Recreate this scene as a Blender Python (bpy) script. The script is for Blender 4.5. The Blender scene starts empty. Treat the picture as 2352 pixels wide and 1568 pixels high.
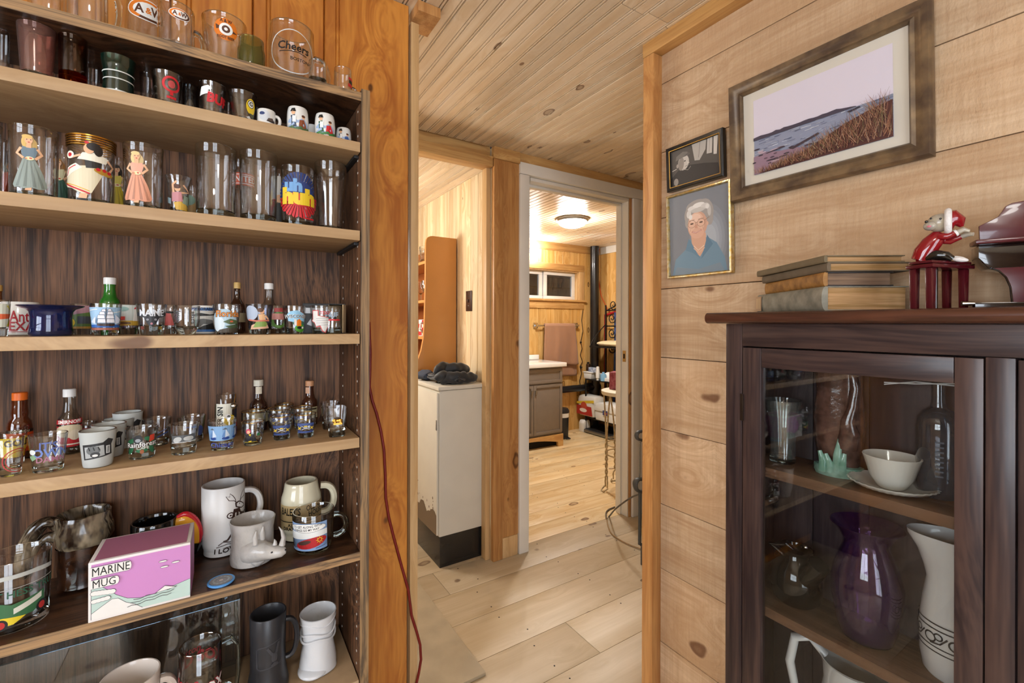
import bpy, bmesh, math, random
from mathutils import Vector, Matrix, noise
random.seed(7)
sc = bpy.context.scene
col = sc.collection
# ---------------------------------------------------------------- camera
F, YAW, V0, ROLL, H = 1036.0, math.radians(32.5), 744.0, 0.0026, 1.2
cY, sY = math.cos(YAW), math.sin(YAW)
FW = Vector((sY, cY, 0)); R0 = Vector((cY, -sY, 0)); U0 = Vector((0, 0, 1))
RT = R0*math.cos(ROLL) + U0*math.sin(ROLL); UP = U0*math.cos(ROLL) - R0*math.sin(ROLL)
EYE = Vector((0, 0, H))
cam = bpy.data.cameras.new('camera'); camo = bpy.data.objects.new('camera', cam); col.objects.link(camo)
cam.sensor_width = 36; cam.lens = 36*F/2352; cam.shift_y = -(784-V0)/2352; cam.clip_start = 0.02; cam.clip_end = 60
m = Matrix.Identity(4)
for i in range(3):
    m[i][0] = RT[i]; m[i][1] = UP[i]; m[i][2] = -FW[i]; m[i][3] = EYE[i]
camo.matrix_world = m
sc.camera = camo
# ---------------------------------------------------------------- world, exposure
vs = sc.view_settings
vs.view_transform = 'Standard'; vs.look = 'None'; vs.exposure = 0.6; vs.gamma = 1.0; vs.use_curve_mapping = False
w = bpy.data.worlds.new('sky'); sc.world = w; w.use_nodes = True
bg = w.node_tree.nodes['Background']; bg.inputs[0].default_value = (0.62, 0.78, 1.0, 1); bg.inputs[1].default_value = 1.0
cy = sc.cycles
cy.max_bounces = 8; cy.diffuse_bounces = 3; cy.glossy_bounces = 3;
cy.use_adaptive_sampling = True; cy.adaptive_threshold = 0.06; cy.adaptive_min_samples = 12; cy.use_denoising = True
cy.transmission_bounces = 10; cy.transparent_max_bounces = 40
cy.caustics_reflective = False; cy.caustics_refractive = True; cy.sample_clamp_indirect = 6.0; cy.blur_glossy = 0.5
# ---------------------------------------------------------------- lights (each sits inside a lamp built below, or in a window)
def light(name, kind, loc, power, color, size=0.1, rot=(0, 0, 0), size_y=None, portal=False):
    l = bpy.data.lights.new(name, kind); o = bpy.data.objects.new(name, l); col.objects.link(o)
    o.location = loc; o.rotation_euler = rot; l.energy = power; l.color = color
    if kind == 'AREA':
        l.size = size
        if size_y: l.shape = 'RECTANGLE'; l.size_y = size_y
        if portal: l.cycles.is_portal = True
    elif kind in ('POINT', 'SPOT'):
        l.shadow_soft_size = size
    return o
DAY = (0.86, 0.92, 1.0); WARM = (1.0, 0.945, 0.87); SOFT = (1.0, 0.965, 0.91)
CEIL = 2.095
# windows of the near room: (wall, centre along wall, centre z, width, height)
WIN_LEFT_X, WIN_BACK_Y = -2.1, -2.0
light('window_daylight', 'AREA', (WIN_LEFT_X-0.05, -0.35, 1.35), 34, DAY, 1.1, (0, -math.pi/2, 0), 1.5)
light('window_daylight', 'AREA', (-0.35, WIN_BACK_Y-0.05, 1.025), 33, DAY, 1.3, (math.pi/2, 0, 0), 1.95)
LAMP = {'room': 22.0, 'hall': 26.0, 'alcove': 34.0, 'bath': 120.0, 'bulb': 220.0}      # radiance of each lamp's glowing glass

# ---------------------------------------------------------------- helpers: rays
def ray(u, v): return FW + RT*((u-1176)/F) + UP*((V0-v)/F)
def onX(u, v, X): d = ray(u, v); return EYE + d*(X/d.x)
def onY(u, v, Y): d = ray(u, v); return EYE + d*(Y/d.y)
def onZ(u, v, Z): d = ray(u, v); return EYE + d*((Z-H)/d.z)
# ---------------------------------------------------------------- helpers: tagging
def tag(o, label=None, cat=None, group=None, kind=None):
    if label: o['label'] = label
    if cat: o['category'] = cat
    if group: o['group'] = group
    if kind: o['kind'] = kind
    return o
def empty(name, loc=(0, 0, 0), rz=0.0, label=None, cat=None, group=None):
    o = bpy.data.objects.new(name, None); col.objects.link(o)
    o.empty_display_size = 0.02; o.location = loc; o.rotation_euler = (0, 0, rz)
    return tag(o, label, cat, group)
# ---------------------------------------------------------------- helpers: mesh builder
class MB:
    def __init__(s): s.v = []; s.f = []; s.mi = []; s.sm = []
    def add(s, vs, fs, mi=0, smooth=False):
        b = len(s.v); s.v += [tuple(p) for p in vs]
        for f in fs: s.f.append([b+i for i in f]); s.mi.append(mi); s.sm.append(smooth)
        return s
    def box(s, a, b, mi=0, bev=0.0):
        x0, y0, z0 = a; x1, y1, z1 = b
        if x0 > x1: x0, x1 = x1, x0
        if y0 > y1: y0, y1 = y1, y0
        if z0 > z1: z0, z1 = z1, z0
        if bev <= 0:
            vs = [(x, y, z) for z in (z0, z1) for y in (y0, y1) for x in (x0, x1)]
            return s.add(vs, [(0, 2, 3, 1), (4, 5, 7, 6), (0, 1, 5, 4), (2, 6, 7, 3), (0, 4, 6, 2), (1, 3, 7, 5)], mi)
        bm = bmesh.new(); bmesh.ops.create_cube(bm, size=1)
        for v in bm.verts: v.co = Vector(((x0+x1)/2+v.co.x*(x1-x0), (y0+y1)/2+v.co.y*(y1-y0), (z0+z1)/2+v.co.z*(z1-z0)))
        bmesh.ops.bevel(bm, geom=bm.edges[:], offset=min(bev, (x1-x0)*.45, (y1-y0)*.45, (z1-z0)*.45), segments=2, affect='EDGES', profile=.6)
        s.addbm(bm, mi); return s
    def addbm(s, bm, mi=0, smooth=False):
        bm.verts.index_update()
        s.add([v.co[:] for v in bm.verts], [[v.index for v in f.verts] for f in bm.faces], mi, smooth); bm.free()
    def lathe(s, prof, n=32, c=(0, 0, 0), mi=0, caps=(True, True), fn=None, mif=None, smooth=True):
        """prof: list of (r,z); fn(a,i)->radius factor; mif(i)->material of ring i"""
        vs = []; fs = []; k = len(prof)
        for i, (r, z) in enumerate(prof):
            for j in range(n):
                a = 2*math.pi*j/n; rr = r*(fn(a, i) if fn else 1)
                vs.append((c[0]+rr*math.cos(a), c[1]+rr*math.sin(a), c[2]+z))
        for i in range(k-1):
            ff = [(i*n+j, i*n+(j+1) % n, (i+1)*n+(j+1) % n, (i+1)*n+j) for j in range(n)]
            s_m = mif(i) if mif else mi
            b = len(s.v)
            for f in ff: fs.append((f, s_m))
        b = len(s.v); s.v += vs
        for f, mm in fs: s.f.append([b+i for i in f]); s.mi.append(mm); s.sm.append(smooth)
        if caps[0] and prof[0][0] > 1e-6: s.f.append([b+j for j in range(n)][::-1]); s.mi.append(mif(0) if mif else mi); s.sm.append(False)
        if caps[1] and prof[-1][0] > 1e-6: s.f.append([b+(k-1)*n+j for j in range(n)]); s.mi.append(mif(k-2) if mif else mi); s.sm.append(False)
        return s
    def tube(s, pts, r, n=8, mi=0, closed=False, flat=1.0, smooth=True, upv=None):
        """sweep a circle along pts; r scalar or list; flat = ratio of second axis"""
        P = [Vector(p) for p in pts]; k = len(P); rs = r if isinstance(r, (list, tuple)) else [r]*k
        vs = []; prev = None
        for i in range(k):
            if closed: t = P[(i+1) % k]-P[i-1]
            else: t = P[min(i+1, k-1)]-P[max(i-1, 0)]
            t = t.normalized() if t.length > 1e-9 else Vector((0, 0, 1))
            if prev is None:
                a = Vector(upv) if upv else (Vector((0, 0, 1)) if abs(t.z) < .9 else Vector((1, 0, 0)))
            else: a = prev
            x = (a - t*a.dot(t)); x = x.normalized() if x.length > 1e-6 else t.orthogonal().normalized()
            y = t.cross(x); prev = x
            for j in range(n):
                an = 2*math.pi*j/n; vs.append(P[i]+x*(rs[i]*math.cos(an))+y*(rs[i]*flat*math.sin(an)))
        fs = []
        for i in range(k if closed else k-1):
            i2 = (i+1) % k
            fs += [(i*n+j, i*n+(j+1) % n, i2*n+(j+1) % n, i2*n+j) for j in range(n)]
        s.add(vs, fs, mi, smooth)
        if not closed:
            b = len(s.v)-len(vs)
            s.f.append([b+j for j in range(n)][::-1]); s.mi.append(mi); s.sm.append(smooth)
            s.f.append([b+(k-1)*n+j for j in range(n)]); s.mi.append(mi); s.sm.append(smooth)
        return s
    def prism(s, poly, lo, hi, axis='z', mi=0, bev=0.0, smooth=False):
        """extrude a 2D polygon; axis z: (x,y); axis y: (x,z); axis x: (y,z)"""
        def P(p, t): return {'z': (p[0], p[1], t), 'y': (p[0], t, p[1]), 'x': (t, p[0], p[1])}[axis]
        bm = bmesh.new()
        a = [bm.verts.new(P(p, lo)) for p in poly]; b = [bm.verts.new(P(p, hi)) for p in poly]; n = len(poly)
        bm.faces.new(a); bm.faces.new(b[::-1])
        for i in range(n): bm.faces.new((a[i], b[i], b[(i+1) % n], a[(i+1) % n]))
        bmesh.ops.recalc_face_normals(bm, faces=bm.faces)
        if bev: bmesh.ops.bevel(bm, geom=[e for e in bm.edges if e.calc_face_angle(0) > .5], offset=bev, segments=2, affect='EDGES', profile=.6)
        s.addbm(bm, mi, smooth); return s
    def ball(s, c, r, mi=0, n=16, k=10, rot=None, fn=None):
        r = r if isinstance(r, (tuple, list)) else (r, r, r); vs = []; fs = []
        M = rot.to_3x3() if rot else Matrix.Identity(3)
        for i in range(k+1):
            th = math.pi*i/k
            for j in range(n):
                ph = 2*math.pi*j/n; d = Vector((math.sin(th)*math.cos(ph), math.sin(th)*math.sin(ph), -math.cos(th)))
                q = Vector((d.x*r[0], d.y*r[1], d.z*r[2]))
                if fn: q = q*fn(d)
                vs.append(Vector(c)+M @ q)
        for i in range(k): fs += [(i*n+j, i*n+(j+1) % n, (i+1)*n+(j+1) % n, (i+1)*n+j) for j in range(n)]
        return s.add(vs, fs, mi, True)
    def xf(s, M):
        s.v = [tuple(M @ Vector(p)) for p in s.v]; return s
    def mesh(s, name, mats, merge=True, angle=40):
        me = bpy.data.meshes.new(name); me.from_pydata(s.v, [], s.f)
        for mm in (mats if isinstance(mats, (list, tuple)) else [mats]): me.materials.append(mm)
        me.polygons.foreach_set('material_index', s.mi); me.polygons.foreach_set('use_smooth', s.sm)
        me.update()
        if merge:
            bm = bmesh.new(); bm.from_mesh(me); bmesh.ops.remove_doubles(bm, verts=bm.verts, dist=1e-6)
            bmesh.ops.dissolve_degenerate(bm, edges=bm.edges, dist=1e-7)
            bmesh.ops.recalc_face_normals(bm, faces=bm.faces)
            bm.to_mesh(me); bm.free()
        me.set_sharp_from_angle(angle=math.radians(angle))
        return me
    def build(s, name, mats, parent=None, merge=True, angle=40):
        o = bpy.data.objects.new(name, s.mesh(name, mats, merge, angle)); col.objects.link(o)
        if parent: o.parent = parent
        return o
def inst(name, me, loc=(0, 0, 0), rot=(0, 0, 0), parent=None, scale=(1, 1, 1)):
    o = bpy.data.objects.new(name, me); col.objects.link(o); o.location = loc; o.rotation_euler = rot; o.scale = scale
    if parent: o.parent = parent
    return o
def boxo(name, a, b, mat, parent=None, bev=0.0):
    return MB().box(a, b, 0, bev).build(name, mat, parent)
def copy_tree(o, parent=None):
    c = o.copy(); col.objects.link(c); c.parent = parent
    for ch in list(o.children): copy_tree(ch, c)
    return c
# ---------------------------------------------------------------- helpers: materials
def C(h, a=1.0):
    if isinstance(h, (tuple, list)): return (*h[:3], a)
    h = h.lstrip('#'); q = [int(h[i:i+2], 16)/255 for i in (0, 2, 4)]
    return tuple(x/12.92 if x <= .04045 else ((x+.055)/1.055)**2.4 for x in q)+(a,)
MAT = {}
def newmat(name):
    mt = bpy.data.materials.new(name); mt.use_nodes = True; nt = mt.node_tree; nt.nodes.clear()
    out = nt.nodes.new('ShaderNodeOutputMaterial'); return mt, nt, out
def N(nt, t, **k):
    n = nt.nodes.new('ShaderNode'+t)
    for a, b in k.items(): setattr(n, a, b)
    return n
def pbr(name, color, rough=.5, metal=0.0, coat=0.0, bump=0.0, bscale=200, var=0.0, vscale=30, spec=.5, trans=0.0, ior=1.45, emit=None, estr=0, sheen=0, color2=None):
    if name in MAT: return MAT[name]
    mt, nt, out = newmat(name); p = N(nt, 'BsdfPrincipled'); nt.links.new(p.outputs[0], out.inputs[0])
    p.inputs['Base Color'].default_value = C(color); p.inputs['Roughness'].default_value = rough; p.inputs['Metallic'].default_value = metal
    p.inputs['Coat Weight'].default_value = coat; p.inputs['Specular IOR Level'].default_value = spec
    p.inputs['Transmission Weight'].default_value = trans; p.inputs['IOR'].default_value = ior; p.inputs['Sheen Weight'].default_value = sheen
    if emit: p.inputs['Emission Color'].default_value = C(emit); p.inputs['Emission Strength'].default_value = estr
    tc = None
    if bump or var or color2:
        tc = N(nt, 'TexCoord')
    if bump:
        nz = N(nt, 'TexNoise'); nz.inputs['Scale'].default_value = bscale; nz.inputs['Detail'].default_value = 4
        nt.links.new(tc.outputs['Object'], nz.inputs['Vector'])
        b = N(nt, 'Bump'); b.inputs['Strength'].default_value = bump; b.inputs['Distance'].default_value = .002
        nt.links.new(nz.outputs[0], b.inputs['Height']); nt.links.new(b.outputs[0], p.inputs['Normal'])
    if var or color2:
        nz = N(nt, 'TexNoise'); nz.inputs['Scale'].default_value = vscale; nz.inputs['Detail'].default_value = 5
        nt.links.new(tc.outputs['Object'], nz.inputs['Vector'])
        mx = N(nt, 'Mix', data_type='RGBA'); mr = N(nt, 'MapRange'); mr.inputs[1].default_value = .35; mr.inputs[2].default_value = .65
        nt.links.new(nz.outputs[0], mr.inputs[0]); nt.links.new(mr.outputs[0], mx.inputs[0])
        c = C(color); mx.inputs[6].default_value = c
        mx.inputs[7].default_value = C(color2) if color2 else (c[0]*(1-var), c[1]*(1-var), c[2]*(1-var), 1)
        nt.links.new(mx.outputs[2], p.inputs['Base Color'])
    MAT[name] = mt; return mt
def ink(h):
    return pbr('print_'+h.lstrip('#'), h, .45)
def thin_glass(name, tint='#ffffff', edge='#b9c4c0', rough=.02, refl=1.0, haze=0.0, hazecol='#ffffff'):
    """thin walled glass: straight transmission, tinted more at grazing view, plus mirror reflection by angle"""
    if name in MAT: return MAT[name]
    mt, nt, out = newmat(name)
    lw = N(nt, 'LayerWeight'); lw.inputs[0].default_value = .5
    p5 = N(nt, 'Math', operation='POWER'); nt.links.new(lw.outputs['Facing'], p5.inputs[0]); p5.inputs[1].default_value = 4.0
    fr = N(nt, 'Math', operation='MULTIPLY_ADD'); nt.links.new(p5.outputs[0], fr.inputs[0]); fr.inputs[1].default_value = .8*refl; fr.inputs[2].default_value = .045*refl
    p3 = N(nt, 'Math', operation='POWER'); nt.links.new(lw.outputs['Facing'], p3.inputs[0]); p3.inputs[1].default_value = 2.5
    mc = N(nt, 'Mix', data_type='RGBA'); mc.inputs[6].default_value = C(tint); mc.inputs[7].default_value = C(edge); nt.links.new(p3.outputs[0], mc.inputs[0])
    tr = N(nt, 'BsdfTransparent'); nt.links.new(mc.outputs[2], tr.inputs[0])
    gl = N(nt, 'BsdfGlossy'); gl.inputs['Roughness'].default_value = rough
    mx = N(nt, 'MixShader'); nt.links.new(fr.outputs[0], mx.inputs[0]); nt.links.new(tr.outputs[0], mx.inputs[1]); nt.links.new(gl.outputs[0], mx.inputs[2])
    last = mx
    if haze:
        df = N(nt, 'BsdfDiffuse'); df.inputs[0].default_value = C(hazecol); m2 = N(nt, 'MixShader'); m2.inputs[0].default_value = haze
        nt.links.new(mx.outputs[0], m2.inputs[1]); nt.links.new(df.outputs[0], m2.inputs[2]); last = m2
    nt.links.new(last.outputs[0], out.inputs[0]); MAT[name] = mt; return mt
def solid_glass(name, tint='#f4f7f5', ior=1.45, rough=0.0):
    if name in MAT: return MAT[name]
    mt, nt, out = newmat(name); g = N(nt, 'BsdfGlass'); g.inputs['Color'].default_value = C(tint); g.inputs['IOR'].default_value = ior; g.inputs['Roughness'].default_value = rough
    nt.links.new(g.outputs[0], out.inputs[0]); MAT[name] = mt; return mt
def wood(name, base, dark, knot='#5a3313', axis='Z', grain=38.0, stretch=.05, contrast=1.0, kscale=5.5, kr=.14, rough=.5, bump=.15, var=.16, coat=0.0, fine=1.0, sawn=0.0, stain=None, swirl=.35, spec=.4):
    if name in MAT: return MAT[name]
    mt, nt, out = newmat(name); L = nt.links.new
    p = N(nt, 'BsdfPrincipled'); L(p.outputs[0], out.inputs[0]); p.inputs['Roughness'].default_value = rough; p.inputs['Coat Weight'].default_value = coat; p.inputs['Coat Roughness'].default_value = .15; p.inputs['Specular IOR Level'].default_value = spec
    tc = N(nt, 'TexCoord'); oi = N(nt, 'ObjectInfo')
    off = N(nt, 'VectorMath', operation='SCALE'); off.inputs[0].default_value = (17.3, 11.1, 23.7); L(oi.outputs['Random'], off.inputs['Scale'])
    ps = N(nt, 'VectorMath', operation='ADD'); L(tc.outputs['Object'], ps.inputs[0]); L(off.outputs[0], ps.inputs[1])
    ax = 'XYZ'.index(axis)
    def sc3(along, across):
        q = [across]*3; q[ax] = along; return q
    # knots
    kv = N(nt, 'VectorMath', operation='MULTIPLY'); L(ps.outputs[0], kv.inputs[0]); kv.inputs[1].default_value = sc3(.55, 1)
    vo = N(nt, 'TexVoronoi', feature='F1'); vo.inputs['Scale'].default_value = kscale; L(kv.outputs[0], vo.inputs['Vector'])
    nk = N(nt, 'TexNoise'); nk.inputs['Scale'].default_value = 25; nk.inputs['Detail'].default_value = 0; L(ps.outputs[0], nk.inputs['Vector'])
    dk = N(nt, 'Math', operation='MULTIPLY_ADD'); L(nk.outputs[0], dk.inputs[0]); dk.inputs[1].default_value = .10; L(vo.outputs['Distance'], dk.inputs[2])
    # each knot its own size; soft brown halo, dark core
    sr = N(nt, 'SeparateColor'); L(vo.outputs['Color'], sr.inputs[0])
    pw = N(nt, 'Math', operation='POWER'); L(sr.outputs[0], pw.inputs[0]); pw.inputs[1].default_value = 2.6
    rr = N(nt, 'Math', operation='MULTIPLY_ADD'); L(pw.outputs[0], rr.inputs[0]); rr.inputs[1].default_value = kr*1.15; rr.inputs[2].default_value = kr*.12+.05 if kr else -.5
    df = N(nt, 'Math', operation='SUBTRACT'); L(dk.outputs[0], df.inputs[0]); L(rr.outputs[0], df.inputs[1])
    km = N(nt, 'MapRange', interpolation_type='SMOOTHSTEP'); L(df.outputs[0], km.inputs[0]); km.inputs[1].default_value = .022; km.inputs[2].default_value = -.012; km.inputs[3].default_value = 0; km.inputs[4].default_value = .82
    kc = N(nt, 'MapRange', interpolation_type='SMOOTHSTEP'); L(df.outputs[0], kc.inputs[0]); kc.inputs[1].default_value = -.02; kc.inputs[2].default_value = -.075; kc.inputs[3].default_value = 1; kc.inputs[4].default_value = .5
    kk = N(nt, 'Math', operation='MULTIPLY'); L(km.outputs[0], kk.inputs[0]); L(kc.outputs[0], kk.inputs[1]); km = kk
    sw = N(nt, 'MapRange', interpolation_type='SMOOTHSTEP'); L(vo.outputs['Distance'], sw.inputs[0]); sw.inputs[1].default_value = .5; sw.inputs[2].default_value = .05; sw.inputs[3].default_value = 0; sw.inputs[4].default_value = swirl*.1
    # grain
    g0 = N(nt, 'VectorMath', operation='MULTIPLY'); L(ps.outputs[0], g0.inputs[0]); g0.inputs[1].default_value = sc3(stretch, 1)
    g1 = N(nt, 'VectorMath', operation='ADD'); L(g0.outputs[0], g1.inputs[0])
    swv = N(nt, 'CombineXYZ'); [L(sw.outputs[0], swv.inputs[i]) for i in range(3) if i != ax]; L(swv.outputs[0], g1.inputs[1])
    n1 = N(nt, 'TexNoise'); n1.inputs['Scale'].default_value = grain; n1.inputs['Detail'].default_value = 3; n1.inputs['Distortion'].default_value = .4; L(g1.outputs[0], n1.inputs['Vector'])
    n2 = N(nt, 'TexNoise'); n2.inputs['Scale'].default_value = grain*5; n2.inputs['Detail'].default_value = 1; L(g1.outputs[0], n2.inputs['Vector'])
    s1 = N(nt, 'Math', operation='MULTIPLY_ADD'); L(n2.outputs[0], s1.inputs[0]); s1.inputs[1].default_value = .45*fine; L(n1.outputs[0], s1.inputs[2])
    mr = N(nt, 'MapRange', interpolation_type='SMOOTHSTEP'); L(s1.outputs[0], mr.inputs[0]); c0 = .5+.225*fine; hw = .2/contrast
    mr.inputs[1].default_value = c0-hw; mr.inputs[2].default_value = c0+hw
    mx = N(nt, 'Mix', data_type='RGBA'); L(mr.outputs[0], mx.inputs[0]); mx.inputs[6].default_value = C(base); mx.inputs[7].default_value = C(dark)
    last = mx.outputs[2]
    if stain:
        n3 = N(nt, 'TexNoise'); n3.inputs['Scale'].default_value = 3.5; n3.inputs['Detail'].default_value = 2.5; n3.inputs['Roughness'].default_value = .65
        sv = N(nt, 'VectorMath', operation='MULTIPLY'); L(ps.outputs[0], sv.inputs[0]); sv.inputs[1].default_value = sc3(.45, 1); L(sv.outputs[0], n3.inputs['Vector'])
        m3 = N(nt, 'MapRange', interpolation_type='SMOOTHSTEP'); L(n3.outputs[0], m3.inputs[0]); m3.inputs[1].default_value = .48; m3.inputs[2].default_value = .72; m3.inputs[4].default_value = .75
        x3 = N(nt, 'Mix', data_type='RGBA'); L(m3.outputs[0], x3.inputs[0]); L(last, x3.inputs[6]); x3.inputs[7].default_value = C(stain); last = x3.outputs[2]
    if sawn:
        nw = N(nt, 'TexNoise'); nw.inputs['Scale'].default_value = 70; nw.inputs['Detail'].default_value = 1.5
        wv_ = N(nt, 'VectorMath', operation='MULTIPLY'); L(ps.outputs[0], wv_.inputs[0]); wv_.inputs[1].default_value = sc3(2.4, .09); L(wv_.outputs[0], nw.inputs['Vector'])
        mw = N(nt, 'MapRange'); L(nw.outputs[0], mw.inputs[0]); mw.inputs[1].default_value = .35; mw.inputs[2].default_value = .7; mw.inputs[3].default_value = 0; mw.inputs[4].default_value = .32
        xw = N(nt, 'Mix', data_type='RGBA'); L(mw.outputs[0], xw.inputs[0]); L(last, xw.inputs[6]); xw.inputs[7].default_value = C(dark); last = xw.outputs[2]
    hs = N(nt, 'HueSaturation'); vr = N(nt, 'MapRange'); L(oi.outputs['Random'], vr.inputs[0]); vr.inputs[3].default_value = 1-var; vr.inputs[4].default_value = 1+var*.6
    L(vr.outputs[0], hs.inputs['Value']); L(last, hs.inputs['Color'])
    xk = N(nt, 'Mix', data_type='RGBA'); L(km.outputs[0], xk.inputs[0]); L(hs.outputs[0], xk.inputs[6]); xk.inputs[7].default_value = C(knot)
    L(xk.outputs[2], p.inputs['Base Color'])
    if sawn:
        b = N(nt, 'Bump'); b.inputs['Strength'].default_value = bump if not sawn else .6; b.inputs['Distance'].default_value = .001 if not sawn else .0022
        if sawn:
            ns = N(nt, 'TexNoise'); ns.inputs['Scale'].default_value = 60; ns.inputs['Detail'].default_value = 3; ns.inputs['Roughness'].default_value = .7
            sv = N(nt, 'VectorMath', operation='MULTIPLY'); L(ps.outputs[0], sv.inputs[0]); sv.inputs[1].default_value = sc3(1.5, .7); L(sv.outputs[0], ns.inputs['Vector'])
            L(ns.outputs[0], b.inputs['Height']); b.inputs['Strength'].default_value = sawn
        L(b.outputs[0], p.inputs['Normal'])
    MAT[name] = mt; return mt
def spl(pts, k=5):
    """Catmull-Rom through points"""
    P = [Vector(p) for p in pts]; out = []
    for i in range(len(P)-1):
        a, b, c, d = P[max(i-1, 0)], P[i], P[i+1], P[min(i+2, len(P)-1)]
        for j in range(k):
            t = j/k; out.append(.5*((2*b)+(c-a)*t+(2*a-5*b+4*c-d)*t*t+(3*b-a-3*c+d)*t**3))
    out.append(P[-1]); return out
def spr(rs, k=5):
    return [q.x for q in spl([(r, 0, 0) for r in rs], k)]
# ---------------------------------------------------------------- helpers: flat prints (flat or wrapped on a round surface)
_txt = {}
def text_geo(t, bold=0.0):
    if (t, bold) in _txt: return _txt[(t, bold)]
    cu = bpy.data.curves.new('t', 'FONT'); cu.body = t; cu.size = 1; cu.align_x = 'CENTER'; cu.align_y = 'CENTER'; cu.resolution_u = 2; cu.offset = bold
    ob = bpy.data.objects.new('t', cu); me = bpy.data.meshes.new_from_object(ob)
    r = ([(v.co.x, v.co.y) for v in me.vertices], [list(p.vertices) for p in me.polygons])
    bpy.data.objects.remove(ob); bpy.data.curves.remove(cu); bpy.data.meshes.remove(me)
    _txt[(t, bold)] = r; return r
class Dec:
    def __init__(s): s.it = []
    def poly(s, pts, c): s.it.append((list(pts), [list(range(len(pts)))], c)); return s
    def rect(s, x0, y0, x1, y1, c): return s.poly([(x0, y0), (x1, y0), (x1, y1), (x0, y1)], c)
    def ell(s, cx, cy, rx, ry, c, rot=0, n=22, a0=0, a1=360):
        q = []; k = n if a1-a0 < 360 else n-1
        for i in range(n):
            a = math.radians(a0+(a1-a0)*i/(n if a1-a0 >= 360 else n-1)); x, y = rx*math.cos(a), ry*math.sin(a)
            q.append((cx+x*math.cos(rot)-y*math.sin(rot), cy+x*math.sin(rot)+y*math.cos(rot)))
        return s.poly(q, c)
    def ring(s, cx, cy, r0, r1, c, n=28, ky=1.0):
        vs = []; fs = []
        for i in range(n):
            a = 2*math.pi*i/n; vs += [(cx+r0*math.cos(a), cy+ky*r0*math.sin(a)), (cx+r1*math.cos(a), cy+ky*r1*math.sin(a))]
        for i in range(n): j = (i+1) % n; fs.append([2*i, 2*i+1, 2*j+1, 2*j])
        s.it.append((vs, fs, c)); return s
    def line(s, pts, wd, c):
        vs = []; fs = []; k = len(pts); ws = wd if isinstance(wd, (list, tuple)) else [wd]*k
        for i in range(k):
            a = pts[max(i-1, 0)]; b = pts[min(i+1, k-1)]; dx, dy = b[0]-a[0], b[1]-a[1]; l = math.hypot(dx, dy) or 1
            nx, ny = -dy/l*ws[i]/2, dx/l*ws[i]/2; vs += [(pts[i][0]+nx, pts[i][1]+ny), (pts[i][0]-nx, pts[i][1]-ny)]
        for i in range(k-1): fs.append([2*i, 2*i+1, 2*i+3, 2*i+2])
        s.it.append((vs, fs, c)); return s
    def text(s, t, cx, cy, h, c, sx=1.0, bold=0.0, shear=0.0, arc=0.0, rot=0.0, flip=False):
        vs, fs = text_geo(t, bold); q = []
        for x, y in vs:
            x, y = x*h*sx*1.4+shear*y*h, y*h*1.4
            if flip: x = -x
            if arc: y += arc*(x*x)/(h*8)
            if rot: x, y = x*math.cos(rot)-y*math.sin(rot), x*math.sin(rot)+y*math.cos(rot)
            q.append((cx+x, cy+y))
        s.it.append((q, [list(f) for f in fs], c)); return s
    def build(s, name, parent, mapf, scale=1.0, sl=0.004, sly=0.0, eps=0.00012):
        cs = []; 
        for _, _, c in s.it:
            if c not in cs: cs.append(c)
        bm = bmesh.new()
        for li, (vs, fs, c) in enumerate(s.it):
            bv = [bm.verts.new((x*scale, y*scale, li*eps)) for x, y in vs]
            for f in fs:
                try:
                    ff = bm.faces.new([bv[i] for i in f]); ff.material_index = cs.index(c)
                except ValueError: pass
        bmesh.ops.triangulate(bm, faces=bm.faces[:])
        if sl:
            for ax, st in ((0, sl), (1, sly)):
                if not st: continue
                lo = min(v.co[ax] for v in bm.verts); hi = max(v.co[ax] for v in bm.verts); k = math.ceil(lo/st)
                while k*st < hi:
                    no = (1, 0, 0) if ax == 0 else (0, 1, 0); co = (k*st, 0, 0) if ax == 0 else (0, k*st, 0)
                    bmesh.ops.bisect_plane(bm, geom=bm.verts[:]+bm.edges[:]+bm.faces[:], plane_co=co, plane_no=no, dist=1e-7); k += 1
        for v in bm.verts: v.co = Vector(mapf(v.co.x, v.co.y, v.co.z))
        me = bpy.data.meshes.new(name); bm.to_mesh(me); bm.free()
        for c in cs: me.materials.append(ink(c) if isinstance(c, str) else c)
        o = bpy.data.objects.new(name, me); col.objects.link(o); o.parent = parent; return o
def wrap(rz, ang=0.0, z0=0.0, gap=.0003):
    def f(x, y, o):
        R = rz(z0+y); a = x/max(R, 1e-4)+ang; R += gap+o; return (R*math.sin(a), -R*math.cos(a), z0+y)
    return f
def lerp_prof(prof):
    """outer profile (r,z) rising -> r(z)"""
    def f(z):
        for (r0, z0), (r1, z1) in zip(prof, prof[1:]):
            if z <= z1 and z1 > z0: t = max(0, (z-z0)/(z1-z0)); return r0+(r1-r0)*t
        return prof[-1][0]
    return f
# ================================================================ materials of the setting
M_ceil = wood('ceiling_pine', '#ead6ba', '#d9bd97', '#6f4a2a', 'Y', grain=30, contrast=.7, kscale=9, kr=.17, rough=.33, bump=.05, var=.12, fine=.6, spec=.5)
M_wall = wood('rough_sawn_pine', '#dcc09e', '#b7936e', '#6a4126', 'Y', grain=30, stretch=.06, contrast=.55, kscale=6, kr=.17, rough=.8, bump=.2, var=.2, sawn=.8, stain='#c09a72', swirl=.7)
M_orange = wood('varnished_pine', '#cf8a3c', '#a45e24', '#3a1a0a', 'Z', grain=22, stretch=.09, contrast=.8, kscale=6.5, kr=.17, rough=.32, bump=.06, var=.1, coat=.25, stain='#a8662c', swirl=.6)
M_post = wood('amber_pine_trim', '#c8945a', '#ab7440', '#4a260e', 'Z', grain=40, contrast=.8, kscale=6, kr=.13, rough=.42, bump=.06, var=.08)
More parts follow.
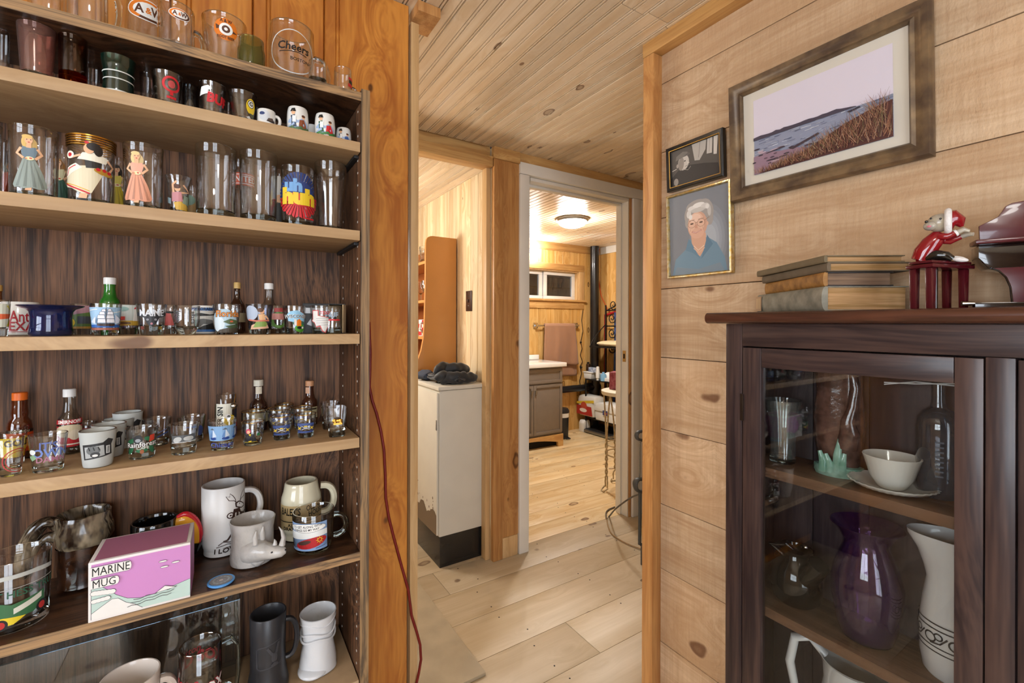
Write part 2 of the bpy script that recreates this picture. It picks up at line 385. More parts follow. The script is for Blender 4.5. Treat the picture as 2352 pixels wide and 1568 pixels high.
M_posty = wood('amber_pine_beam', '#cb9d60', '#b07f48', '#4a260e', 'Y', grain=40, contrast=.8, kscale=6, kr=.13, rough=.42, bump=.06, var=.05)
M_postx = wood('amber_pine_header', '#d2a86c', '#b88850', '#4a260e', 'X', grain=40, contrast=.8, kscale=6, kr=.12, rough=.42, bump=.06, var=.05)
M_panel = wood('knotty_pine_panel', '#ecd8b4', '#d4b384', '#6b3f18', 'Z', grain=26, contrast=.8, kscale=7, kr=.13, rough=.42, bump=.06, var=.16)
M_bath = wood('golden_pine_panel', '#e4b976', '#cb9850', '#5d3312', 'Z', grain=26, contrast=.8, kscale=8, kr=.14, rough=.4, bump=.06, var=.14)
M_floor = wood('scrubbed_pine_floor', '#c9b79c', '#b5a080', '#6b503c', 'X', grain=22, stretch=.06, contrast=.55, kscale=8, kr=.15, rough=.42, bump=.08, var=.10, stain='#ad946e', spec=.45, fine=.6)
M_bfloor = wood('golden_pine_floor', '#e8d2aa', '#d3b07a', '#6a4022', 'X', grain=26, stretch=.06, contrast=.6, kscale=8, kr=.16, rough=.36, bump=.06, var=.14)
M_light = wood('pale_pine_trim', '#d8b381', '#c39a66', '#7a4c22', 'Z', grain=40, contrast=.6, kscale=6, kr=.1, rough=.45, bump=.05, var=.08)
M_white = pbr('white_trim_paint', '#e8e3da', .38, var=.06, vscale=6)
M_dark = pbr('dark_gap', '#1c130c', .9)
M_ply = pbr('worn_plywood', '#b9a88c', .6, var=.16, vscale=9, bump=.1, bscale=90)
M_drywall = pbr('hidden_plaster', '#cbb391', .8, var=.05)
def struct(name, a, b, mat, bev=0.0):
    return tag(boxo(name, a, b, mat, None, bev), kind='structure')
# ================================================================ floor: subfloor with single planks
floor = struct('floor', (-2.1, -2.0, -.06), (3.9, 4.6, -.02), M_dark)
def plank_x(name, x0, x1, y0, y1, mat, parent, z=0.0, th=.02):
    mb = MB().box((0, 0, -th), (x1-x0-.002, y1-y0-.0016, 0), 0, .0012)
    o = mb.build(name, mat, parent); o.location = (x0+.001, y0+.0008, z); return o
ys = [-2.0, -1.78, -1.55, -1.33, -1.1, -.88, -.66, -.43, -.21, 0.01, .22, .43, .63, .83, 1.02, 1.215, 1.415, 1.63, 1.832, 2.035]
brk = {15: [1.16], 17: [2.3], 18: [.847], 16: [], 14: [.62]}
for i, (a, b) in enumerate(zip(ys, ys[1:])):
    xs = [-2.1]+brk.get(i-0, [random.uniform(-1, .2)])+[3.9]
    for c, d in zip(xs, xs[1:]): plank_x('floor_plank', c, d, a, b, M_floor, floor)
yb = [2.035, 2.198, 2.349, 2.59, 2.76, 2.92, 3.09, 3.24, 3.42, 3.62, 3.80, 3.96]
for a, b in zip(yb, yb[1:]):
    plank_x('floor_plank', 1.2, 3.9, a, b, M_bfloor, floor)
    plank_x('floor_plank', -.6, 1.2, a, b, M_floor, floor)
plank_x('floor_plank', -.6, 3.9, 3.96, 4.6, M_floor, floor)
mb = MB(); rnd_ = random.Random(11)
for a, b in zip(ys[13:]+yb[1:8], ys[14:]+yb[1:9]):
    for xj in (.98, 1.42, 1.86, 2.28):
        for f_ in (.18, .82):
            mb.lathe([(.0032, .0), (.0030, .0005), (0, .0005)], 8, (xj+rnd_.uniform(-.03, .03), a+(b-a)*f_+rnd_.uniform(-.012, .012), 0.0001), caps=(False, False), smooth=False)
tag(mb.build('nail_heads', pbr('old_nail', '#2a211b', .6), floor, merge=False), kind='stuff')
hatch = MB().box((.05, 1.345, 0), (.755, 2.03, .012), 0, .003).build('plywood_sheet', M_ply)
tag(hatch, 'worn grey plywood sheet lying flat on the hall floor', 'plywood sheet')
# ================================================================ ceiling: backing with single beaded boards
ceil = struct('ceiling', (-2.1, -2.0, CEIL+.012), (3.9, 1.985, CEIL+.06), M_dark)
BW = .0928
def bead_board(L):
    w = BW; g = .0028; pr = []
    def groove(c, dpt, hw): return [(c-hw, 0), (c-hw*.3, dpt), (c+hw*.3, dpt), (c+hw, 0)]
    pts = [(.0, .0115), (.003, .0)]+groove(w/2-.0046, .0075, .0023)+groove(w/2+.0046, .0075, .0023)+groove(w-.0085, .0075, .0023)+[(w-.0034, 0), (w-.0002, .0115), (w-.0002, .012), (0, .012)]
    return MB().prism(pts, 0, L, 'y').mesh('ceiling_board', M_ceil)
me_long = {}
def ceil_run(parent, x0, x1, y0, y1, z, breaks=None, mat=None):
    n = int(math.ceil((x1-x0)/BW))
    for i in range(n):
        x = x0+i*BW; segs = [y0]+(breaks(x) if breaks else [])+[y1]
        for a, b in zip(segs, segs[1:]):
            k = round(b-a-.002, 3)
            if k not in me_long: me_long[k] = bead_board(k)
            inst('ceiling_board', me_long[k], (x, a, z), parent=parent)
bx0 = .515-BW*.5
x_start = bx0-BW*28
ceil_run(ceil, x_start, 3.3, -2.0, 1.985, CEIL, lambda x: [.90 if (round((x-bx0)/BW) % 2) else .885] if x > .7 else ([.4] if x > -.2 else [-.3]))
cl = struct('ceiling_alcove', (-.6, 2.03, 2.022), (1.15, 4.6, 2.06), M_dark)
ceil_run(cl, -.02, 1.14, 2.03, 4.0, 2.01)
cb = struct('ceiling_bathroom', (1.2, 2.07, CEIL+.013), (3.9, 4.0, CEIL+.06), M_dark)
ceil_run(cb, 1.35, 3.72, 2.09, 3.965, 2.10)
# ================================================================ right wall: rough horizontal planks
XW = 1.168
wr = struct('wall_right', (XW+.022, -2.0, 0), (XW+.06, .99, CEIL+.01), M_dark)
zz = [0.0, .196, .428, .632, .869, 1.096, 1.312, 1.5365, 1.744, 1.961, CEIL+.008]
for i, (a, b) in enumerate(zip(zz, zz[1:])):
    t = random.uniform(-.0012, .0012); segs = [-2.0, random.uniform(-1.4, -.4), .962]
    for c, d in zip(segs, segs[1:]):
        o = MB().box((0, 0, 0), (.022+t, d-c-.001, b-a-.002), 0, .0012).build('wall_plank', M_wall, wr); o.location = (XW-t, c, a+.001)
trim1 = struct('trim_1', (1.128, .952, 0), (XW+.002, .994, 2.0505), M_post, .004)
boxo('inner_stud', (XW+.002, .964, 0), (XW+.06, .994, 2.0505), M_post, trim1)
trim2 = struct('trim_2', (1.128, -2.0, 2.051), (XW+.022, .996, CEIL), M_posty, .003)
# ================================================================ wall behind the bookcase: varnished vertical boards
YW = 1.228
wf = struct('wall_front', (-2.1, YW+.014, 0), (.430, YW+.05, CEIL), M_dark)
xe = [-.72, -.56, -.40, -.25, -.10, .0555, .2134, .4375]
for a, b in zip(xe, xe[1:]):
    pts = [(0, .004), (.003, 0), (.026, 0), (.028, .003), (.030, 0), (.034, 0), (.036, .003), (.038, 0), (b-a-.004, 0), (b-a-.001, .004), (b-a-.001, .018), (0, .018)]
    o = MB().prism(pts, 0, CEIL-.002, 'z').build('wall_board', M_orange, wf); o.location = (a, YW, 0)
boxo('wall_board', (-2.1, YW, 0), (-.721, YW+.014, CEIL), M_orange, wf)
trim3 = struct('trim_3', (.4425, YW-.001, 0), (.4655, YW+.05, CEIL-.042), M_light, .002)
trim4 = struct('trim_4', (.448, YW-.04, CEIL-.030), (.515, YW+.06, CEIL-.001), M_post, .002)
# ================================================================ far wall of the hall with the bathroom doorway
YD = 1.97
wh = struct('wall_hall', (1.145, YD+.012, 0), (1.30, YD+.09, CEIL), M_panel)
struct('wall_hall_over_door', (1.30, YD+.03, 2.03), (2.2, YD+.09, CEIL), M_white)
struct('wall_hall_right', (2.17, YD+.012, 0), (3.9, YD+.09, CEIL), M_panel)
trim5 = struct('trim_5', (1.143, YD-.006, 0), (1.199, YD+.02, 2.035), M_post, .003)
trim6 = struct('trim_6', (1.2, YD, .105), (1.297, YD+.02, 2.035), M_post, .002)
boxo('corner_block', (1.140, YD-.012, 2.035), (1.297, YD+.02, CEIL), M_postx, trim6, .003)
baseb = struct('baseboard_hall', (1.2, YD-.004, 0), (1.293, YD+.02, .105), M_light, .003)
trim7 = struct('trim_7', (1.118, YD+.03, 0), (1.143, YD+.075, 2.0), M_light, .002)
# header over the alcove
hd = struct('trim_8', (-.4, YD, 1.993), (1.14, YD+.075, 2.045), M_postx, .003)
boxo('upper_header_board', (-.4, YD+.03, 2.046), (1.14, YD+.075, CEIL+.06), M_postx, hd, .002)
# trim over the door
struct('trim_9', (1.30, YD-.004, 2.048), (2.6, YD+.03, CEIL), M_postx, .002)
# white door casing and jamb
door = struct('door_1', (1.297, YD-.012, 0), (1.357, YD+.03, 1.984), M_white, .004)
boxo('head_casing', (1.297, YD-.012, 1.986), (2.235, YD+.03, 2.047), M_white, door, .004)
boxo('casing', (2.143, YD-.012, 0), (2.205, YD+.03, 1.985), M_white, door, .004)
boxo('casing', (2.2055, YD-.006, 0), (2.235, YD+.03, 1.985), M_white, door, .004)
boxo('pine_strip', (2.1275, YD+.004, 0), (2.1425, YD+.05, 1.985), M_post, door)
boxo('jamb', (1.36, YD+.03, 0), (1.379, 2.085, 1.984), M_white, door, .002)
boxo('jamb', (2.119, YD+.012, 0), (2.1272, 2.085, 1.984), M_white, door, .002)
boxo('door_stop', (2.111, 2.035, 0), (2.119, 2.07, 1.964), M_white, door, .002)
boxo('head_jamb', (1.379, YD+.012, 1.966), (2.119, 2.085, 1.985), M_white, door, .002)
boxo('door_stop', (1.379, 2.035, 1.952), (2.111, 2.07, 1.966), M_white, door, .002)
sp = MB().box((2.1167, 1.998, .965), (2.1187, 2.024, 1.035), 0, .0006).build('strike_plate', pbr('dull_brass', '#b79a6a', .35, 1.0), door)
boxo('latch_hole', (2.116, 2.005, .985), (2.1169, 2.017, 1.015), M_dark, sp)
# ================================================================ alcove: knotty panel wall, far wall
wp = struct('wall_alcove', (1.164, 2.06, 0), (1.20, 4.6, 2.06), M_dark)
ye = [2.06, 2.15, 2.235, 2.35, 2.43, 2.52, 2.595, 2.68, 2.78, 2.90, 3.02, 3.14, 3.26, 3.4, 3.55, 3.7]
for k, (a, b) in enumerate(zip(ye, ye[1:])):
    d = random.uniform(0, .002)
    pts = [(0, .004), (.003, d), (b-a-.004, d), (b-a-.0008, .004), (b-a-.0008, .014), (0, .014)]
    o = MB().prism([(y, x) for y, x in pts], 0, 2.009, 'z').build('wall_board', M_panel, wp)
    o.data.transform(Matrix(((0, 1, 0, 0), (1, 0, 0, 0), (0, 0, 1, 0), (0, 0, 0, 1)))); o.location = (1.15, a, 0)
    o.data.flip_normals()
struct('wall_alcove_far', (-.6, 4.5, 0), (1.2, 4.6, 2.06), M_panel)
struct('wall_alcove_left', (-.62, 1.28, 0), (-.58, 4.6, CEIL+.05), M_panel)
# ================================================================ bathroom shell
YF, XR = 3.957, 3.745
WX0, WX1, WZ0, WZ1 = 2.46, 3.42, 1.475, 1.80
wbf = struct('wall_bathroom_far', (1.2, YF+.014, 0), (3.9, YF+.06, WZ0-.022), M_dark)
boxo('wall_core', (1.2, YF+.014, WZ1), (3.9, YF+.06, CEIL+.05), M_dark, wbf); boxo('wall_core', (1.2, YF+.014, WZ0-.022), (WX0, YF+.06, WZ1), M_dark, wbf); boxo('wall_core', (WX1, YF+.014, WZ0-.022), (3.9, YF+.06, WZ1), M_dark, wbf)
xe = [1.22]+[1.22+.0+.1*i for i in range(1, 14)]
xe = [1.25, 1.5, 1.75, 2.0, 2.25, 2.42, 2.53, 2.64, 2.75, 2.86, 2.965, 3.08, 3.19, 3.30, 3.41, 3.52, 3.63, 3.76]
def vboard(parent, mat, a, b, z0, z1, y):
    L = b-a
    pts = [(0, .004), (.003, 0), (.012, 0), (.0135, .0025), (.015, 0), (L-.004, 0), (L-.0008, .004), (L-.0008, .014), (0, .014)]
    o = MB().prism(pts, 0, z1-z0, 'z').build('wall_board', mat, parent); o.location = (a, y, z0); return o
for a, b in zip(xe, xe[1:]):
    if b > WX0 and a < WX1:
        vboard(wbf, M_bath, a, b, 0, WZ0-.023, YF); vboard(wbf, M_bath, a, b, WZ1+.01, CEIL, YF)
    else: vboard(wbf, M_bath, a, b, 0, CEIL, YF)
wbr = struct('wall_bathroom_right', (XR+.014, 2.0, 0), (XR+.06, 4.0, CEIL+.05), M_dark)
ye = [2.06, 2.3, 2.5, 2.7, 2.9, 3.1, 3.3, 3.45, 3.57, 3.69, 3.80, 3.956]
for a, b in zip(ye, ye[1:]):
    o = vboard(wbr, M_bath, 0, b-a, 0, CEIL, 0); o.rotation_euler = (0, 0, -math.pi/2); o.location = (XR, b, 0)
struct('wall_bathroom_left', (1.205, 2.09, 0), (1.25, 4.0, CEIL+.05), M_panel)
struct('trim_10', (1.25, YF-.016, 2.015), (3.60, YF, 2.10), M_postx, .003)
struct('trim_11', (XR-.014, 2.1, 2.02), (XR, YF-.001, 2.10), M_white, .003)
# ================================================================ unseen rest of the near room, with its windows
wl = struct('wall_left', (-2.16, -2.06, 0), (-2.1, -1.1, CEIL+.05), M_wall)
boxo('wall_section', (-2.16, .4, 0), (-2.1, 1.3, CEIL+.05), M_wall, wl)
boxo('wall_section', (-2.16, -1.1, 0), (-2.1, .4, .8), M_wall, wl)
boxo('wall_section', (-2.16, -1.1, 1.9), (-2.1, .4, CEIL+.05), M_wall, wl)
wb = struct('wall_back', (-2.16, -2.06, 0), (-1.0, -2.0, CEIL+.05), M_wall)
boxo('wall_section', (.3, -2.06, 0), (1.3, -2.0, CEIL+.05), M_wall, wb)
boxo('wall_section', (-1.0, -2.06, 0), (.3, -2.0, .05), M_wall, wb)
boxo('wall_section', (-1.0, -2.06, 2.0), (.3, -2.0, CEIL+.05), M_wall, wb)
struct('wall_hall_end', (3.3, 1.0, 0), (3.36, 1.985, CEIL+.05), M_panel)
struct('wall_behind_right', (XW+.06, .93, 0), (3.36, .99, CEIL+.05), M_panel)
def window(name, axis, at, a0, a1, z0, z1, panes):
    o = None; M = M_white; k = (a1-a0)/panes
    def bb(nm, p, q, r, t, parent):
        A = (at-.02, p, r) if axis == 'x' else (p, at-.02, r); B = (at+.02, q, t) if axis == 'x' else (q, at+.02, t)
        return boxo(nm, A, B, M, parent, .003)
    o = bb(name, a0, a1, z0, z0+.05, None); tag(o, kind='structure')
    bb('frame_head', a0, a1, z1-.05, z1, o)
    for i in range(panes+1): bb('mullion', a0+k*i-.025, a0+k*i+.025, z0+.05, z1-.05, o)
    for i in range(panes): bb('meeting_rail', a0+k*i+.025, a0+k*(i+1)-.025, (z0+z1)/2-.02, (z0+z1)/2+.02, o)
window('window_1', 'x', -2.1, -1.1, .4, .8, 1.9, 2)
window('window_2', 'y', -2.0, -1.0, .3, .05, 2.0, 2)
# ================================================================ bookcase
L_v = wood('walnut_laminate_upright', '#7c563b', '#33231a', '#2a1c16', 'Z', grain=95, stretch=.035, contrast=.8, kscale=3, kr=0, rough=.5, var=.04, fine=1.1, spec=.25, swirl=1.4)
L_x = wood('walnut_laminate_shelf', '#553825', '#2c1d14', '#2a1c16', 'X', grain=80, stretch=.035, contrast=1.0, kscale=3, kr=0, rough=.3, var=.04, swirl=1.0)
L_e = wood('zebra_edge_band', '#a5825a', '#5d4a38', '#4a3526', 'X', grain=150, stretch=.02, contrast=1.2, kscale=3, kr=.0, rough=.45, var=.04, fine=.6)
L_ev = wood('zebra_edge_band_upright', '#9a7a54', '#544434', '#4a3526', 'Z', grain=150, stretch=.02, contrast=1.2, kscale=3, kr=.0, rough=.45, var=.04, fine=.6)
M_shelf = wood('clear_pine_shelf', '#bfa078', '#a5845e', '#5a3520', 'X', grain=30, stretch=.06, contrast=.7, kscale=4.2, kr=.15, rough=.5, var=.05, fine=.7, swirl=.8)
M_rawshelf = pbr('raw_particle_shelf', '#b79a76', .6, var=.1, vscale=40)
M_holes = pbr('pin_sleeve', '#c9c2b6', .4)
YB, YBK = 1.0, 1.214
SZ = {1: 1.7005, 2: 1.592, 3: 1.401, 4: 1.178, 5: .954, 6: .706, 7: .43}
bc = empty('bookcase', (0, 1.1, 0), 0, 'tall walnut laminate bookcase with pale pine shelves of collected glassware', 'bookcase')
def bpart(n, a, b, mat, bev=.0015, parent=None):
    o = boxo(n, (a[0], a[1]-1.1, a[2]), (b[0], b[1]-1.1, b[2]), mat, parent or bc, bev); return o
sp_ = bpart('side_panel', (.249, YB+.002, 0), (.267, 1.225, 1.709), L_v)
bpart('edge_band', (.2488, YB, 0), (.2672, YB+.0019, 1.709), L_ev, 0, sp_)
bpart('side_panel', (-.80, YB, 0), (-.782, 1.225, 1.709), L_v)
bpart('back_panel', (-.781, YBK, .05), (.2485, 1.225, 1.70), L_v, 0)
for k in (1, 2, 3, 4, 5, 6, 7):
    z = SZ[k]
    if k in (1, 6):
        o = bpart('top_panel' if k == 1 else 'shelf', (-.781, YB+.002, z-.018), (.2485, YBK-.0005, z), L_x, .001)
        bpart('edge_band', (-.781, YB, z-.018), (.2485, YB+.0019, z), L_e, 0, o)
    else:
        bpart('shelf', (-.781, YB-.001, z-.0215), (.2465, YBK-.001, z), M_shelf if k != 7 else M_rawshelf, .0012)
for k in (2, 3):
    MB().box((.2385, 1.02-1.1, SZ[k]-.0285), (.2485, 1.20-1.1, SZ[k]-.022), 0, .001).build('shelf_bracket', pbr('black_bracket', '#1b1a1a', .5), bc)
mb = MB()
for y in (1.03, 1.175):
    for i in range(58):
        z = .12+i*.0272
        mb.lathe([(.0026, 0), (.0026, .0006), (.0012, .0006)], 8, (0, 0, 0), smooth=False)
        n = 24; M = Matrix.Translation((.2489, y-1.1, z)) @ Matrix.Rotation(-math.pi/2, 4, 'Y')
        mb.v[-n:] = [tuple(M @ Vector(p)) for p in mb.v[-n:]]
tag(mb.build('pin_hole_rows', M_holes, bc, merge=False), kind='stuff')
# ================================================================ glassware
GC = thin_glass('clear_glass', '#fefefe', '#d3dad8', refl=2.0)
GR = thin_glass('glass_rim', '#f0f4f2', '#c9d4d2', refl=5.0)
GB = solid_glass('clear_glass_base', '#f3f7f5', 1.42)
GOLD = pbr('gilt_rim', '#c99a45', .25, 1.0)
def hdir(u):
    d = ray(u, V0); v = Vector((d.x, d.y)); return v.normalized()
def spot(sh, ul, ur, vc, Y=None, vb=None):
    """pixel extents -> (x, y, base z, radius, height)"""
    a, b = hdir(ul), hdir(ur); m_ = (a+b).normalized(); al = a.angle(b)/2
    # pixel column of the bisector
    t = (m_.x*RT.x+m_.y*RT.y)/(m_.x*FW.x+m_.y*FW.y); um = 1176+F*t
    zs = SZ[sh] if isinstance(sh, int) else sh
    if vb is not None:
        q = onZ(um, vb, zs); D = math.hypot(q.x, q.y)
        if zs < 1.6: D = min(D, 1.207/(m_.y+1.06*math.sin(al)))      # keep clear of the back panel
        D = max(D, 1.004/(m_.y-1.02*math.sin(al))) if um > 0 and sh != 4 else D
    else: D = Y/m_.y
    r = D*math.sin(al); d = ray(um, vc); z = H+d.z/math.hypot(d.x, d.y)*D
    return m_.x*D, m_.y*D, zs, r, z-zs
def face_rot(x, y):
    l = math.hypot(x, y); return math.atan2(-x/l, y/l)
P_SHOT = [(.74, 0), (.765, .015), (.775, .05), (1, 1)]
P_TUMB = [(.90, 0), (.93, .012), (.94, .05), (1, 1)]
P_STR = [(.95, 0), (.985, .015), (1, .06), (1, 1)]
P_FLARE = [(.62, 0), (.64, .02), (.66, .3), (.74, .6), (.88, .88), (1, 1)]
P_BOWL = [(.55, 0), (.60, .02), (.80, .2), (.95, .45), (1, .75), (.97, 1)]
P_BARREL = [(.80, 0), (.84, .03), (.97, .3), (1, .55), (.95, .85), (.88, 1)]
def glass_mesh(r, h, prof, wall, base, n=30, mats=None, name='body', fn=None):
    o = [(a*r, b*h) for a, b in prof]; rz = lerp_prof(o)
    P = [(0, .0004), (o[0][0]*.8, .0004), (o[0][0]*.92, 0)]+o[1:-1]
    k = [q for q in o if q[1] <= base]
    P = [(0, .0006), (o[0][0]*.75, .0006), (o[0][0]*.92, 0)]+[q for q in o[1:] if q[1] < base]+[(rz(base), base)]+[q for q in o if q[1] > base*1.02]
    split = len([q for q in P if q[1] <= base+1e-9])-1
    P += [(o[-1][0]-wall*.25, h+wall*.35), (o[-1][0]-wall*.75, h+wall*.35)]
    zs = [h*t for t in (1, .85, .7, .5, .35)]+[base*1.0+wall*1.2]
    zs = [z for z in zs if z > base+wall]
    inn = [(max(rz(z)-wall, .002), z) for z in zs]+[(max(rz(base)-wall*2.2, .001), base), (0, base)]
    nin = len(P); P += inn; last = len(P)-1
    mb = MB().lathe(P, n, caps=(False, False), mif=lambda i: 1 if (i < split or i >= last-2) else (2 if nin-3 <= i <= nin-1 else 0), fn=fn)
    return mb, rz
def add_item(name, sh, ul, ur, vc, label, cat, Y=None, vb=None, prof=P_SHOT, wall=.0016, base=.2, mats=None, art=None, pa=0.0, group=None, hh=None, rot=0.0, n=30, gilt=False, fn=None, handle=None):
    x, y, z, r, h = spot(sh, ul, ur, vc, Y, vb)
    if hh: h = hh
    root = empty(name, (x, y, z+.0004), face_rot(x, y)+rot, label, cat, group)
    mb, rz = glass_mesh(r, h, prof, wall, base*h, n, fn=fn); mb.build('body', (list(mats) if mats else [GC, GB])+([GR] if not mats or len(mats) < 3 else []), root)
    if gilt: MB().tube([(r*.995*math.cos(a), r*.995*math.sin(a), h+.0004) for a in [2*math.pi*i/30 for i in range(30)]], .0007, 6, closed=True).build('gilt_rim', GOLD, root)
    if art:
        d = Dec(); art(d); d.build('print', root, wrap(rz, pa), h)
    if handle:
        handle(root, r, h)
    root['_r'] = r; root['_h'] = h; del root['_r']; del root['_h']
    return root, r, h, rz
def loop_handle(mat, top=.82, bot=.2, out=.55, th=.08, side=1, n=8, flat=1.4, name='handle'):
    def f(root, r, h):
        pts = []
        for i in range(15):
            a = math.pi*(.5-i/14); k = (top+bot)/2*h+(top-bot)/2*h*math.sin(a); ex = math.cos(a)
            pts.append((side*(r*.96+out*r*ex**.7 if ex > 0 else r*.96), 0, k))
        MB().tube(pts, th*r*2, n, flat=flat, upv=(1, 0, 0)).build(name, mat, root)
    return f
W_, K_, RED, BLU, YEL, GRN, ORG, BRN, SKIN, PNK = '#efeeea', '#171614', '#c4232a', '#2d4f9a', '#e3c22b', '#3f7a3c', '#e07a1f', '#5a3420', '#e3b189', '#d98c95'
def lady(cx, y0, y1, dress, hair, trim, arm=1, wide=.5):
    def dk(c, k=.8):
        return '#'+''.join('%02x' % max(0, min(255, int(int(c[i:i+2], 16)*k))) for i in (1, 3, 5))
    def f(d):
        H_ = y1-y0; X = lambda t: cx+t*H_*wide; Yq = lambda t: y0+t*H_
        d.poly([(X(-.08), Yq(.0)), (X(-.06), Yq(.06)), (X(.06), Yq(.06)), (X(.05), Yq(0))], SKIN)
        d.ell(X(-.02), Yq(.84), .085*H_, .12*H_, hair); d.ell(X(.05), Yq(.80), .07*H_, .11*H_, dk(hair, .9))
        d.poly([(X(-.32), Yq(.04)), (X(-.36), Yq(.09)), (X(-.22), Yq(.34)), (X(-.11), Yq(.57)), (X(.10), Yq(.57)), (X(.26), Yq(.34)), (X(.38), Yq(.10)), (X(.33), Yq(.05)), (X(.2), Yq(.03)), (X(.05), Yq(.05)), (X(-.1), Yq(.025)), (X(-.2), Yq(.05))], dress)
        for q in (-.22, -.08, .08, .22): d.poly([(X(q*.3), Yq(.55)), (X(q*1.2-.015), Yq(.06)), (X(q*1.2+.05), Yq(.06))], dk(dress, .82))
        d.poly([(X(-.12), Yq(.56)), (X(-.16), Yq(.70)), (X(-.12), Yq(.755)), (X(0), Yq(.735)), (X(.13), Yq(.755)), (X(.17), Yq(.70)), (X(.12), Yq(.56))], trim)
        d.poly([(X(-.05), Yq(.735)), (X(-.04), Yq(.82)), (X(.05), Yq(.82)), (X(.05), Yq(.735))], SKIN)
        d.line([(X(-.15), Yq(.73)), (X(-.24), Yq(.63)), (X(-.10), Yq(.55))], .038*H_, SKIN)
        d.line([(X(.16), Yq(.73)), (X(.25*arm), Yq(.64)), (X(.12), Yq(.545))], .038*H_, SKIN)
        d.ell(X(.0), Yq(.865), .048*H_, .066*H_, SKIN, n=18); d.ell(X(-.03), Yq(.925), .065*H_, .035*H_, hair)
        d.ell(X(-.035), Yq(.875), .009*H_, .007*H_, BRN, n=8); d.ell(X(.04), Yq(.875), .009*H_, .007*H_, BRN, n=8); d.ell(X(.005), Yq(.83), .014*H_, .007*H_, RED, n=8)
        d.ell(X(.02), Yq(.55), .05*H_, .032*H_, '#e8dfae'); d.ell(X(.04), Yq(.555), .018*H_, .014*H_, '#c8544a', n=10); d.ell(X(-.04), Yq(.545), .016*H_, .012*H_, '#d98a5a', n=10)
    return f
# ---------------------------------------------------------------- top panel (shelf 1)
MUGH = lambda **k: loop_handle(GB, **k)
def ribs(kk, amp=.035):
    return lambda a, i: 1+amp*abs(math.cos(a*kk/2))-amp*.5
G1 = 'glass mugs lined up on top of the bookcase'
add_item('glass_mug', 1, 143, 247, -30, 'large plain clear glass mug, leftmost handled mug on top of bookcase', 'mug', Y=1.075, prof=P_STR, wall=.004, base=.14, hh=.125, handle=MUGH(out=.55, th=.09), group=G1)
add_item('glass_mug', 1, 60, 146, -30, 'plain heavy clear glass mug at the cropped left end of bookcase top', 'mug', Y=1.11, prof=P_STR, wall=.004, base=.14, hh=.125, group=G1)
def aw(cx, cy, s):
    def f(d):
        d.ell(cx, cy, s*1.13, s*.66, W_); d.ell(cx, cy, s*1.06, s*.6, ORG, a0=60, a1=240); d.ell(cx, cy, s*1.06, s*.6, BRN, a0=-120, a1=60)
        d.ell(cx+.02*s, cy, s*.82, s*.46, W_)
        d.text('A', cx-.48*s, cy, .52*s, BRN, .9, .03); d.text('&', cx-.02*s, cy-.03*s, .36*s, ORG, .9, .03); d.text('W', cx+.42*s, cy, .52*s, BRN, .8, .03)
    return f
add_item('glass_mug', 1, 284, 372, -8, 'clear glass root beer mug with oval orange emblem, behind a matching mug', 'mug', Y=1.15, prof=P_STR, wall=.004, base=.16, art=aw(.05, .72, .21), group=G1)
add_item('glass_mug', 1, 358, 446, 22, 'clear glass root beer mug with small oval orange and brown emblem in front', 'mug', Y=1.055, prof=P_STR, wall=.004, base=.16, art=aw(.06, .75, .17), handle=MUGH(out=.5, th=.085, top=.62, bot=.06), group=G1)
def awr(d):
    c = (.02, .70); s = .19
    d.ell(*c, s, s, ORG, n=30); d.poly([(c[0]-s*.85, c[1]+.35*s), (c[0]-.2*s, c[1]+.05*s), (c[0]-.8*s, c[1]-.1*s)], BRN); d.poly([(c[0]+s*.98, c[1]-.1*s), (c[0]+.2*s, c[1]+.2*s), (c[0]+.2*s, c[1]-.3*s)], BRN)
    d.ring(*c, .34*s, .56*s, W_); d.ell(*c, .34*s, .34*s, BRN); d.ell(c[0], c[1], .15*s, .15*s, W_)
    d.text('A & W', c[0], c[1]+.74*s, .3*s, BRN, .8, .03); d.text('ROOT BEER', c[0], c[1]-.76*s, .24*s, BRN, .8, .03)
add_item('glass_mug', 1, 460, 566, 53, 'wide clear glass mug with round orange and brown emblem on bookcase top', 'mug', Y=1.085, prof=[(.80, 0), (.83, .03), (.86, .4), (.93, .6), (1, 1)], wall=.004, base=.1, art=awr, group=G1)
OLV = thin_glass('olive_glass', '#d3d2a4', '#8a8740', haze=.12, hazecol='#8f9150'); OLB = solid_glass('olive_glass_base', '#b0b070')
add_item('votive_cup', 1, 543, 608, 94, 'olive green glass votive cup on bookcase top', 'cup', Y=1.04, prof=[(.86, 0), (.90, .03), (1, .35), (1, .62), (.93, .72), (.90, .78), (.90, 1)], base=.14, wall=.003, mats=[OLV, OLB])
def cheers(d):
    d.ring(.03, .48, .345, .36, '#cfd2d0', n=36); d.text('Cheers', .04, .55, .125, K_, .95, .025, shear=.15); d.line([(-.18, .45), (-.05, .47), (.1, .48), (.24, .46)], .014, K_); d.text('BOSTON', .13, .36, .052, K_, 1.0, .02)
add_item('glass_mug', 1, 611, 722, 72, 'dimpled clear beer mug with black script lettering on bookcase top', 'mug', Y=1.075, prof=[(.93, 0), (.97, .02), (1, .08), (1, .7), (.95, .8), (.95, 1)], wall=.005, base=.12, art=cheers, handle=loop_handle(GB, top=.62, bot=.05, out=.62, th=.06), fn=None, group=G1)
add_item('shot_glass', 1, 707, 749, 145, 'tiny clear shot glass in front of the black script beer mug', 'glass', Y=1.03, prof=P_STR, base=.3)
add_item('miniature_mug', 1, 765, 807, 162, 'miniature clear glass mug with red and black print at bookcase top corner', 'mug', Y=1.04, prof=P_STR, base=.15,
         art=lambda d: d.rect(.2, .3, .52, .42, RED).rect(.24, .44, .5, .56, K_).rect(.22, .58, .5, .66, RED), handle=loop_handle(GB, top=.35, bot=.05, out=.5, th=.1))
